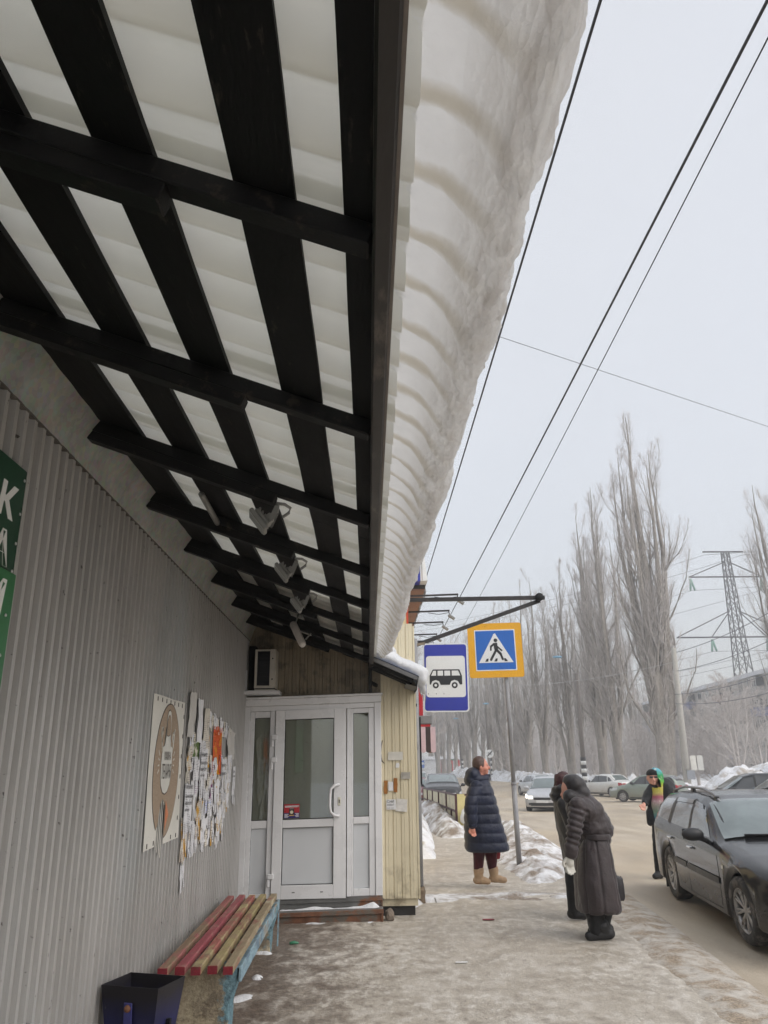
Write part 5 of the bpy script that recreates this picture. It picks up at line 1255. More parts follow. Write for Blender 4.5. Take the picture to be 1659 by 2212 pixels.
# ---- woman in the long navy quilted coat, standing in profile
def woman():
    Y = 11.24; A = lambda x, y, d=0: at(x, y, Y + d); mpp = (A(1100, 1800) - A(1000, 1800)).length / 100
    loc = (A(1050, 1914).x, Y, 0)
    hc = A(1038.5, 1655); m = MB()
    ell_shape(m, hc, (.098, .078, .122)); ell_shape(m, hc + Vector((.045, 0, -.055)), (.055, .058, .068))
    cap_shape(m, hc + Vector((.092, 0, .012)), hc + Vector((.118, 0, -.026)), .012, .018, 8, 3)            # nose
    ell_shape(m, hc + Vector((.082, 0, -.068)), (.022, .028, .012)); ell_shape(m, hc + Vector((.082, 0, -.082)), (.020, .026, .011))    # lips
    ell_shape(m, hc + Vector((.070, 0, -.112)), (.028, .032, .022))                                      # chin
    ell_shape(m, hc + Vector((.080, 0, .030)), (.020, .052, .012)); ell_shape(m, hc + Vector((.058, -.05, -.035)), (.035, .025, .032))     # brow, cheek
    for s in (-1, 1): ell_shape(m, hc + Vector((-.012, s * .078, -.012)), (.02, .012, .032))
    cap_shape(m, hc + Vector((-.01, 0, -.08)), A(1032, 1692), .058, .07)
    cap_shape(m, A(1032, 1692), A(1045, 1800), .10, .12); cap_shape(m, A(1041, 1800), A(1035, 1895), .07, .042); cap_shape(m, A(1054, 1800, .1), A(1065, 1893, .12), .07, .042)
    for s in (-1, 1):
        cap_shape(m, A(1030, 1697, s * .17), A(1017, 1745, s * .23), .05, .042); cap_shape(m, A(1017, 1745, s * .23), A(1021, 1784, s * .24), .042, .028)
    hand(m, A(1021, 1785, -.24), (.05, .0, -1), (1, .2, 0), 1.0, .75); hand(m, A(1021, 1785, .24), (.05, .0, -1), (1, -.2, 0), 1.0, .75)
    w = person_obj(m, loc, 'woman in a long navy quilted coat and maroon trousers standing by the sign pole', M_SKINR)
    def child(name, mm, mat, **k): return garment(name, mm, mat, w, **k)
    m = MB(); ell_shape(m, hc + Vector((-.022, 0, .022)), (.100, .088, .118)); ell_shape(m, hc + Vector((-.085, 0, -.045)), (.045, .05, .055)); 
    def hairfix(V, N): return .003 * fbm(V * [20, 20, 60], 2, 4)
    me = skin_wrap(m, .009, 1, hairfix); bm = bmesh.new(); bm.from_mesh(me)
    kill = [v for v in bm.verts if v.co.x > hc.x + .052 - .5 * max(0, (v.co.z - hc.z - .03)) * -1.0 and v.co.z < hc.z + .085 or v.co.z < hc.z - .085]
    bmesh.ops.delete(bm, geom=kill, context='VERTS'); bm.to_mesh(me); bm.free()
    h = link('hair', me, None, pm('brown_hair', srgb(74, 52, 44), .25, 40, .45, .4, 90, stretch=(1, 1, 6))); h.parent = w; h.matrix_parent_inverse = Matrix.Translation(w.location).inverted()
    m = MB()
    for s in (-1, 1): ell_shape(m, hc + Vector((.079, s * .034, .006)), (.012, .013, .007))
    child('eyes', m, M_EYE, vox=.004, smooth=0)
    m = MB(); ell_shape(m, hc + Vector((.094, 0, -.075)), (.013, .024, .010)); child('lips', m, M_LIP, vox=.005, smooth=1)
    rows = []
    for py, xl, xr, d in ((1839, 1007, 1099, .265), (1833, 1005, 1100, .275), (1812, 1003.5, 1094, .27), (1790, 1003, 1087, .26), (1765, 1003, 1080, .25), (1735, 1004.5, 1073, .24), (1712, 1008, 1066, .225), (1698, 1013, 1061, .20), (1688, 1020, 1056, .14), (1680, 1026, 1052, .09)):
        a, b = A(xl, py), A(xr, py); rows.append(((a + b) / 2, (b - a).length / 2, d))
    m = MB(); loft_shape(m, rows)
    cap_shape(m, A(1028, 1701, -.15), A(1016.5, 1742, -.24), .092, .088); cap_shape(m, A(1016.5, 1742, -.24), A(1019.5, 1779, -.25), .088, .066)
    cap_shape(m, A(1034, 1701, .15), A(1030, 1742, .24), .092, .088); cap_shape(m, A(1030, 1742, .24), A(1034, 1779, .25), .088, .066)
    z0 = A(1040, 1838).z
    def quilt(V, N):
        t = (V[:, 2] - z0) / .118 + .10 * (V[:, 0] - loc[0]); fr = t - np.floor(t); return .016 * np.abs(np.sin(np.pi * fr)) ** .45 - .012 + .004 * fbm(V * 9, 3, 8)
    M_NAVYC = fabric('navy_quilted_nylon', (.006, .010, .030), .45, .15, .25, 18)
    child('coat', m, M_NAVYC, vox=.0105, smooth=2, disp=quilt)
    m = MB(); ell_shape(m, A(1021, 1674), (.105, .165, .105)); ell_shape(m, A(1014.5, 1685), (.075, .165, .085)); ell_shape(m, A(1030, 1684), (.10, .15, .07)); cap_shape(m, A(1030, 1684, -.11), A(1050, 1682, -.06), .055, .045); cap_shape(m, A(1030, 1684, .11), A(1050, 1682, .06), .055, .045); cap_shape(m, A(1052, 1676, -.04), A(1057, 1674, -.05), .03, .02); cap_shape(m, A(1050, 1682, -.06), A(1053, 1682, .06), .045, .045)
    child('hood', m, M_NAVYC, vox=.011, smooth=3, disp=lambda V, N: .008 * fbm(V * 9, 3, 2))
    M_MAR = fabric('maroon_trousers', srgb(68, 14, 26), .8, .2)
    m = MB(); cap_shape(m, A(1036, 1822), A(1033, 1880), .10, .060); cap_shape(m, A(1058, 1822, .1), A(1064, 1878, .12), .10, .056)
    child('trousers', m, M_MAR, vox=.011, disp=lambda V, N: .006 * fbm(V * 14, 3, 6))
    M_BOOT = pm('beige_suede', srgb(166, 140, 112), .2, 16, .8, .3, 60, stain=srgb(160, 66, 34), stain_at=.64, stain_scale=11); M_SOLE = pm('black_sole', (.03, .028, .026), .2, 9, .8, .2)
    g0 = -.002
    h1, t1 = A(1030, 1905), A(1062, 1912); h1.z = t1.z = g0; h2, t2 = A(1064, 1903, .12), A(1097, 1908, .10); h2.z = t2.z = g0
    boot('boot', h1, t1, w, M_BOOT, M_SOLE, A(1034, 1880), .072); boot('boot', h2, t2, w, M_BOOT, M_SOLE, A(1066, 1879, .12), .070)
    m = MB(); m.box(A(1043, 1868, .02), A(1056, 1893, .07), bev=.02); b = m.build('handbag', M_MAR, None); 
    m = MB(); rows = [((A(1072, 1856, .2)), .05, .03), ((A(1068, 1845, .2)), .09, .04), ((A(1068, 1832, .2)), .10, .03)]; loft_shape(m, rows, 16)
    bag = link('carrier_bag', skin_wrap(m, .012, 3, lambda V, N: .008 * fbm(V * 14, 2, 5)), None, pm('red_plastic', srgb(128, 20, 34), .15, 12, .4, .2, 20)); tag(bag, 'dark red carrier bag held on the far side of the woman in navy', 'bag')
    bpy.data.objects.remove(b)
woman()

# ---- stooping woman in the long dark brown hooded coat
def old_woman():
    Y = 7.9; A = lambda x, y, d=0: at(x, y, Y + d); loc = (A(1292, 2030).x, Y, 0)
    hc = A(1234, 1700); m = MB()
    Rt = Matrix.Rotation(R_(30), 3, 'Y')
    ell_shape(m, hc, (.092, .075, .115), Rt); cap_shape(m, hc + Vector((-.075, 0, -.03)), hc + Vector((-.10, 0, -.07)), .012, .017, 8, 3); ell_shape(m, hc + Vector((-.075, 0, -.095)), (.028, .03, .022)); ell_shape(m, hc + Vector((-.07, 0, -.075)), (.02, .026, .012))
    cap_shape(m, hc + Vector((.02, 0, -.05)), A(1260, 1735), .055, .08); cap_shape(m, A(1262, 1742), A(1284, 1830), .08, .10)
    cap_shape(m, A(1286, 1840, -.08), A(1286, 2015, -.08), .08, .045); cap_shape(m, A(1300, 1840, .09), A(1303, 2012, .09), .08, .045)
    for s in (-1, 1): cap_shape(m, A(1250, 1738, s * .16), A(1242, 1795, s * .2), .048, .04); cap_shape(m, A(1242, 1795, s * .2), A(1230, 1848, s * .2), .04, .028)
    w = person_obj(m, loc, 'stooping woman in a long dark brown hooded winter coat and white gloves', M_SKIN)
    ch = lambda name, mm, mat, **k: garment(name, mm, mat, w, **k)
    M_COAT = fabric('dark_brown_nylon', (.040, .030, .031), .5, .25, .22, 12)
    M_HOOD = fabric('black_brown_nylon', (.022, .019, .020), .45, .2, .2, 12)
    # upper coat: bent torso
    m = MB()
    for (p, q, r0, r1) in (((1258, 1745, 0), (1282, 1790, 0), .165, .185), ((1248, 1742, -.1), (1262, 1750, -.1), .11, .12), ((1248, 1742, .1), (1262, 1750, .1), .11, .12), ((1278, 1775, 0), (1284, 1805, 0), .175, .165), ((1284, 1752, -.06), (1290, 1795, -.06), .10, .11), ((1284, 1752, .06), (1290, 1795, .06), .10, .11)):
        cap_shape(m, A(*p), A(*q), r0, r1)
    Yn = lambda s: s
    for s in (-1, 1):
        cap_shape(m, A(1247, 1742, s * .17), A(1241, 1792, s * .22), .088, .085); cap_shape(m, A(1241, 1792, s * .22), A(1234, 1842, s * .215), .082, .062)
    zs_ = [A(1240, y, 0).z for y in (1752, 1765, 1779, 1793, 1808, 1822, 1834)]
    xsl = A(1262, 1790).x
    def sleeve(V, N):
        mk = (V[:, 0] < xsl) & (np.abs(V[:, 1] - Y) > .12); r = np.zeros(len(V))
        for z in zs_: r -= .016 * np.exp(-((V[:, 2] - z + .35 * (V[:, 0] - xsl)) / .014) ** 2)
        return np.where(mk, r, 0) + .011 * fbm(V * [6, 6, 11], 4, 12) - .010 * np.abs(vnoise(V * [5, 5, 13], 4))
    ch('coat_upper', m, M_COAT, vox=.0105, smooth=2, disp=sleeve)
    rows = []
    for py, xl, xr, d in ((1967, 1250, 1335, .27), (1960, 1248, 1338, .285), (1930, 1245.5, 1333, .28), (1895, 1243.5, 1327, .265), (1860, 1244, 1321, .245), (1830, 1248, 1316, .22), (1812, 1255, 1312, .195), (1803, 1259, 1311, .18), (1792, 1262, 1308, .15)):
        a, b = A(xl, py), A(xr, py); rows.append(((a + b) / 2, (b - a).length / 2, d))
    m = MB(); loft_shape(m, rows, 32)
    def panels(V, N):
        a = np.arctan2(V[:, 1] - Y, V[:, 0] - loc[0]); r = .010 * fbm(V * [9, 9, 4], 4, 31) - .008 * np.abs(vnoise(V * [9, 9, 5], 14))
        for c in (-2.15, -1.55, -.9): r -= .013 * np.exp(-((a - c) / .035) ** 2)
        return r
    ch('coat_skirt', m, M_COAT, vox=.0115, smooth=2, disp=panels)
    a, b = A(1258, 1806), A(1312, 1803); m = MB(); loft_shape(m, [((a + b) / 2 + Vector((0, 0, -.028)), (b - a).length / 2 + .012, .205), ((a + b) / 2 + Vector((0, 0, .022)), (b - a).length / 2 + .010, .200)], 32)
    ch('belt', m, M_COAT, vox=.011, smooth=2, disp=lambda V, N: .003 * fbm(V * 16, 2, 3))
    m = MB(); ell_shape(m, A(1243, 1697), (.105, .115, .105)); ell_shape(m, A(1252, 1712), (.09, .12, .085)); ell_shape(m, A(1231, 1690), (.06, .095, .07)); cap_shape(m, A(1232, 1722, -.09), A(1250, 1730, -.09), .06, .07); cap_shape(m, A(1232, 1722, .09), A(1250, 1730, .09), .06, .07)
    def hoodf(V, N): 
        t = (V[:, 0] - V[:, 2] * .5) * 26; return .007 * np.sin(t) * (N[:, 1] < .2) + .009 * fbm(V * 10, 3, 17)
    ch('hood', m, M_HOOD, vox=.0105, smooth=3, disp=hoodf)
    M_BLKT = fabric('black_trousers', (.010, .010, .011), .8, .15)
    m = MB(); cap_shape(m, A(1284, 1950, -.09), A(1287, 2008, -.09), .105, .075); cap_shape(m, A(1303, 1950, .08), A(1303, 2002, .08), .10, .07)
    ch('trousers', m, M_BLKT, vox=.011, disp=lambda V, N: .010 * fbm(V * 11, 3, 7))
    M_BT = pm('black_boot', (.012, .012, .013), .3, 12, .6, .3); M_SL = pm('grey_sole', (.05, .048, .045), .2, 9, .8, .2)
    h1, t1 = A(1318, 2027, -.10), A(1263, 2031, -.11); h1.z = t1.z = -.002; h2, t2 = A(1315, 2012, .09), A(1268, 2014, .09); h2.z = t2.z = -.002
    boot('boot', h1, t1, w, M_BT, M_SL, A(1300, 2000, -.1), .07); boot('boot', h2, t2, w, M_BT, M_SL, A(1304, 1998, .09), .066)
    M_GLOVE = fabric('white_knit_glove', (.58, .56, .50), .9, .3, .08, 60)
    m = MB(); hand(m, A(1231, 1848, -.215), (-.1, -.0, -1), (1, .25, 0), 1.15, .55); cap_shape(m, A(1233, 1840, -.215), A(1231, 1850, -.215), .036, .036); ch('glove', m, M_GLOVE, vox=.006, smooth=2)
    m = MB(); hand(m, A(1231, 1848, .215), (-.1, -.0, -1), (1, -.25, 0), 1.15, .55); ch('glove', m, M_GLOVE, vox=.006, smooth=2)
    m = MB(); rows = [(A(1333, 1943, .12), .05, .10), (A(1333, 1936, .12), .058, .11), (A(1331, 1910, .12), .055, .11), (A(1329, 1893, .12), .05, .10)]; loft_shape(m, rows, 20, 4)
    bg = link('handbag', skin_wrap(m, .01, 2), None, pm('dark_grey_leather', (.022, .019, .022), .2, 9, .5, .2)); tag(bg, 'dark bag hanging behind the stooping woman in brown', 'bag')
    m = MB(); m.tube([A(1340, 1893, .12), A(1345, 1900, .11)], .006, 6); z_ = m.build('zip_pull', M_SBLK, bg)
    m = MB(); m.tube([A(1331, 1896, .12), A(1322, 1868, .10), A(1312, 1850, .06)], .012, 8); m.build('strap', M_SBLK, bg)
old_woman()

# ---- second woman, black coat, auburn hair, facing the first
def second_woman():
    Y = 8.85; A = lambda x, y, d=0: at(x, y, Y + d); loc = (A(1250, 1990).x, Y, 0)
    hc = A(1219, 1692); m = MB(); ell_shape(m, hc, (.088, .075, .112), Matrix.Rotation(R_(25), 3, 'Y')); cap_shape(m, hc + Vector((.08, 0, -.02)), hc + Vector((.10, 0, -.055)), .012, .016, 8, 3); ell_shape(m, hc + Vector((.07, 0, -.09)), (.028, .03, .022))
    for s in (-1, 1): ell_shape(m, hc + Vector((-.01, s * .074, -.015)), (.018, .012, .03))
    cap_shape(m, hc + Vector((-.01, 0, -.06)), A(1214, 1728), .055, .07); cap_shape(m, A(1220, 1738), A(1245, 1840), .08, .10); cap_shape(m, A(1242, 1850, -.08), A(1240, 1975, -.08), .08, .045); cap_shape(m, A(1256, 1850, .08), A(1300, 1968, .06), .08, .045)
    for s in (-1, 1): cap_shape(m, A(1222, 1742, s * .15), A(1240, 1790, s * .22), .04, .04); cap_shape(m, A(1240, 1790, s * .22), A(1262, 1820, s * .15), .04, .028); hand(m, A(1262, 1820, s * .15), (.8, 0, -.5), (0, 1, 0), .95, .5)
    w = person_obj(m, loc, 'woman with short auburn hair in a black coat, half hidden behind the stooping woman', M_SKIN)
    ch = lambda name, mm, mat, **k: garment(name, mm, mat, w, **k)
    m = MB(); ell_shape(m, hc + Vector((-.012, 0, .02)), (.100, .09, .108)); ell_shape(m, hc + Vector((-.05, 0, -.02)), (.065, .08, .08))
    me_d = lambda V, N: .010 * fbm(V * 24, 3, 3)
    ch('hair', m, pm('auburn_hair', srgb(60, 22, 22), .4, 30, .5, .5, 70), vox=.009, smooth=1, disp=me_d)
    M_BC = fabric('black_nylon', (.012, .012, .0135), .42, .2, .25, 14)
    rows = []
    for py, xl, xr, d in ((1882, 1224, 1284, .25), (1876, 1222, 1284, .255), (1845, 1216.5, 1279, .245), (1810, 1209.5, 1272, .235), (1775, 1202, 1264, .225), (1745, 1197.5, 1252, .20), (1725, 1197, 1240, .17), (1712, 1203, 1230, .11)):
        a, b = A(xl, py), A(xr, py); rows.append(((a + b) / 2, (b - a).length / 2, d))
    m = MB(); loft_shape(m, rows, 30)
    for s in (-1, 1): cap_shape(m, A(1220, 1740, s * .17), A(1240, 1790, s * .23), .085, .08); cap_shape(m, A(1240, 1790, s * .23), A(1262, 1820, s * .16), .078, .06)
    ch('coat', m, M_BC, vox=.011, smooth=2, disp=lambda V, N: .008 * fbm(V * 8, 3, 14))
    m = MB(); ell_shape(m, A(1206, 1712), (.075, .14, .085)); ell_shape(m, A(1198, 1720), (.045, .12, .05)); cap_shape(m, A(1212, 1704, -.1), A(1224, 1716, -.08), .05, .045); cap_shape(m, A(1212, 1704, .1), A(1224, 1716, .08), .05, .045)
    ch('hood', m, M_BC, vox=.011, smooth=2, disp=lambda V, N: .009 * np.sin(V[:, 2] * 90) * .6 + .008 * fbm(V * 10, 3, 4))
    m = MB(); cap_shape(m, A(1238, 1868, -.08), A(1240, 1972, -.08), .095, .062); cap_shape(m, A(1262, 1868, .08), A(1300, 1962, .06), .09, .06)
    ch('trousers', m, fabric('black_trousers2', (.009, .009, .010), .8, .15), vox=.012, disp=lambda V, N: .007 * fbm(V * 12, 3, 9))
    M_BT = pm('black_suede_boot', (.011, .011, .012), .3, 12, .7, .3); M_SL = pm('dark_sole', (.03, .03, .03), .2, 9, .8, .2)
    h1, t1 = A(1236, 1984, -.08), A(1272, 1990, -.09); h1.z = t1.z = -.002; h2, t2 = A(1296, 1972, .06), A(1324, 1974, .06); h2.z = t2.z = -.002
    boot('boot', h1, t1, w, M_BT, M_SL, A(1240, 1965, -.08), .06); boot('boot', h2, t2, w, M_BT, M_SL, A(1301, 1956, .06), .058)
second_woman()

# ---- man in open black jacket and bright hooded top behind the black car
def man():
    Y = 12.2; A = lambda x, y, d=0: at(x, y, Y + d); G = -.09; loc = (A(1425, 1900).x, Y, G)
    hc = A(1409.5, 1680); m = MB(); Rt = Matrix.Rotation(R_(-18), 3, 'X')
    ell_shape(m, hc, (.078, .095, .118), Rt); cap_shape(m, hc + Vector((-.02, -.09, .0)), hc + Vector((-.024, -.115, -.035)), .012, .017, 8, 3); ell_shape(m, hc + Vector((-.018, -.078, -.085)), (.034, .026, .022)); ell_shape(m, hc + Vector((-.02, -.086, -.062)), (.026, .018, .011)); ell_shape(m, hc + Vector((-.015, -.075, .02)), (.055, .02, .012))
    for s in (-1, 1): ell_shape(m, hc + Vector((s * .078, .01, -.01)), (.012, .018, .03))
    cap_shape(m, hc + Vector((.02, .03, -.06)), A(1420, 1708), .055, .07); cap_shape(m, A(1428, 1716, .06), A(1430, 1765, .06), .08, .09)
    cap_shape(m, A(1421, 1770), A(1424, 1890), .085, .045); cap_shape(m, A(1440, 1770, .1), A(1452, 1888, .12), .085, .045)
    cap_shape(m, A(1408, 1703), A(1396, 1730, -.06), .05, .042); cap_shape(m, A(1396, 1730, -.06), A(1391, 1738, -.14), .04, .03); hand(m, A(1391, 1738, -.14), (-.35, -.5, -.45), (1, 0, -.4), 1.05, .3)
    cap_shape(m, A(1447, 1703, .05), A(1458, 1740, .04), .05, .042); cap_shape(m, A(1458, 1740, .04), A(1450, 1768, -.05), .04, .03); hand(m, A(1450, 1768, -.05), (-.1, -.2, -1), (1, 0, 0), 1.0, .5)
    w = person_obj(m, loc, 'man in a black open jacket and bright tie-dye hooded top behind the black car', M_SKIN)
    ch = lambda name, mm, mat, **k: garment(name, mm, mat, w, **k)
    m = MB(); ell_shape(m, hc + Vector((.0, .005, .045)), (.086, .10, .082)); me = skin_wrap(m, .008, 1); bm = bmesh.new(); bm.from_mesh(me); bmesh.ops.delete(bm, geom=[v for v in bm.verts if v.co.z < hc.z + .03], context='VERTS'); bm.to_mesh(me); bm.free()
    b = link('beanie', me, None, fabric('black_knit', (.010, .010, .011), .9, .2, .2, 80)); b.parent = w; b.matrix_parent_inverse = Matrix.Translation(w.location).inverted()
    m = MB()
    for s in (-1, 1): m.box(hc + Vector((-.018 + s * .036 - .026, -.103, -.004)), hc + Vector((-.018 + s * .036 + .026, -.096, .026)), bev=.004)
    m.box(hc + Vector((-.018 - .012, -.1035, .014)), hc + Vector((-.018 + .012, -.0965, .020))); gl = m.build('glasses', M_SBLK, None); gl.parent = w; gl.matrix_parent_inverse = Matrix.Translation(w.location).inverted()
    def tiedye():
        t = NT('tie_dye_cotton'); x, y, z = t.sep(); n = t.noise(t.mapping((1, 1, 1)), 7, 5, .65, .8); k = t.noise(t.mapping((1, 1, 1), (4, 1, 7)), 16, 4, .6)
        zt, zb = A(1420, 1658).z, A(1420, 1768).z
        mr_ = t.n('ShaderNodeMapRange'); t.l(z, mr_.inputs[0]); mr_.inputs[1].default_value = zt; mr_.inputs[2].default_value = zb; mr_.inputs[3].default_value = 0; mr_.inputs[4].default_value = 1
        f = t.math('ADD', mr_.outputs[0], t.math('MULTIPLY', t.math('SUBTRACT', n, .5), .16))
        col = t.ramp(f, [(.05, srgb(100, 166, 180)), (.16, srgb(64, 156, 104)), (.28, srgb(94, 164, 66)), (.38, srgb(182, 172, 66)), (.50, srgb(176, 166, 90)), (.57, srgb(160, 82, 104)), (.72, srgb(170, 164, 158)), (.86, srgb(126, 160, 142)), (.97, srgb(84, 146, 170))])
        col = t.mix(t.ramp(k, [(.58, 0), (.66, .6)]), col, srgb(214, 206, 196)); return t.done(t.bsdf(col, .85, 0, t.bump(n, .3, .02), .3))
    M_TD = tiedye()
    for mm_ in (M_TD,): pass
    m = MB(); ell_shape(m, A(1417, 1676, .03), (.105, .11, .125)); ell_shape(m, A(1423, 1692, .03), (.09, .11, .09)); cap_shape(m, A(1421, 1692, -.10), A(1420, 1735, -.135), .075, .085); cap_shape(m, A(1420, 1735, -.135), A(1423, 1766, -.09), .088, .075)
    me = skin_wrap(m, .010, 2, lambda V, N: .006 * fbm(V * 13, 3, 6)); bm = bmesh.new(); bm.from_mesh(me)
    fc = hc + Vector((-.045, -.06, -.01)); bmesh.ops.delete(bm, geom=[v for v in bm.verts if v.co.z > A(1410, 1700).z and v.co.z < hc.z + .10 and v.co.x < hc.x + .045 and v.co.y < hc.y + .03], context='VERTS'); bm.to_mesh(me); bm.free()
    h = link('hooded_top', me, None, M_TD); h.parent = w; h.matrix_parent_inverse = Matrix.Translation(w.location).inverted()
    M_JK = fabric('black_jacket_cloth', (.011, .012, .014), .6, .25, .25, 14)
    m = MB(); cap_shape(m, A(1436, 1702, .06), A(1436, 1752, .06), .15, .155); cap_shape(m, A(1411, 1706, -.02), A(1408, 1768, -.06), .085, .06); cap_shape(m, A(1444, 1706, -.02), A(1440, 1770, -.06), .085, .07)
    cap_shape(m, A(1410, 1703), A(1397, 1728, -.05), .085, .07); cap_shape(m, A(1397, 1728, -.05), A(1393, 1735, -.11), .07, .052); cap_shape(m, A(1447, 1702, .05), A(1459, 1736, .04), .095, .08); cap_shape(m, A(1459, 1736, .04), A(1451, 1764, -.04), .078, .06)
    cap_shape(m, A(1404, 1755, -.05), A(1404, 1776, -.05), .06, .055)
    ell_shape(m, A(1443, 1690, .1), (.10, .09, .075))
    ch('jacket', m, M_JK, vox=.012, smooth=2, disp=lambda V, N: .009 * fbm(V * 9, 3, 19))
    m = MB(); cap_shape(m, A(1421, 1765), A(1425, 1888), .10, .066); cap_shape(m, A(1440, 1765, .1), A(1452, 1886, .12), .10, .066); cap_shape(m, A(1424, 1762), A(1438, 1762, .08), .11, .11); ch('trousers', m, fabric('black_jeans', (.010, .010, .012), .8, .15), vox=.012, disp=lambda V, N: .007 * fbm(V * 12, 3, 9))
    M_BT = pm('black_trainer', (.012, .012, .014), .3, 12, .6, .3); M_SL = pm('pale_sole', (.4, .4, .4), .15, 9, .7, .1)
    h1, t1 = A(1430, 1893), A(1411, 1899, -.10); h1.z = t1.z = G + .002; h2, t2 = A(1456, 1892, .12), A(1440, 1897, .02); h2.z = t2.z = G + .002
    boot('shoe', h1, t1, w, M_BT, M_SL, A(1425, 1880), .05); boot('shoe', h2, t2, w, M_BT, M_SL, A(1453, 1880, .12), .05)
man()

# ================================================================== CARS
def car_paint(name, c, rough=.28, dirt=.55, metal=.25, dcol=srgb(150, 138, 122), dz=.75):
    """car paint with road salt and mud climbing from the sills"""
    t = NT(name); x, y, z = t.sep(); n = t.noise(t.mapping((1, 1, 1)), 2.2, 6, .65); f = t.noise(t.mapping((1, 1, 1)), 30, 5, .7)
    mr_ = t.n('ShaderNodeMapRange'); t.l(t.math('ADD', z, t.math('MULTIPLY', t.math('SUBTRACT', n, .5), .7)), mr_.inputs[0]); mr_.inputs[1].default_value = dz; mr_.inputs[2].default_value = .12; mr_.inputs[3].default_value = 0; mr_.inputs[4].default_value = 1
    d = t.math('MULTIPLY', mr_.outputs[0], t.math('ADD', .45, t.math('MULTIPLY', f, .8)))
    d = t.math('MULTIPLY', d, dirt); 
    col = t.mix(d, c, dcol)
    ro = t.math('ADD', t.math('MULTIPLY', d, .5), rough)
    return t.done(t.bsdf(col, ro, metal, None, .4, Coat_Weight=.35, Coat_Roughness=.08))
def car_glass(name, c=(.03, .035, .035), rough=.04):
    t = NT(name); n = t.noise(t.mapping((1, 1, 1)), 1.6, 4, .6); col = t.ramp(n, [(.35, tuple(x * .8 for x in c)), (.65, tuple(x * 1.25 for x in c))]); return t.done(t.bsdf(col, rough, 0, None, .8, Coat_Weight=1.0, Coat_Roughness=.02))
M_CG = car_glass('tinted_car_glass', (.022, .025, .025)); M_CGW = car_glass('windscreen_glass', (.13, .165, .165), .12)
M_TYRE = pm('dusty_tyre', (.035, .033, .031), .3, 9, .85, .3, 60, stain=(.13, .115, .10), stain_at=.56, stain_scale=7); M_ALLOY = pm('worn_alloy', (.42, .41, .40), .15, 10, .35, .1, metal=.6, stain=(.2, .18, .16), stain_at=.6, stain_scale=9); M_TRIM = pm('black_plastic_trim', (.02, .02, .021), .2, 9, .5, .1); M_CHROME = pm('chrome', (.6, .6, .6), .05, 9, .15, 0, metal=.9)
M_TAIL = pm('red_lamp', srgb(160, 24, 30), .1, 9, .12, 0); M_HEAD = pm('lamp_lens', (.55, .57, .58), .08, 9, .1, 0); M_PLATE = pm('plate_white', (.65, .65, .65), .05, 9, .4, 0); M_WELL = pm('wheel_well_black', (.008, .008, .008), .1, 9, .9, 0)

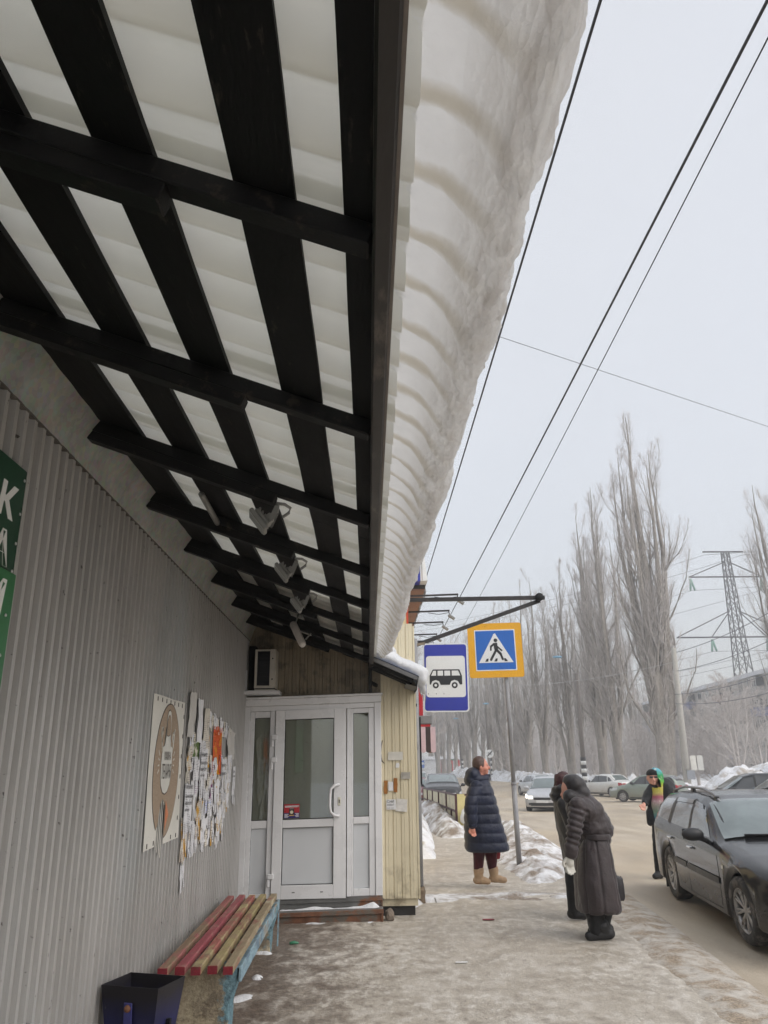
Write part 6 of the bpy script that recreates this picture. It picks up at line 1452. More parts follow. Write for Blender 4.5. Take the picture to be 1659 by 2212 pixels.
class Car:
    def __init__(s, name, L, W, Hh, fo, wb, top, belt, roofw, label, cat, paint, wr=.31, sill=.20, group=None):
        s.L, s.W, s.H, s.fo, s.wb, s.wr = L, W, Hh, fo, wb, wr
        s.top = np.array(top); s.belt = np.array(belt); s.roofw = np.array(roofw); s.sill = sill; s.paint = paint
        s.root = empty(name, (0, 0, 0), 0, label, cat, group); s.zs = 1.0
    def zt(s, u): return float(np.interp(u, s.top[:, 0], s.top[:, 1]))
    def hw(s, u):
        w = s.W / 2; f = .75; r = .65
        if u < f: w *= 1 - .27 * (1 - u / f) ** 2.4
        if u > s.L - r: w *= 1 - .20 * (1 - (s.L - u) / r) ** 2.4
        return w
    def low(s, u):
        z = s.sill + (.03 if u < .5 or u > s.L - .5 else 0); R = s.wr * 1.17
        for c in (s.fo, s.fo + s.wb):
            if abs(u - c) < R: z = max(z, s.wr + math.sqrt(R * R - (u - c) ** 2))
        return z
    def ring(s, u):
        w = s.hw(u); zt = s.zt(u); zb = min(float(np.interp(u, s.belt[:, 0], s.belt[:, 1])), zt - .015); lo = s.low(u); rw = float(np.interp(u, s.roofw[:, 0], s.roofw[:, 1])) * w
        zm = .52 * zb + .03; lo_ = min(lo, zb - .06)
        P = [(w * .95, lo_), (w * .985, lo_ + .035), (w * 1.0, max(zm, lo_ + .07)), (w * .99, max(zb - .13, lo_ + .09)), (w * .965, zb - .035), (w * .935, zb)]
        h = zt - zb; k = min(1.0, max(0.0, (h - .03) / .22)); k = k * k * (3 - 2 * k)
        A_ = [(w * .935 + (rw - w * .935) * .5, zb + h * .55), (rw, zt - .075), (rw * .93, zt - .030), (rw * .72, zt - .008), (0, zt)]
        B_ = [(w * .89, zb + h * .45), (w * .80, zb + h * .70), (w * .62, zb + h * .86), (w * .35, zb + h * .97), (0, zt)]
        A_ = [(a, max(b, zb + .001 * q)) for q, (a, b) in enumerate(A_)]
        P += [(a[0] * k + b[0] * (1 - k), a[1] * k + b[1] * (1 - k)) for a, b in zip(A_, B_)]
        P = np.array(P); L = np.concatenate([[0], np.cumsum(np.linalg.norm(np.diff(P, axis=0), axis=1))])
        return P
    def sy(s, u, z):
        P = s.ring(u)[:8]; return float(np.interp(z, P[:, 1], P[:, 0]))
    def tz(s, u, y):
        P = s.ring(u)[::-1]; return float(np.interp(abs(y), P[:, 0], P[:, 1]))
    def X(s, u): return s.fo + s.wb / 2 - u          # local x forward, origin midway between the axles
    def shell(s):
        us = np.unique(np.concatenate([np.linspace(0, .5, 14), np.linspace(.5, s.L - .5, 90), np.linspace(s.L - .5, s.L, 12)] + [c + s.wr * 1.17 * np.cos(np.linspace(0, math.pi, 25)) for c in (s.fo, s.fo + s.wb)]))
        us = us[(us >= 0) & (us <= s.L)]
        P = np.array([[[s.X(u), y, z] for y, z in s.ring(u)] for u in us]); Q = P.copy(); Q[:, :, 1] *= -1
        full = np.concatenate([P, Q[:, ::-1][:, 1:]], 1)
        m = MB(); m.grid(full, True)
        for e in (0, len(us) - 1):
            n = len(m.v); R = full[e]; k = len(R); vs = [tuple(p) for p in R]; h = k // 2
            m.add(vs, [(i, i + 1, k - 2 - i, k - 1 - i) for i in range(h)], True)
        o = m.build('body', s.paint, s.root); s.body = o
        md = o.modifiers.new('w', 'WELD'); md.merge_threshold = .0005
        m = MB(); m.box((s.X(.35), -s.W / 2 + .13, s.sill - .05), (s.X(s.L - .35), s.W / 2 - .13, .62)); m.build('underbody', M_WELL, s.root)
        return o
    def patch(s, name, corners, side, mat, off=.004, n=8, parent=None):
        """four (u,z) corners on the body side, in order bottom-front, bottom-rear, top-rear, top-front"""
        c = np.array(corners, float); P = []
        for i in range(n):
            r = []
            for j in range(n):
                a, b = i / (n - 1), j / (n - 1); q = (c[0] * (1 - a) + c[1] * a) * (1 - b) + (c[3] * (1 - a) + c[2] * a) * b
                r.append([s.X(q[0]), side * (s.sy(q[0], q[1]) + off), q[1]])
            P.append(r)
        return MB().grid(np.array(P), True).build(name, mat, parent or s.root)
    def tpatch(s, name, u0, u1, f0, f1, mat, off=.005, n=9, parent=None, cx=0.0):
        """patch lying on the top surface between stations u0,u1, half-width fractions f0,f1 (windscreen, rear window)"""
        P = []
        for i in range(n):
            a = i / (n - 1); u = u0 + (u1 - u0) * a; f = f0 + (f1 - f0) * a; r = []
            R = s.ring(u); ym = f * R[5][0]
            for j in range(n):
                b = 2 * j / (n - 1) - 1; y = cx + b * ym; r.append([s.X(u), y, s.tz(u, y) + off])
            P.append(r)
        P = np.array(P); du_ = np.gradient(P, axis=0); dv = np.gradient(P, axis=1); N = np.cross(du_, dv); N /= np.linalg.norm(N, axis=2)[..., None]; N *= np.sign(N[..., 2:3] + 1e-9)
        return MB().grid(P + N * off, True).build(name, mat, parent or s.root)
    def wheels(s, spokes=7, cap=False):
        for c in (s.fo, s.fo + s.wb):
            for sd in (-1, 1):
                w = empty('wheel'); w.parent = s.root; w.matrix_local = Matrix.Translation((s.X(c), sd * (s.W / 2 - .115), s.wr / s.zs)) @ Matrix.Scale(1 / s.zs, 4, (0, 0, 1)) @ Matrix.Rotation(R_(-90 * sd), 4, 'X') @ Matrix.Rotation(random.random() * 3, 4, 'Z')
                r = s.wr; ri = r * .66
                MB().lathe([(ri, -.09), (r * .93, -.095), (r * .985, -.07), (r, -.04), (r, .04), (r * .985, .07), (r * .93, .095), (ri, .09)], 36, closed=True).build('tyre', M_TYRE, w)
                m = MB(); m.lathe([(ri, -.085), (ri, .085), (ri * .95, .085), (ri * .93, .05), (ri * .9, -.08)], 32, closed=True); m.build('rim', M_ALLOY, w)
                m = MB(); m.lathe([(0, .0), (ri * .9, .0), (ri * .9, -.06), (0, -.06)], 24); m.build('brake_disc', M_WELL, w)
                if cap:
                    m = MB(); m.lathe([(0, .078), (ri * .25, .078), (ri * .7, .068), (ri * .97, .055)], 24); m.build('wheel_cover', M_ALLOY, w)
                    for k in range(8):
                        a = 2 * math.pi * k / 8; m = MB(); m.bar((ri * .55 * math.cos(a), ri * .55 * math.sin(a), .074), (ri * .85 * math.cos(a), ri * .85 * math.sin(a), .066), .03, .01); m.build('cover_slot', M_WELL, w)
                else:
                    m = MB(); m.lathe([(0, .066), (.035, .066), (.05, .055), (.052, .03)], 16); m.build('hub', M_ALLOY, w)
                    for k in range(spokes):
                        a = 2 * math.pi * k / spokes; ca, sa = math.cos(a), math.sin(a)
                        for da in (-.13, .13):
                            m = MB(); b = a + da; m.bar((.04 * ca, .04 * sa, .052), (ri * .95 * math.cos(b), ri * .95 * math.sin(b), .068), .021, .022, bev=.004); m.build('spoke', M_ALLOY, w)
    def mirror(s, u, z, sd, mat):
        y = sd * (s.sy(u, z) + .02); o = empty('mirror', (0, 0, 0)); o.parent = s.root
        m = MB(); ell_shape(m, (s.X(u) + .03, y + sd * .13, z + .06), (.06, .115, .075)); cap_shape(m, (s.X(u) - .0, y - sd * .02, z - .02), (s.X(u) + .02, y + sd * .06, z + .02), .03, .03)
        me = skin_wrap(m, .012, 2); link('mirror_shell', me, o, mat)
        MB().box((s.X(u) - .045, y + sd * .04, z + .0), (s.X(u) - .03, y + sd * .22, z + .12), bev=.006).build('mirror_glass', M_CG, o)
    def handle(s, u, z, sd, mat):
        y = s.sy(u, z); m = MB(); m.bar((s.X(u - .075), sd * (y + .020), z), (s.X(u + .075), sd * (y + .020), z), .03, .032, up=(0, 0, 1), bev=.008); m.build('door_handle', mat, s.root)
    def gap(s, pts, sd, w=.006):
        m = MB(); P = [(s.X(u), sd * (s.sy(u, z) + .001), z) for u, z in pts]; m.tube(P, w / 2, 4); m.build('door_gap', M_TRIM, s.root)
    def place(s, front, rear, side, dz=0.0):
        """put the contact points of the front/rear wheels on one side at two ground points"""
        f, r = Vector(front), Vector(rear); h = (f - r).normalized(); left = Vector((-h.y, h.x)); mid = (f + r) / 2 - left * side * (s.W / 2 - .115)
        s.root.location = (mid.x, mid.y, 0); s.root.rotation_euler = (0, 0, math.atan2(h.y, h.x))
        z = float(zg(mid.y)) - .07 + dz; s.root.location.z = z
    def at(s, x, y, heading, dz=0.0):
        s.root.location = (x, y, float(zg(y)) - .07 + dz); s.root.rotation_euler = (0, 0, heading)

def plate_(car, front=True, z=.5, txt=''):
    u = -.012 if front else car.L + .012; sgn = 1 if front else -1
    m = MB(); m.box((car.X(u) - .006, -.26, z - .056), (car.X(u) + .006, .26, z + .056), bev=.003); o = m.build('number_plate', M_PLATE, car.root)
    if txt:
        M = Matrix(((0, 0, sgn, car.X(u) + sgn * .008), (sgn, 0, 0, -sgn * .24), (0, 1, 0, z - .03), (0, 0, 0, 1))); put_text(txt, .09, M, M_INK, o, name='plate_digits', xs=.95)

# ---- black estate car beside the pavement
def wagon():
    c = Car('estate_car', 4.58, 1.725, 1.46, .87, 2.60,
            [(0, .62), (.06, .70), (.25, .80), (.8, .90), (1.25, .965), (1.38, .99), (1.75, 1.21), (2.05, 1.365), (2.35, 1.425), (2.8, 1.455), (3.5, 1.445), (4.0, 1.40), (4.22, 1.345), (4.36, 1.20), (4.47, 1.02), (4.54, .92), (4.58, .80)],
            [(0, .66), (.8, .84), (1.3, .925), (2.4, .955), (3.6, 1.0), (4.3, 1.03), (4.58, .80)], [(0, .9), (1.3, .86), (1.9, .80), (2.4, .775), (3.6, .765), (4.2, .77), (4.5, .86), (4.58, .9)],
            'dirty black estate car with silver roof rails pulling up at the pavement', 'car', car_paint('black_car_paint', (.008, .0085, .0095), .22, .22, .0, srgb(104, 94, 84), .70), .325, .20)
    c.shell(); B = c.root
    for sd in (-1, 1):
        c.patch('side_window', [(1.74, .965), (2.50, .985), (2.50, 1.34), (2.10, 1.275)], sd, M_CG)
        c.patch('side_window', [(2.57, .985), (3.36, 1.01), (3.25, 1.345), (2.57, 1.352)], sd, M_CG)
        c.patch('quarter_window', [(3.50, 1.02), (4.20, 1.06), (3.98, 1.31), (3.40, 1.335)], sd, M_CG)
        c.patch('b_pillar', [(2.495, .975), (2.575, .975), (2.575, 1.36), (2.495, 1.36)], sd, M_TRIM, .006); c.patch('c_pillar', [(3.365, 1.0), (3.50, 1.01), (3.40, 1.34), (3.255, 1.35)], sd, M_TRIM, .006)
        c.patch('wind_deflector', [(2.15, 1.265), (2.49, 1.295), (2.49, 1.345), (2.22, 1.315)], sd, M_CHROME if False else M_CG, .014); c.patch('wind_deflector', [(2.58, 1.305), (3.30, 1.30), (3.28, 1.355), (2.58, 1.355)], sd, M_CG, .014)
        c.patch('rub_strip', [(1.36, .52), (2.52, .53), (2.52, .60), (1.36, .59)], sd, M_TRIM, .012); c.patch('rub_strip', [(2.56, .53), (3.10, .54), (3.10, .61), (2.56, .60)], sd, M_TRIM, .012)
        c.gap([(1.40, .30), (1.36, .55), (1.40, .80), (1.55, .93)], sd); c.gap([(2.535, .26), (2.54, .6), (2.54, .98)], sd); c.gap([(3.14, .60), (3.32, .75), (3.40, .9), (3.40, 1.0)], sd); c.gap([(1.40, .27), (2.0, .262), (2.53, .262), (3.0, .27)], sd)
        c.handle(2.33, .80, sd, M_CHROME); c.handle(3.22, .83, sd, M_CHROME); c.mirror(1.82, .94, sd, M_TRIM)
        c.patch('indicator', [(1.19, .70), (1.26, .70), (1.26, .735), (1.19, .735)], sd, pm('amber_white', (.6, .55, .42), .05, 9, .2, 0), .008, 4)
        c.patch('head_lamp', [(.03, .56), (.22, .59), (.25, .69), (.10, .66)], sd, M_HEAD, .006); c.patch('tail_lamp', [(4.36, .72), (4.54, .70), (4.50, 1.0), (4.32, 1.02)], sd, M_TAIL, .006)
        m = MB(); y = sd * .565; m.tube([(c.X(2.05), y, c.tz(2.05, .565) + .01), (c.X(2.25), y, c.tz(2.25, .565) + .05), (c.X(2.6), y, c.tz(2.6, .565) + .065), (c.X(3.4), y, c.tz(3.4, .565) + .065), (c.X(3.85), y, c.tz(3.85, .565) + .045), (c.X(4.02), y, c.tz(4.02, .565) + .01)], .017, 8); rr = m.build('roof_rail', pm('grey_rail', (.22, .22, .23), .1, 9, .4, 0, metal=.5), B)
        for u in (2.14, 3.05, 3.92): MB().box((c.X(u) - .05, y - .018, c.tz(u, .565) - .02), (c.X(u) + .05, y + .018, c.tz(u, .565) + .05), bev=.006).build('rail_foot', M_TRIM, rr)
        MB().box((c.X(c.fo + c.wb + .40) - .012, sd * .60, .10), (c.X(c.fo + c.wb + .40) + .012, sd * .83, .38), bev=.004).build('mud_flap', M_TRIM, B)
    c.tpatch('windscreen', 1.42, 2.10, .93, .82, M_CGW, .008, 14); c.tpatch('rear_window', 4.24, 4.42, .78, .84, M_CG, .006)
    m = MB(); m.tube([(c.X(1.42), -.55, c.tz(1.42, .5) + .025), (c.X(1.40), 0, c.tz(1.4, 0) + .03), (c.X(1.42), .35, c.tz(1.42, .35) + .03)], .012, 6); m.tube([(c.X(1.45), .60, c.tz(1.45, .6) + .02), (c.X(1.41), .1, c.tz(1.41, .1) + .035)], .010, 6); m.build('wiper', M_TRIM, B)
    MB().box((c.X(-.01), -.45, .50), (c.X(.03), .45, .62), bev=.01).build('grille', M_TRIM, B); plate_(c, True, .42)
    c.zs = .87; c.wr = .305; c.wheels(8)
    c.place((3.49, 7.71), (3.82, 10.29), -1, .005); c.root.scale = (1, 1, .87)
wagon()

def sedan(label, paint, head, x, y, H=1.42, L=4.25, W=1.67, wr=.29, lamp_on=False, group=None, hatch=False, suv=False, dz=0.0, far=False, txt='', glass=None):
    fo, wb = (.80, 2.47) if not suv else (.88, 2.61)
    k = H / 1.42
    if hatch: top = [(0, .58), (.05, .66), (.3, .78), (.9, .90), (1.05, .95), (1.75, 1.33), (2.2, 1.42), (2.9, 1.41), (3.4, 1.34), (3.75, 1.16), (L - .12, .95), (L, .72)]; belt = [(0, .62), (.9, .85), (2, .90), (3.6, .97), (L, .72)]
    elif suv: top = [(0, .68), (.05, .80), (.35, .92), (.95, 1.02), (1.10, 1.07), (1.95, 1.36), (2.4, 1.42), (3.2, 1.41), (3.8, 1.34), (4.15, 1.1), (L - .08, .95), (L, .75)]; belt = [(0, .72), (1, .93), (2, .96), (3.8, 1.02), (L, .75)]
    else: top = [(0, .58), (.05, .66), (.3, .76), (1.0, .88), (1.12, .92), (1.80, 1.33), (2.15, 1.415), (2.7, 1.42), (3.1, 1.36), (3.62, 1.02), (3.75, .99), (L - .12, .96), (L - .03, .90), (L, .75)]; belt = [(0, .62), (1, .84), (2, .88), (3.5, .93), (L - .1, .93), (L, .75)]
    top = [(u, z * k) for u, z in top]; belt = [(u, z * k) for u, z in belt]
    c = Car('parked_car' if not lamp_on else 'moving_car', L, W, H, fo, wb, top, belt, [(0, .9), (1.05, .86), (1.8, .79), (2.3, .76), (3.1, .76), (3.6, .84), (L, .9)], label, 'car', paint, wr, .19 if not suv else .24, group)
    c.shell(); B = c.root; G = glass or M_CG
    for sd in (-1, 1):
        c.patch('side_window', [(1.40, .90 * k), (2.10, .915 * k), (2.10, 1.31 * k), (1.82, 1.28 * k)], sd, G, .005, 6); c.patch('side_window', [(2.17, .915 * k), (2.95, .945 * k), (2.88, 1.29 * k), (2.17, 1.315 * k)], sd, G, .005, 6)
        if hatch or suv: c.patch('quarter_window', [(3.02, .96 * k), (3.5, 1.0 * k), (3.30, 1.22 * k), (2.96, 1.27 * k)], sd, G, .005, 5)
        else: c.patch('quarter_window', [(3.02, .955 * k), (3.38, .985 * k), (3.16, 1.18 * k), (2.96, 1.25 * k)], sd, G, .005, 5)
        c.patch('b_pillar', [(2.10, .91 * k), (2.17, .91 * k), (2.17, 1.32 * k), (2.10, 1.32 * k)], sd, M_TRIM, .007, 4)
        c.gap([(1.18, .3), (1.16, .55), (1.22, .83)], sd); c.gap([(2.14, .26), (2.14, .9 * k)], sd); c.gap([(2.86, .60), (3.0, .75), (3.0, .93)], sd)
        c.handle(1.95, .76 * k, sd, paint); c.handle(2.80, .78 * k, sd, paint); c.mirror(1.42, .90 * k, sd, paint if not hatch else M_TRIM)
        c.patch('head_lamp', [(.06, .55 * k), (.48, .60 * k), (.52, .74 * k), (.16, .68 * k)], sd, M_LIT if lamp_on else M_HEAD, .007, 6)
        c.patch('tail_lamp', [(L - .30, .70 * k), (L - .03, .68 * k), (L - .05, .86 * k), (L - .32, .90 * k)], sd, M_TAIL, .007, 6)
        P = MB(); P.box((c.X(L + .004) , sd * .42, .69 * k), (c.X(L - .03), sd * .66, .86 * k), bev=.01); P.build('tail_lamp', M_TAIL, B)
        P = MB(); P.box((c.X(.0) - .01, sd * .40, .54 * k), (c.X(-.012), sd * .60, .66 * k), bev=.008); P.build('head_lamp', M_LIT if lamp_on else M_HEAD, B)
        P = MB(); P.box((c.X(.02), sd * .42, .30 * k), (c.X(-.012), sd * .58, .38 * k), bev=.01); P.build('fog_lamp', M_TRIM, B)
        c.patch('sill_strip', [(1.2, .215 if not suv else .26), (2.9, .215 if not suv else .26), (2.9, .26 if not suv else .34), (1.2, .26 if not suv else .34)], sd, M_TRIM, .006, 5)
    c.tpatch('windscreen', 1.16 if not suv else 1.14, 1.80 if not suv else 1.93, .93, .82, M_CGW, .008, 12)
    if hatch or suv: c.tpatch('rear_window', 3.45 if hatch else 3.82, 3.80 if hatch else 4.12, .80, .84, G, .006, 7)
    else: c.tpatch('rear_window', 3.14, 3.58, .82, .88, M_CGW, .006, 7)
    MB().box((c.X(.04), -.36, .50 * k), (c.X(-.012), .36, .60 * k), bev=.01).build('grille', M_TRIM, B)
    for z in (.525, .55, .575): MB().box((c.X(-.008), -.35, z * k - .004), (c.X(-.018), .35, z * k + .004)).build('grille_bar', M_CHROME if suv else M_TRIM, B)
    MB().box((c.X(.05), -.5, .26 * k), (c.X(-.01), .5, .40 * k), bev=.015).build('lower_intake', M_TRIM, B)
    MB().box((c.X(L - .02), -.62, .26), (c.X(L + .012), .62, .36), bev=.015).build('rear_valance', M_TRIM, B)
    plate_(c, True, .44 * k, txt); plate_(c, False, .50 * k)
    c.wheels(7, cap=not suv); c.at(x, y, head, dz); return c
def lit():
    t = NT('lit_headlamp'); e = t.n('ShaderNodeEmission'); e.inputs[0].default_value = (1, .93, .78, 1); e.inputs[1].default_value = 2.2; return t.done(e.outputs[0])
M_LIT = lit()
HP = math.pi
silver = car_paint('silver_paint', (.52, .53, .55), .3, .5, .35); white = car_paint('white_paint_car', (.70, .70, .68), .3, .65, 0.0, srgb(150, 134, 110)); green = car_paint('grey_green_paint', srgb(140, 150, 140), .3, .55, .3); blackp = car_paint('black_paint_far', (.014, .015, .018), .2, .35, .3); bluegrey = car_paint('blue_grey_paint', (.10, .13, .15), .25, .4, .35); maroon = car_paint('maroon_paint', srgb(120, 26, 40), .25, .45, .3); darkgrey = car_paint('dark_grey_paint', (.03, .03, .033), .25, .4, .3); silver2 = car_paint('pale_silver_paint', (.58, .60, .62), .3, .4, .3)
# silver saloon coming towards the camera, headlamps on
s1 = sedan('silver saloon driving towards the camera with headlamps lit', silver, R_(-112), 8.15, 36.6, lamp_on=True)
s2 = sedan('white saloon parked across the road with red tail lamps', white, R_(118), 16.0, 54.6)
s3 = sedan('grey-green hatchback parked across the road behind the man', green, R_(142), 15.7, 45.4, hatch=True, H=1.47, L=4.0)
s4 = sedan('black saloon across the road, at the right edge behind the estate car', blackp, R_(168), 12.4, 26.5, H=1.44)
s5 = sedan('blue-grey saloon at the right edge between the estate car and the black saloon', bluegrey, R_(172), 11.2, 21.4, H=1.44)
s6 = sedan('dark grey crossover facing the camera behind the panelled railing', darkgrey, R_(-93), 3.75, 41.5, suv=True, H=1.62, W=1.84, L=4.36, wr=.34, txt='В 988 ЕН 64')
s7 = sedan('red hatchback parked behind the dark crossover', maroon, R_(-97), 2.75, 47.5, hatch=True, H=1.45, L=3.9)
s8 = sedan('dark hatchback with a pale roof parked behind the red hatchback', car_paint('dark_teal_paint', (.05, .06, .065), .3, .4, .3), R_(-97), 2.75, 53.5, hatch=True, H=1.50)
s9 = sedan('pale silver car far down the road beyond the crossover', silver2, R_(-95), 4.6, 74, H=1.45)
s10 = sedan('pale silver saloon half hidden behind the oncoming silver saloon', silver2, R_(100), 11.8, 57, H=1.42)
# emblem on the crossover's nose: white shield with a rampant beast outline
c = s6; k6 = 1.62 / 1.42
em = empty('emblem', (c.X(-.02), 0, .70 * k6)); em.parent = c.root; em.rotation_euler = (0, R_(-12), R_(90))
plate('badge', [(-.10, .07), (.10, .07), (.085, -.03), (.0, -.075), (-.085, -.03)], -.02, .02, M_CHROME, em)
plate('beast', [(-.03, -.04), (-.015, .0), (-.045, .01), (-.02, .025), (-.03, .05), (.0, .045), (.03, .05), (.02, .03), (.05, .02), (.03, .0), (.045, -.03), (.015, -.02), (.0, -.045)], -.024, -.0205, M_SBLK, em)

# ================================================================== PANELLED RAILING BESIDE THE PAVEMENT
M_RFRM = pm('brown_rail_paint', srgb(74, 44, 46), .2, 9, .6, .1); M_RPAN = pm('cream_rail_panel', srgb(198, 190, 160), .12, 4, .6, .1, 40, stain=srgb(140, 128, 108), stain_at=.6, stain_scale=3)
ra = empty('panel_railing', (2.3, 23.1, -.2), 0, 'low brown-framed railing with cream panels between pavement and road', 'railing')
RO = Vector((2.3, 23.1, -.2)); A0, A1 = Vector((2.42, 22.6)), Vector((2.52, 37.5)); n_ = 5
def rp(t): p = A0.lerp(A1, t); return Vector((p.x, p.y, float(zg(p.y)) - .05)) - RO
for k in range(n_ + 1):
    p = rp(k / n_); m = MB(); m.bar(p, p + Vector((0, 0, .98)), .06, .06, up=(0, 1, 0)); m.build('post', M_RFRM, ra)
    if k < n_:
        q = rp((k + 1) / n_)
        for z in (.95, .52): m = MB(); m.bar(p + Vector((0, .03, z)), q + Vector((0, -.03, z)), .045, .05); m.build('rail', M_RFRM, ra)
        for z0, z1 in ((.12, .49), (.55, .92)):
            m = MB(); m.bar(p + Vector((.02, .035, (z0 + z1) / 2)), q + Vector((.02, -.035, (z0 + z1) / 2)), .012, z1 - z0); m.build('panel', M_RPAN, ra)
p = rp(0); q = p + Vector((.85, -.05, 0))
m = MB(); m.bar(p + Vector((.03, 0, .95)), q + Vector((0, 0, .95)), .045, .05); m.build('rail', M_RFRM, ra); m = MB(); m.bar(q, q + Vector((0, 0, .98)), .06, .06, up=(0, 1, 0)); m.build('post', M_RFRM, ra)
MB().box((p.x + .032, p.y - .035, .12), (q.x - .03, p.y - .02, .925)).build('panel', pm('yellow_cream_panel', srgb(204, 194, 140), .1, 4, .6, .1), ra)
m = MB(); m.bar(p + Vector((-.04, .9, .1)), p + Vector((-.12, .2, .55)), .05, .05); m.build('brace', M_RFRM, ra)
blob_snow('snow_lump', [((2.75, 22.3, .12), (.28, .2, .22)), ((2.7, 22.4, .25), (.18, .15, .15))], 'white snow lump against the near end of the railing', vox=.03, seed=8)

# ================================================================== TREES
def tubes(Pts, Rad, k=4):
    """Pts (B,n,3), Rad (B,n) -> verts, quads"""
    B, n = Pts.shape[:2]
    T = np.gradient(Pts, axis=1); T /= np.linalg.norm(T, axis=2)[..., None] + 1e-9
    ref = np.where(np.abs(T[..., 2:3]) > .9, np.array([1., 0, 0]), np.array([0, 0, 1.])); a = np.cross(T, ref); a /= np.linalg.norm(a, axis=2)[..., None] + 1e-9; b = np.cross(T, a)
    th = 2 * np.pi * np.arange(k) / k
    V = Pts[:, :, None] + Rad[:, :, None, None] * (a[:, :, None] * np.cos(th)[None, None, :, None] + b[:, :, None] * np.sin(th)[None, None, :, None])
    i = (np.arange(B)[:, None, None] * n + np.arange(n - 1)[None, :, None]) * k; j = np.arange(k)[None, None]; j2 = (j + 1) % k
    F = np.stack([i + j, i + j2, i + k + j2, i + k + j], -1).reshape(-1, 4)
    return V.reshape(-1, 3), F
def grow(parents, prad, nchild, t0, t1, lenf, ang, up, npts, wob, rng, rfac=.5, minr=.004, flat=None):
    """children of a batch of polylines: parents (B,n,3)"""
    B, n = parents.shape[:2]; pick = np.repeat(np.arange(B), nchild); N = len(pick)
    t = rng.uniform(t0, t1, N); f = t * (n - 1); i = np.clip(f.astype(int), 0, n - 2); w = (f - i)[:, None]
    base = parents[pick, i] * (1 - w) + parents[pick, i + 1] * w; pr = prad[pick, i] * (1 - w[:, 0]) + prad[pick, i + 1] * w[:, 0]
    tan = parents[pick, i + 1] - parents[pick, i]; tan /= np.linalg.norm(tan, axis=1)[:, None] + 1e-9
    rnd = rng.normal(size=(N, 3)); rnd -= tan * (rnd * tan).sum(1)[:, None]; rnd /= np.linalg.norm(rnd, axis=1)[:, None] + 1e-9
    an = np.radians(rng.uniform(*ang, N))[:, None]; d = tan * np.cos(an) + rnd * np.sin(an)
    plen = np.linalg.norm(np.diff(parents, axis=1), axis=2).sum(1)[pick]
    L = lenf(t, plen) * rng.uniform(.7, 1.3, N)
    s = np.linspace(0, 1, npts); P = np.zeros((N, npts, 3)); P[:, 0] = base; cur = d.copy()
    for q in range(1, npts):
        cur = cur + np.array([0, 0, up]) / npts * 2 + rng.normal(size=(N, 3)) * wob; cur /= np.linalg.norm(cur, axis=1)[:, None]; P[:, q] = P[:, q - 1] + cur * (L / (npts - 1))[:, None]
    r0 = np.maximum(np.minimum(pr * .8, pr * rfac + .0), minr); Rr = r0[:, None] * (1 - .8 * s[None]) ; Rr = np.maximum(Rr, minr * .6)
    return P, Rr
def bark_mat(name, c1, c2, frost=.35, fr=(.62, .61, .60)):
    t = NT(name); n = t.noise(t.mapping((1, 1, .35)), 6, 7, .7); g_ = t.n('ShaderNodeNewGeometry'); sx = t.n('ShaderNodeSeparateXYZ'); t.l(g_.outputs['Normal'], sx.inputs[0])
    col = t.ramp(n, [(.32, c1), (.68, c2)]); fx = t.math('MULTIPLY', t.ramp(sx.outputs[2], [(.45, 0), (.75, 1)]), frost); col = t.mix(fx, col, fr)
    return t.done(t.bsdf(col, .9, 0, t.bump(n, .6, .03), .2))
M_BARK = bark_mat('poplar_bark', srgb(124, 117, 109), srgb(166, 159, 151), .4); M_TWIG = bark_mat('frosted_twigs', srgb(176, 168, 162), srgb(208, 202, 198), .5, (.86, .86, .86)); M_TWIG2 = bark_mat('frosted_twigs_far', srgb(180, 173, 168), srgb(210, 205, 201), .5, (.86, .86, .86))
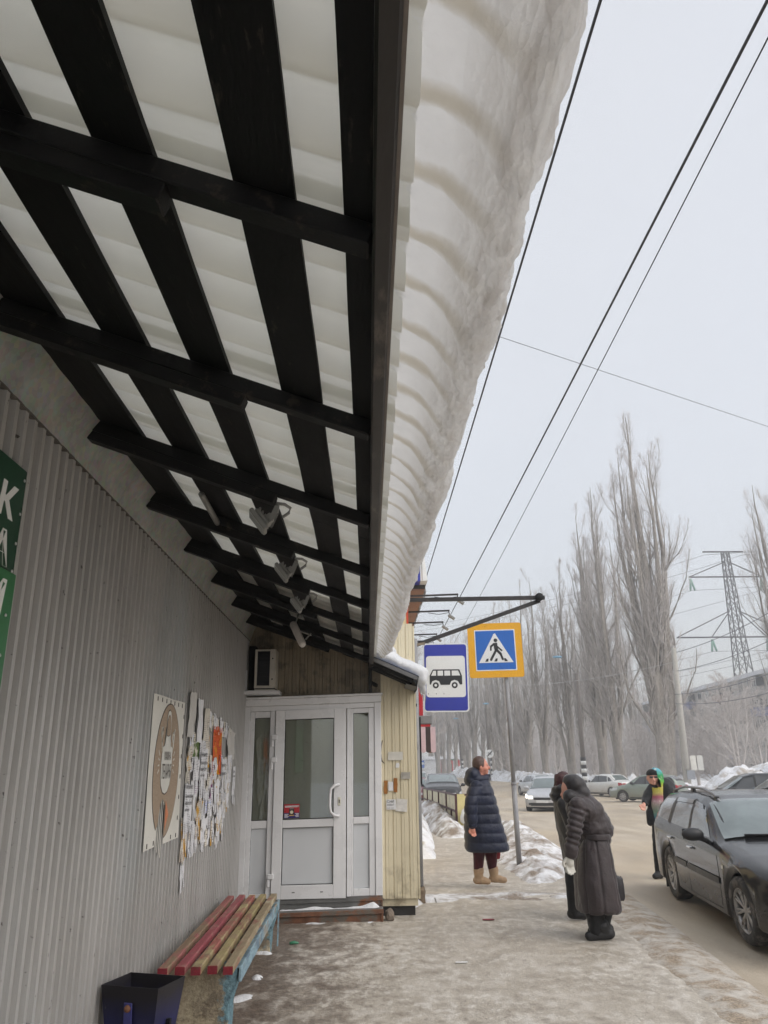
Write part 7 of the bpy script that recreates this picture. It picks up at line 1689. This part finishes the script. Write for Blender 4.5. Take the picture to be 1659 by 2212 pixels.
def poplar(seed, Hh, spread, stems=3, n1=44, n2=12, n3=7, n4=0, trunk_r=.5, narrow=True, tw=.011, low=.12, burr=0):
    """returns (trunk mesh, crown mesh): trunk with stems and limbs, crown with branches and twigs"""
    rng = np.random.default_rng(seed); ns = 14
    S = []; SR = []
    for k in range(stems):
        a = 2 * math.pi * k / stems + rng.uniform(0, 1); tilt = (spread * .20 if k else .02 * spread); top = Hh * (1 if k == 0 else rng.uniform(.72, .95)); z = np.linspace(0, top, ns)
        off = tilt * np.clip((z - Hh * .10) / (Hh * .5), 0, 1) ** .8
        P = np.stack([off * math.cos(a), off * math.sin(a), z], 1) + np.cumsum(rng.normal(size=(ns, 3)) * [.06, .06, 0], 0) * min(1, Hh / 20); S.append(P)
        SR.append(trunk_r * (1 if k == 0 else .7) * np.maximum(.03, (1 - z / top)) ** .85 * (1 + .35 * np.exp(-z / .8)))
    S = np.array(S); SR = np.array(SR)
    a_up = .9 if narrow else .25; ang = (16, 40) if narrow else (30, 65)
    L1, R1 = grow(S, SR, n1, low, .97, lambda t, p: spread * (1.25 if narrow else .9) * (np.clip(1.12 - t, .1, 1)) ** .7 * np.clip(t / .25 + .25, 0, 1), ang, a_up, 9, .13, rng, .32, .018)
    L2, R2 = grow(L1, R1, n2, .12, 1.0, lambda t, p: p * .38 * np.clip(1.25 - t, .2, 1), (18, 45), .8 if narrow else .2, 6, .18, rng, .5, tw * 1.2)
    L3, R3 = grow(L2, R2, n3, .1, 1.0, lambda t, p: p * .45 + .12, (20, 55), .6 if narrow else .2, 4, .24, rng, .6, tw)
    tr = [tubes(S, SR, 9), tubes(L1, R1, 5)]; cr = [tubes(L2, R2, 3), tubes(L3, R3, 3)]
    if n4: L4, R4 = grow(L3, R3, n4, .2, 1, lambda t, p: p * .5 + .06, (25, 60), .5, 3, .25, rng, .7, tw * .85); cr.append(tubes(L4, R4, 3))
    if burr:
        Sb = S[:1, :5]; Rb = SR[:1, :5]
        B1, BR1 = grow(Sb, Rb, burr, .3, .98, lambda t, p: .9 + 0 * t, (35, 85), .8, 6, .35, rng, .07, .016); B2, BR2 = grow(B1, BR1, 4, .2, 1, lambda t, p: p * .5, (25, 70), .5, 4, .3, rng, .6, .011); cr += [tubes(B1, BR1, 3), tubes(B2, BR2, 3)]
    def join(parts):
        V = []; F = []; o = 0
        for v, f in parts: V.append(v); F.append(f + o); o += len(v)
        return np.concatenate(V), np.concatenate(F)
    return fastmesh('trunk', *join(tr), True), fastmesh('crown', *join(cr), False)
def tree(name, meshes, loc, rz, sc, label, group=None, mats=(M_BARK, M_TWIG), cat='tree'):
    o = empty(name, loc, rz, label, cat, group); o.scale = sc if hasattr(sc, '__len__') else (sc, sc, sc)
    link('trunk', meshes[0], o, mats[0]); link('crown', meshes[1], o, mats[1]); return o
def gz(y): return float(zg(y)) - .2
# the three big poplars across the road
def tx(px_, Y): return at(px_, 1690, Y).x
tree('poplar_tree', poplar(3, 30.5, 7.2, 6, 17, 12, 8, 0, .62, True, .0062, .10, 110), (tx(1447, 60), 60, gz(60)), .4, 1, 'tallest frosted poplar with a burred trunk beside the concrete utility pole')
tree('poplar_tree', poplar(8, 27.5, 6.0, 5, 17, 12, 8, 0, .46, True, .0062, .12, 40), (tx(1340, 70), 70, gz(70)), 1.4, 1, 'tall frosted poplar left of the burred poplar, the right one of a close pair')
tree('poplar_tree', poplar(14, 26.0, 6.0, 5, 17, 12, 8, 0, .46, True, .0062, .14, 30), (tx(1306, 74), 74, gz(74)), 2.4, 1, 'frosted poplar with slanting limbs, the left one of a close pair')
tree('poplar_tree', poplar(15, 25.0, 5.6, 5, 16, 12, 5, 0, .42, True, .0065, .15), (tx(1738, 62), 62, gz(62)), .2, 1, 'frosted poplar reaching in at the right edge of the view')
VAR = [poplar(21, 22, 4.4, 4, 15, 10, 5, 0, .32, True, .008, .14), poplar(22, 21, 4.0, 3, 17, 10, 5, 0, .30, True, .008, .12), poplar(23, 20, 5.2, 4, 15, 10, 5, 0, .30, True, .008, .16), poplar(24, 23, 3.8, 3, 17, 10, 5, 0, .30, True, .008, .10)]
row = [(1238, 78, 21, 2, 'poplar with open crown just right of the street lamp'), (1178, 84, 22, 0, 'poplar behind the crossing sign, right of its pole'), (1150, 92, 23, 1, 'slim poplar behind the crossing sign pole'), (1120, 96, 22, 3, 'poplar seen right under the crossing sign'), (1096, 100, 22, 0, 'poplar left of the crossing sign pole'), (1080, 112, 23, 2, 'poplar below the left edge of the crossing sign'), (1062, 106, 21, 1, 'poplar above the right shoulder of the woman in navy'), (1046, 120, 23, 3, 'poplar right behind the round white sign'), (1030, 116, 22, 0, 'poplar above the head of the woman in navy'), (1016, 130, 23, 2, 'poplar just left of the woman in navy'), (1000, 126, 22, 1, 'poplar under the right corner of the bus stop sign'), (986, 140, 24, 3, 'distant poplar below the middle of the bus stop sign'), (972, 136, 22, 0, 'distant poplar above the dark crossover'), (960, 150, 24, 1, 'distant poplar above the red kiosk'), (948, 146, 22, 2, 'far poplar left of the red kiosk'), (936, 160, 25, 3, 'far poplar at the left end of the row'), (1210, 104, 22, 3, 'poplar between the crossing sign and the street lamp'), (1265, 96, 22, 0, 'poplar behind the street lamp, left of the close pair'), (1290, 100, 20, 2, 'smaller poplar behind the close pair of tall poplars'), (1375, 104, 19, 1, 'poplar standing back between the close pair and the burred poplar'), (1392, 120, 19, 3, 'far slim poplar left of the burred poplar')]
for k, (p_, Y, Hh, v, lb) in enumerate(row):
    s = Hh / (22, 21, 20, 23)[v]; o = tree('poplar_tree', VAR[v], (tx(p_, Y), Y, gz(Y)), k * 1.3, (s * 1.1, s * 1.1, s), lb, 'row of frosted poplars along the road', (M_BARK, M_TWIG2))
rowL = [(930, 178, 22, 0), (915, 190, 24, 1), (905, 205, 24, 2), (990, 175, 24, 1), (1010, 185, 25, 2), (1040, 180, 24, 3), (1070, 170, 24, 0), (1105, 165, 24, 1), (1135, 160, 23, 2), (1165, 150, 22, 3), (1195, 160, 22, 0), (1225, 150, 20, 1), (1255, 165, 20, 2), (1285, 150, 18, 3), (1320, 160, 18, 0), (1355, 150, 17, 1), (1410, 150, 17, 2), (1545, 140, 13, 0), (1510, 135, 13, 1), (1480, 150, 15, 3), (1580, 150, 14, 2), (1625, 145, 14, 1)]
for k, (p_, Y, Hh, v) in enumerate(sorted(rowL)[::2]):
    s = Hh / (22, 21, 20, 23)[v]; tree('poplar_tree', VAR[v], (tx(p_, Y), Y, gz(Y)), k * 2.1, (s * 1.25, s * 1.25, s), ORD[k] + ' hazy bare tree from the left in the distant belt behind the roadside poplars', 'hazy trees of the distant belt', (M_BARK, M_TWIG2))
SHR = [poplar(31, 9, 5.2, 4, 18, 8, 5, 0, .16, False, .012, .05), poplar(32, 6, 4.2, 5, 16, 8, 5, 0, .09, False, .010, .05), poplar(33, 13, 6, 4, 20, 9, 5, 0, .2, False, .012, .08)]
sh = [(1600, 58, 0, .9, 'spreading bare tree left of the apartment block at the right'), (1545, 66, 1, 1.0, 'bare bush behind the snow mound, right of the concrete pole'), (1510, 74, 1, 1.2, 'bare bush just right of the concrete utility pole'), (1400, 78, 1, .9, 'bare bush left of the burred poplar trunk'), (1370, 84, 0, .7, 'small bare tree between the close pair and the burred poplar'), (1205, 88, 0, .8, 'small bare tree right of the crossing sign pole'), (1650, 60, 0, .8, 'bare tree at the right edge below the apartment block'), (1570, 90, 0, 1.0, 'bare tree in front of the pylon foot'), (1130, 95, 1, 1.1, 'bare bush under the roadside poplars'), (1285, 92, 1, 1.1, 'bare bush at the foot of the close poplar pair')]
for k, (p_, Y, v, s, lb) in enumerate(sh): tree('bare_tree', SHR[v], (tx(p_, Y), Y, gz(Y)), k * 1.7, s, lb, None, (M_TWIG, M_TWIG))
# thicket filling the far park: one mass
rng = np.random.default_rng(5); V = []; F = []; o_ = 0
for k in range(520):
    p_ = rng.uniform(1090, 1700); Y = rng.uniform(110, 190); b = np.array([tx(p_, Y), Y, gz(Y)]); hgt = rng.uniform(3, 9)
    n = 8; P = np.zeros((n, 4, 3)); d = np.stack([rng.normal(size=n) * .35, rng.normal(size=n) * .35, np.ones(n)], 1)
    for q in range(4): P[:, q] = b + d * (hgt * q / 3) + rng.normal(size=(n, 3)) * .15 * q
    v, f = tubes(P, np.tile(np.array([.05, .04, .028, .012]), (n, 1)), 3); V.append(v); F.append(f + o_); o_ += len(v)
th = link('thicket', fastmesh('thicket', np.concatenate(V), np.concatenate(F)), None, M_TWIG2); tag(th, 'hazy grey-brown thicket of the far park behind the snow', 'thicket', kind='stuff')
tree('bare_tree', SHR[2], (tx(866, 40), 40, gz(40)), 1.0, .72, 'frosty young tree seen between the lamp arms of the second shop', None, (M_TWIG, M_TWIG))

# ================================================================== POLES, LAMPS, PYLON, FAR SIGNS
M_CPOLE = pm('concrete_pole', srgb(168, 164, 156), .12, 6, .85, .3, 40)
def stripes(o, r, z0=.0, n=5, h=.22):
    for k in range(n): m = MB(); m.tube([(0, 0, z0 + k * h), (0, 0, z0 + (k + 1) * h - .002)], r, 12); m.build('stripe_band', (M_SBLK, M_WHITE)[k % 2], o)
a = at(1484, 1690, 52); up_ = empty('utility_pole', (a.x, 52, gz(52)), 0, 'leaning pale concrete utility pole in front of the burred poplar', 'utility pole')
b = at(1455, 1400, 52) - Vector(up_.location); m = MB(); m.tube([(0, 0, 0), b], [.26, .15], 14); m.build('shaft', M_CPOLE, up_)
for k, (dx_, c_) in enumerate(((.55, (.62, .60, .54)), (1.0, (.55, .54, .50)))): MB().box((dx_ - .17, -.05, 1.75), (dx_ + .2, -.02, 2.65)).build('notice_board', pm('board%d' % k, c_, .1, 4, .7, .1), up_)
MB().box((-.05, -.35, 1.2), (.45, -.3, 1.75)).build('meter_box', pm('grey_box', (.25, .26, .28), .1, 4, .6, .1), up_)
def street_lamp(px_, Y, top_py, head_px, head_py, label, r=.11):
    a = at(px_, 1690, Y); o = empty('street_lamp', (a.x, Y, gz(Y)), 0, label, 'street lamp', 'street lamps along the far side of the road'); L = Vector(o.location)
    t_ = at(px_ - (1690 - top_py) * .085, top_py, Y) - L; h_ = at(head_px, head_py, Y - 1.0) - L
    m = MB(); m.tube([(0, 0, 0), t_], [r, r * .8], 12); m.build('pole', pm('brown_grey_pole', srgb(112, 104, 98), .15, 5, .7, .2), o)
    m = MB(); m.tube([t_, t_.lerp(h_, .6) + Vector((0, 0, .35)), h_], .035, 7); m.build('arm', M_POST, o)
    m = MB(); ell_shape(m, h_, (.42, .16, .10)); link('lamp_head', skin_wrap(m, .03, 1), o, pm('pale_blue_lamp', srgb(120, 168, 196), .08, 5, .4, 0)); stripes(o, r + .02, .55, 7, .3); return o
street_lamp(1264, 66, 1455, 1204, 1419, 'street lamp with pale blue head left of the close poplar pair', .2)
street_lamp(1000, 118, 1560, 985, 1552, 'far street lamp under the bus stop sign', .16); street_lamp(1062, 98, 1530, 1050, 1520, 'far street lamp left of the crossing sign pole', .16)
a = at(1061, 1692, 92); fs = empty('round_sign', (a.x, 92, gz(92)), 0, 'round white end-of-limit sign on a thin pole above the snow bank', 'sign')
zt_ = at(1061, 1628, 92).z - fs.location.z; m = MB(); m.tube([(0, 0, 0), (0, 0, zt_ - .4)], .05, 8); m.build('pole', M_POST, fs); plate('disc', disc(0, zt_, .46), -.1, -.06, M_SWHITE, fs); plate('bar', [(-.34, zt_ - .26), (-.26, zt_ - .34), (.34, zt_ + .26), (.26, zt_ + .34)], -.13, -.105, M_SBLK, fs)
for x_ in (-.12, .12): plate('digit', rrect(.16, .30, .06), -.115, -.1005, pm('grey_digit%d' % (x_ > 0), (.35, .35, .35), .1, 4), fs, (x_, zt_))
a = at(912, 1690, 105); fs2 = empty('far_bus_sign', (a.x, 105, gz(105)), 0, 'far blue and white bus stop plate on a tall thin pole', 'sign'); zt_ = at(912, 1650, 105).z - fs2.location.z
m = MB(); m.tube([(0, 0, 0), (0, 0, zt_ + 5)], .05, 8); m.build('pole', M_POST, fs2); plate('blue_plate', rrect(.66, 1.0, .05), -.1, -.06, M_SBLUE2, fs2, (0, zt_)); plate('white_plate', rrect(.5, .3, .02), -.105, -.1005, M_SWHITE, fs2, (0, zt_ + .05))
a = at(1095, 1690, 88)
# red kiosk far down the road
Y = 150; a, b = at(905, 1685, Y), at(998, 1685, Y); kk = empty('red_kiosk', (a.x, Y, gz(Y)), 0, 'red and white shop pavilion far down the road', 'kiosk'); W_ = b.x - a.x
M_RK = pm('kiosk_red', srgb(186, 44, 40), .1, 3, .5, .05); zt_ = at(950, 1640, Y).z - kk.location.z
MB().box((0, 0, 0), (W_, 6, zt_)).build('wall', pm('kiosk_white', (.6, .6, .6), .1, 3, .6, .1), kk); MB().box((-.3, -.4, zt_ + .002), (W_ + .3, 6.3, zt_ + .5)).build('roof', M_SNOWFIELD, kk)
for x0, x1 in ((.52, .62), (.68, .80), (.86, .96)): MB().box((W_ * x0, -.15, 0), (W_ * x1, -.01, zt_ * .92)).build('red_panel', M_RK, kk)
MB().box((W_ * .70, -.2, 0), (W_ * .78, -.152, zt_ * .7)).build('door', M_WELL, kk); MB().box((W_ * .66, -.3, zt_ * .92 + .003), (W_ * .9, -.0, zt_ * 1.0)).build('green_sign', pm('kiosk_green', srgb(40, 110, 70), .1, 3), kk)

# lattice pylon
py_ = empty('pylon', (55.9, 115, gz(115)), 0, 'dark lattice power pylon with three pairs of arms behind the right-hand trees', 'pylon'); PL = Vector(py_.location)
M_PYL = pm('pylon_steel', srgb(60, 58, 62), .15, 4, .6, .1); lean = -.0
def hwp(z): return np.interp(z, [0, 11, 19, 33], [1.75, 1.12, .78, .42])
TOP = 32.9; m = MB(); levels = [0, 3, 6, 9, 12, 14.5, 17, 19.2, 21.4, 23.4, 25.2, 27, 28.8, 30.4, 31.7, TOP]
for sx in (-1, 1):
    for sy_ in (-1, 1):
        for z0, z1 in zip(levels[:-1], levels[1:]): m.bar((sx * hwp(z0), sy_ * hwp(z0), z0), (sx * hwp(z1), sy_ * hwp(z1), z1), .12, .12, up=(0, 1, 0))
        m.build('corner_leg', M_PYL, py_); m = MB()
for z0, z1 in zip(levels[:-1], levels[1:]):
    a_, b_ = hwp(z0), hwp(z1)
    for s in (-1, 1):
        m.bar((-a_, s * a_, z0), (b_, s * b_, z1), .07, .07, up=(0, 1, 0)); m.bar((a_, s * a_, z0), (-b_, s * b_, z1), .07, .07, up=(0, 1, 0)); m.bar((s * a_, -a_, z0), (s * b_, b_, z1), .07, .07, up=(1, 0, 0)); m.bar((s * a_, a_, z0), (s * b_, -b_, z1), .07, .07, up=(1, 0, 0))
tag(m.build('lattice_bracing', M_PYL, py_), kind='stuff')
M_INS = pm('green_glass_insulator', srgb(120, 160, 146), .08, 20, .3, .1, 80)
def arm(z, xl, xr, zup, name='cross_arm'):
    m = MB()
    m.bar((xl, 0, z), (xr, 0, z), .2, .2); 
    if zup:
        for x_ in (xl, xr):
            m.bar((x_, 0, z), (math.copysign(hwp(zup), x_), 0, zup), .14, .14)
    m.build(name, M_PYL, py_)
arm(32.9, -3.5, 2.8, 0); arm(28.9, -6.2, 5.2, 31.2); arm(19.6, -9.3, 9.0, 23.6)
m = MB(); m.bar((-4.0, 0, 19.6), (-hwp(23.6), 0, 23.6), .12, .12); m.bar((4.4, 0, 19.6), (hwp(23.6), 0, 23.6), .12, .12); m.build('arm_strut', M_PYL, py_)
ins = [(-6.0, 28.9), (5.0, 28.9), (-4.0, 19.6), (4.4, 19.6), (9.0, 19.6)]
for (x_, z_) in ins:
    for dx_ in (-.15, .55): m = MB(); m.tube([(x_, 0, z_ - .3), (x_ + dx_, .2, z_ - 2.1)], .16, 8); m.build('insulator', M_INS, py_)
M_FW = pm('far_wire', srgb(110, 110, 116), .05, 4, .6, 0)
for k, (x_, z_) in enumerate(ins + [(-3.4, 32.4), (2.8, 32.4)]):
    p = PL + Vector((x_, 0, z_ - (2.1 if k < 5 else 0)))
    wire(p + Vector((-70, 60, -3)), p, .03, ['upper left', 'upper right', 'lower left inner', 'lower right inner', 'lower right outer', 'top left', 'top right'][k] + ' conductor running from the pylon to the far left', 3, 16, M_FW)
    wire(p, p + Vector((75, -42, 6)), .03, ['upper left', 'upper right', 'lower left inner', 'lower right inner', 'lower right outer', 'top left', 'top right'][k] + ' conductor running from the pylon to the right edge', 3, 16, M_FW)
# low cables from the concrete pole
tp = Vector(up_.location) + b if False else at(1456, 1405, 52)
wire(at(1456, 1430, 52), at(1010, 1480, 70), .017, 'pale twisted cable from the concrete pole across to the left poplars', .6, 24, pm('pale_cable', (.5, .5, .5), .1, 9, .6, 0))
for k, y_ in enumerate((1410, 1450, 1500, 1520)): wire(at(1458, y_, 52), at(1700, y_ - 110 + 25 * k, 44), .02, ['topmost', 'second', 'third', 'lowest'][k] + ' cable from the concrete pole to the right edge', .3, 14, M_FW)

# ================================================================== APARTMENT BLOCK BEHIND THE TREES
ap = empty('apartment_block', (0, 0, 0), 0, 'grey five-storey apartment block in the haze at the right edge', 'apartment block')
Pa, Pb = at(1720, 1690, 92), at(1395, 1690, 155); za, zb = at(1720, 1452, 92).z, 0
base_z = -1.0; Pa = Vector((Pa.x, 92, 0)); Pb = Vector((Pb.x, 155, 0)); d = (Pb - Pa); Lb = d.length; d.normalize(); nrm = Vector((-d.y, d.x, 0)); nrm = nrm if nrm.y < 0 or nrm.x < 0 else -nrm
Mx = Matrix(((d.x, nrm.x, 0, Pa.x), (d.y, nrm.y, 0, Pa.y), (0, 0, 1, base_z), (0, 0, 0, 1))); ap.matrix_world = Mx
Ht = at(1640, 1470, 104).z - base_z
M_APW = pm('apartment_wall', srgb(190, 186, 180), .08, .6, .9, .1, 10, stain=srgb(150, 128, 112), stain_at=.6, stain_scale=.3); M_APG = car_glass('apartment_glass', (.06, .07, .075), .1); M_APF = pm('apartment_frames', (.55, .55, .54), .05, 4, .6, 0); M_BAL = [pm('balcony_brick', srgb(140, 112, 100), .1, 3, .9, .2), pm('balcony_grey', srgb(170, 168, 164), .08, 3, .8, .1), pm('balcony_blue', srgb(120, 126, 160), .08, 3, .7, .1), pm('balcony_green', srgb(150, 172, 162), .08, 3, .7, .1)]
MB().box((0, -11, 0), (Lb, 0, Ht)).build('wall', M_APW, ap); rf = MB().box((-.5, -11.5, Ht + .002), (Lb + .5, .6, Ht + .5)).build('roof', M_SNOWFIELD, ap)
for k in range(4): MB().box((6 + k * 14, -5, Ht + .502), (8.5 + k * 14, -3.5, Ht + 1.6)).build('vent_stack', M_APW, rf)
st_h = Ht / 5; nb = int(Lb / 3.2); random.seed(4)
for fl in range(5):
    for k in range(nb):
        x = 1.0 + k * 3.2; z = fl * st_h + .9
        if k % 4 == 1 and fl > 0:
            bal = MB().box((x - .2, .0, z - .9), (x + 2.6, 1.1, z + .2), bev=.02).build('balcony', M_BAL[random.randrange(4)], ap); MB().box((x - .15, .06, z + .202), (x + 2.55, 1.04, z + st_h - 1.2)).build('balcony_glazing', M_APG, bal)
            for q in range(5): MB().box((x - .15 + q * .65, 1.041, z + .205), (x - .07 + q * .65, 1.08, z + st_h - 1.2)).build('glazing_bar', M_APF, bal)
        else:
            w_ = MB().box((x, .0, z), (x + 1.5, .05, z + 1.45), bev=.01).build('window', M_APF, ap)
            for q in (0, 1): MB().box((x + .08 + q * .72, .051, z + .09), (x + .70 + q * .72, .06, z + 1.36)).build('pane', M_APG, w_)

# ================================================================== WINTER HAZE
hz = MB().box((-320, -60, -3), (330, 330, 45)).build('haze', None, None)
t = NT('haze_air'); pv = t.n('ShaderNodeVolumePrincipled'); pv.inputs['Color'].default_value = (.985, .99, 1, 1); pv.inputs['Density'].default_value = .0028; pv.inputs['Anisotropy'].default_value = .2
t.l(pv.outputs[0], t.out.inputs['Volume']); hz.data.materials.append(t.m); tag(hz, 'thin winter haze', 'haze', kind='stuff')
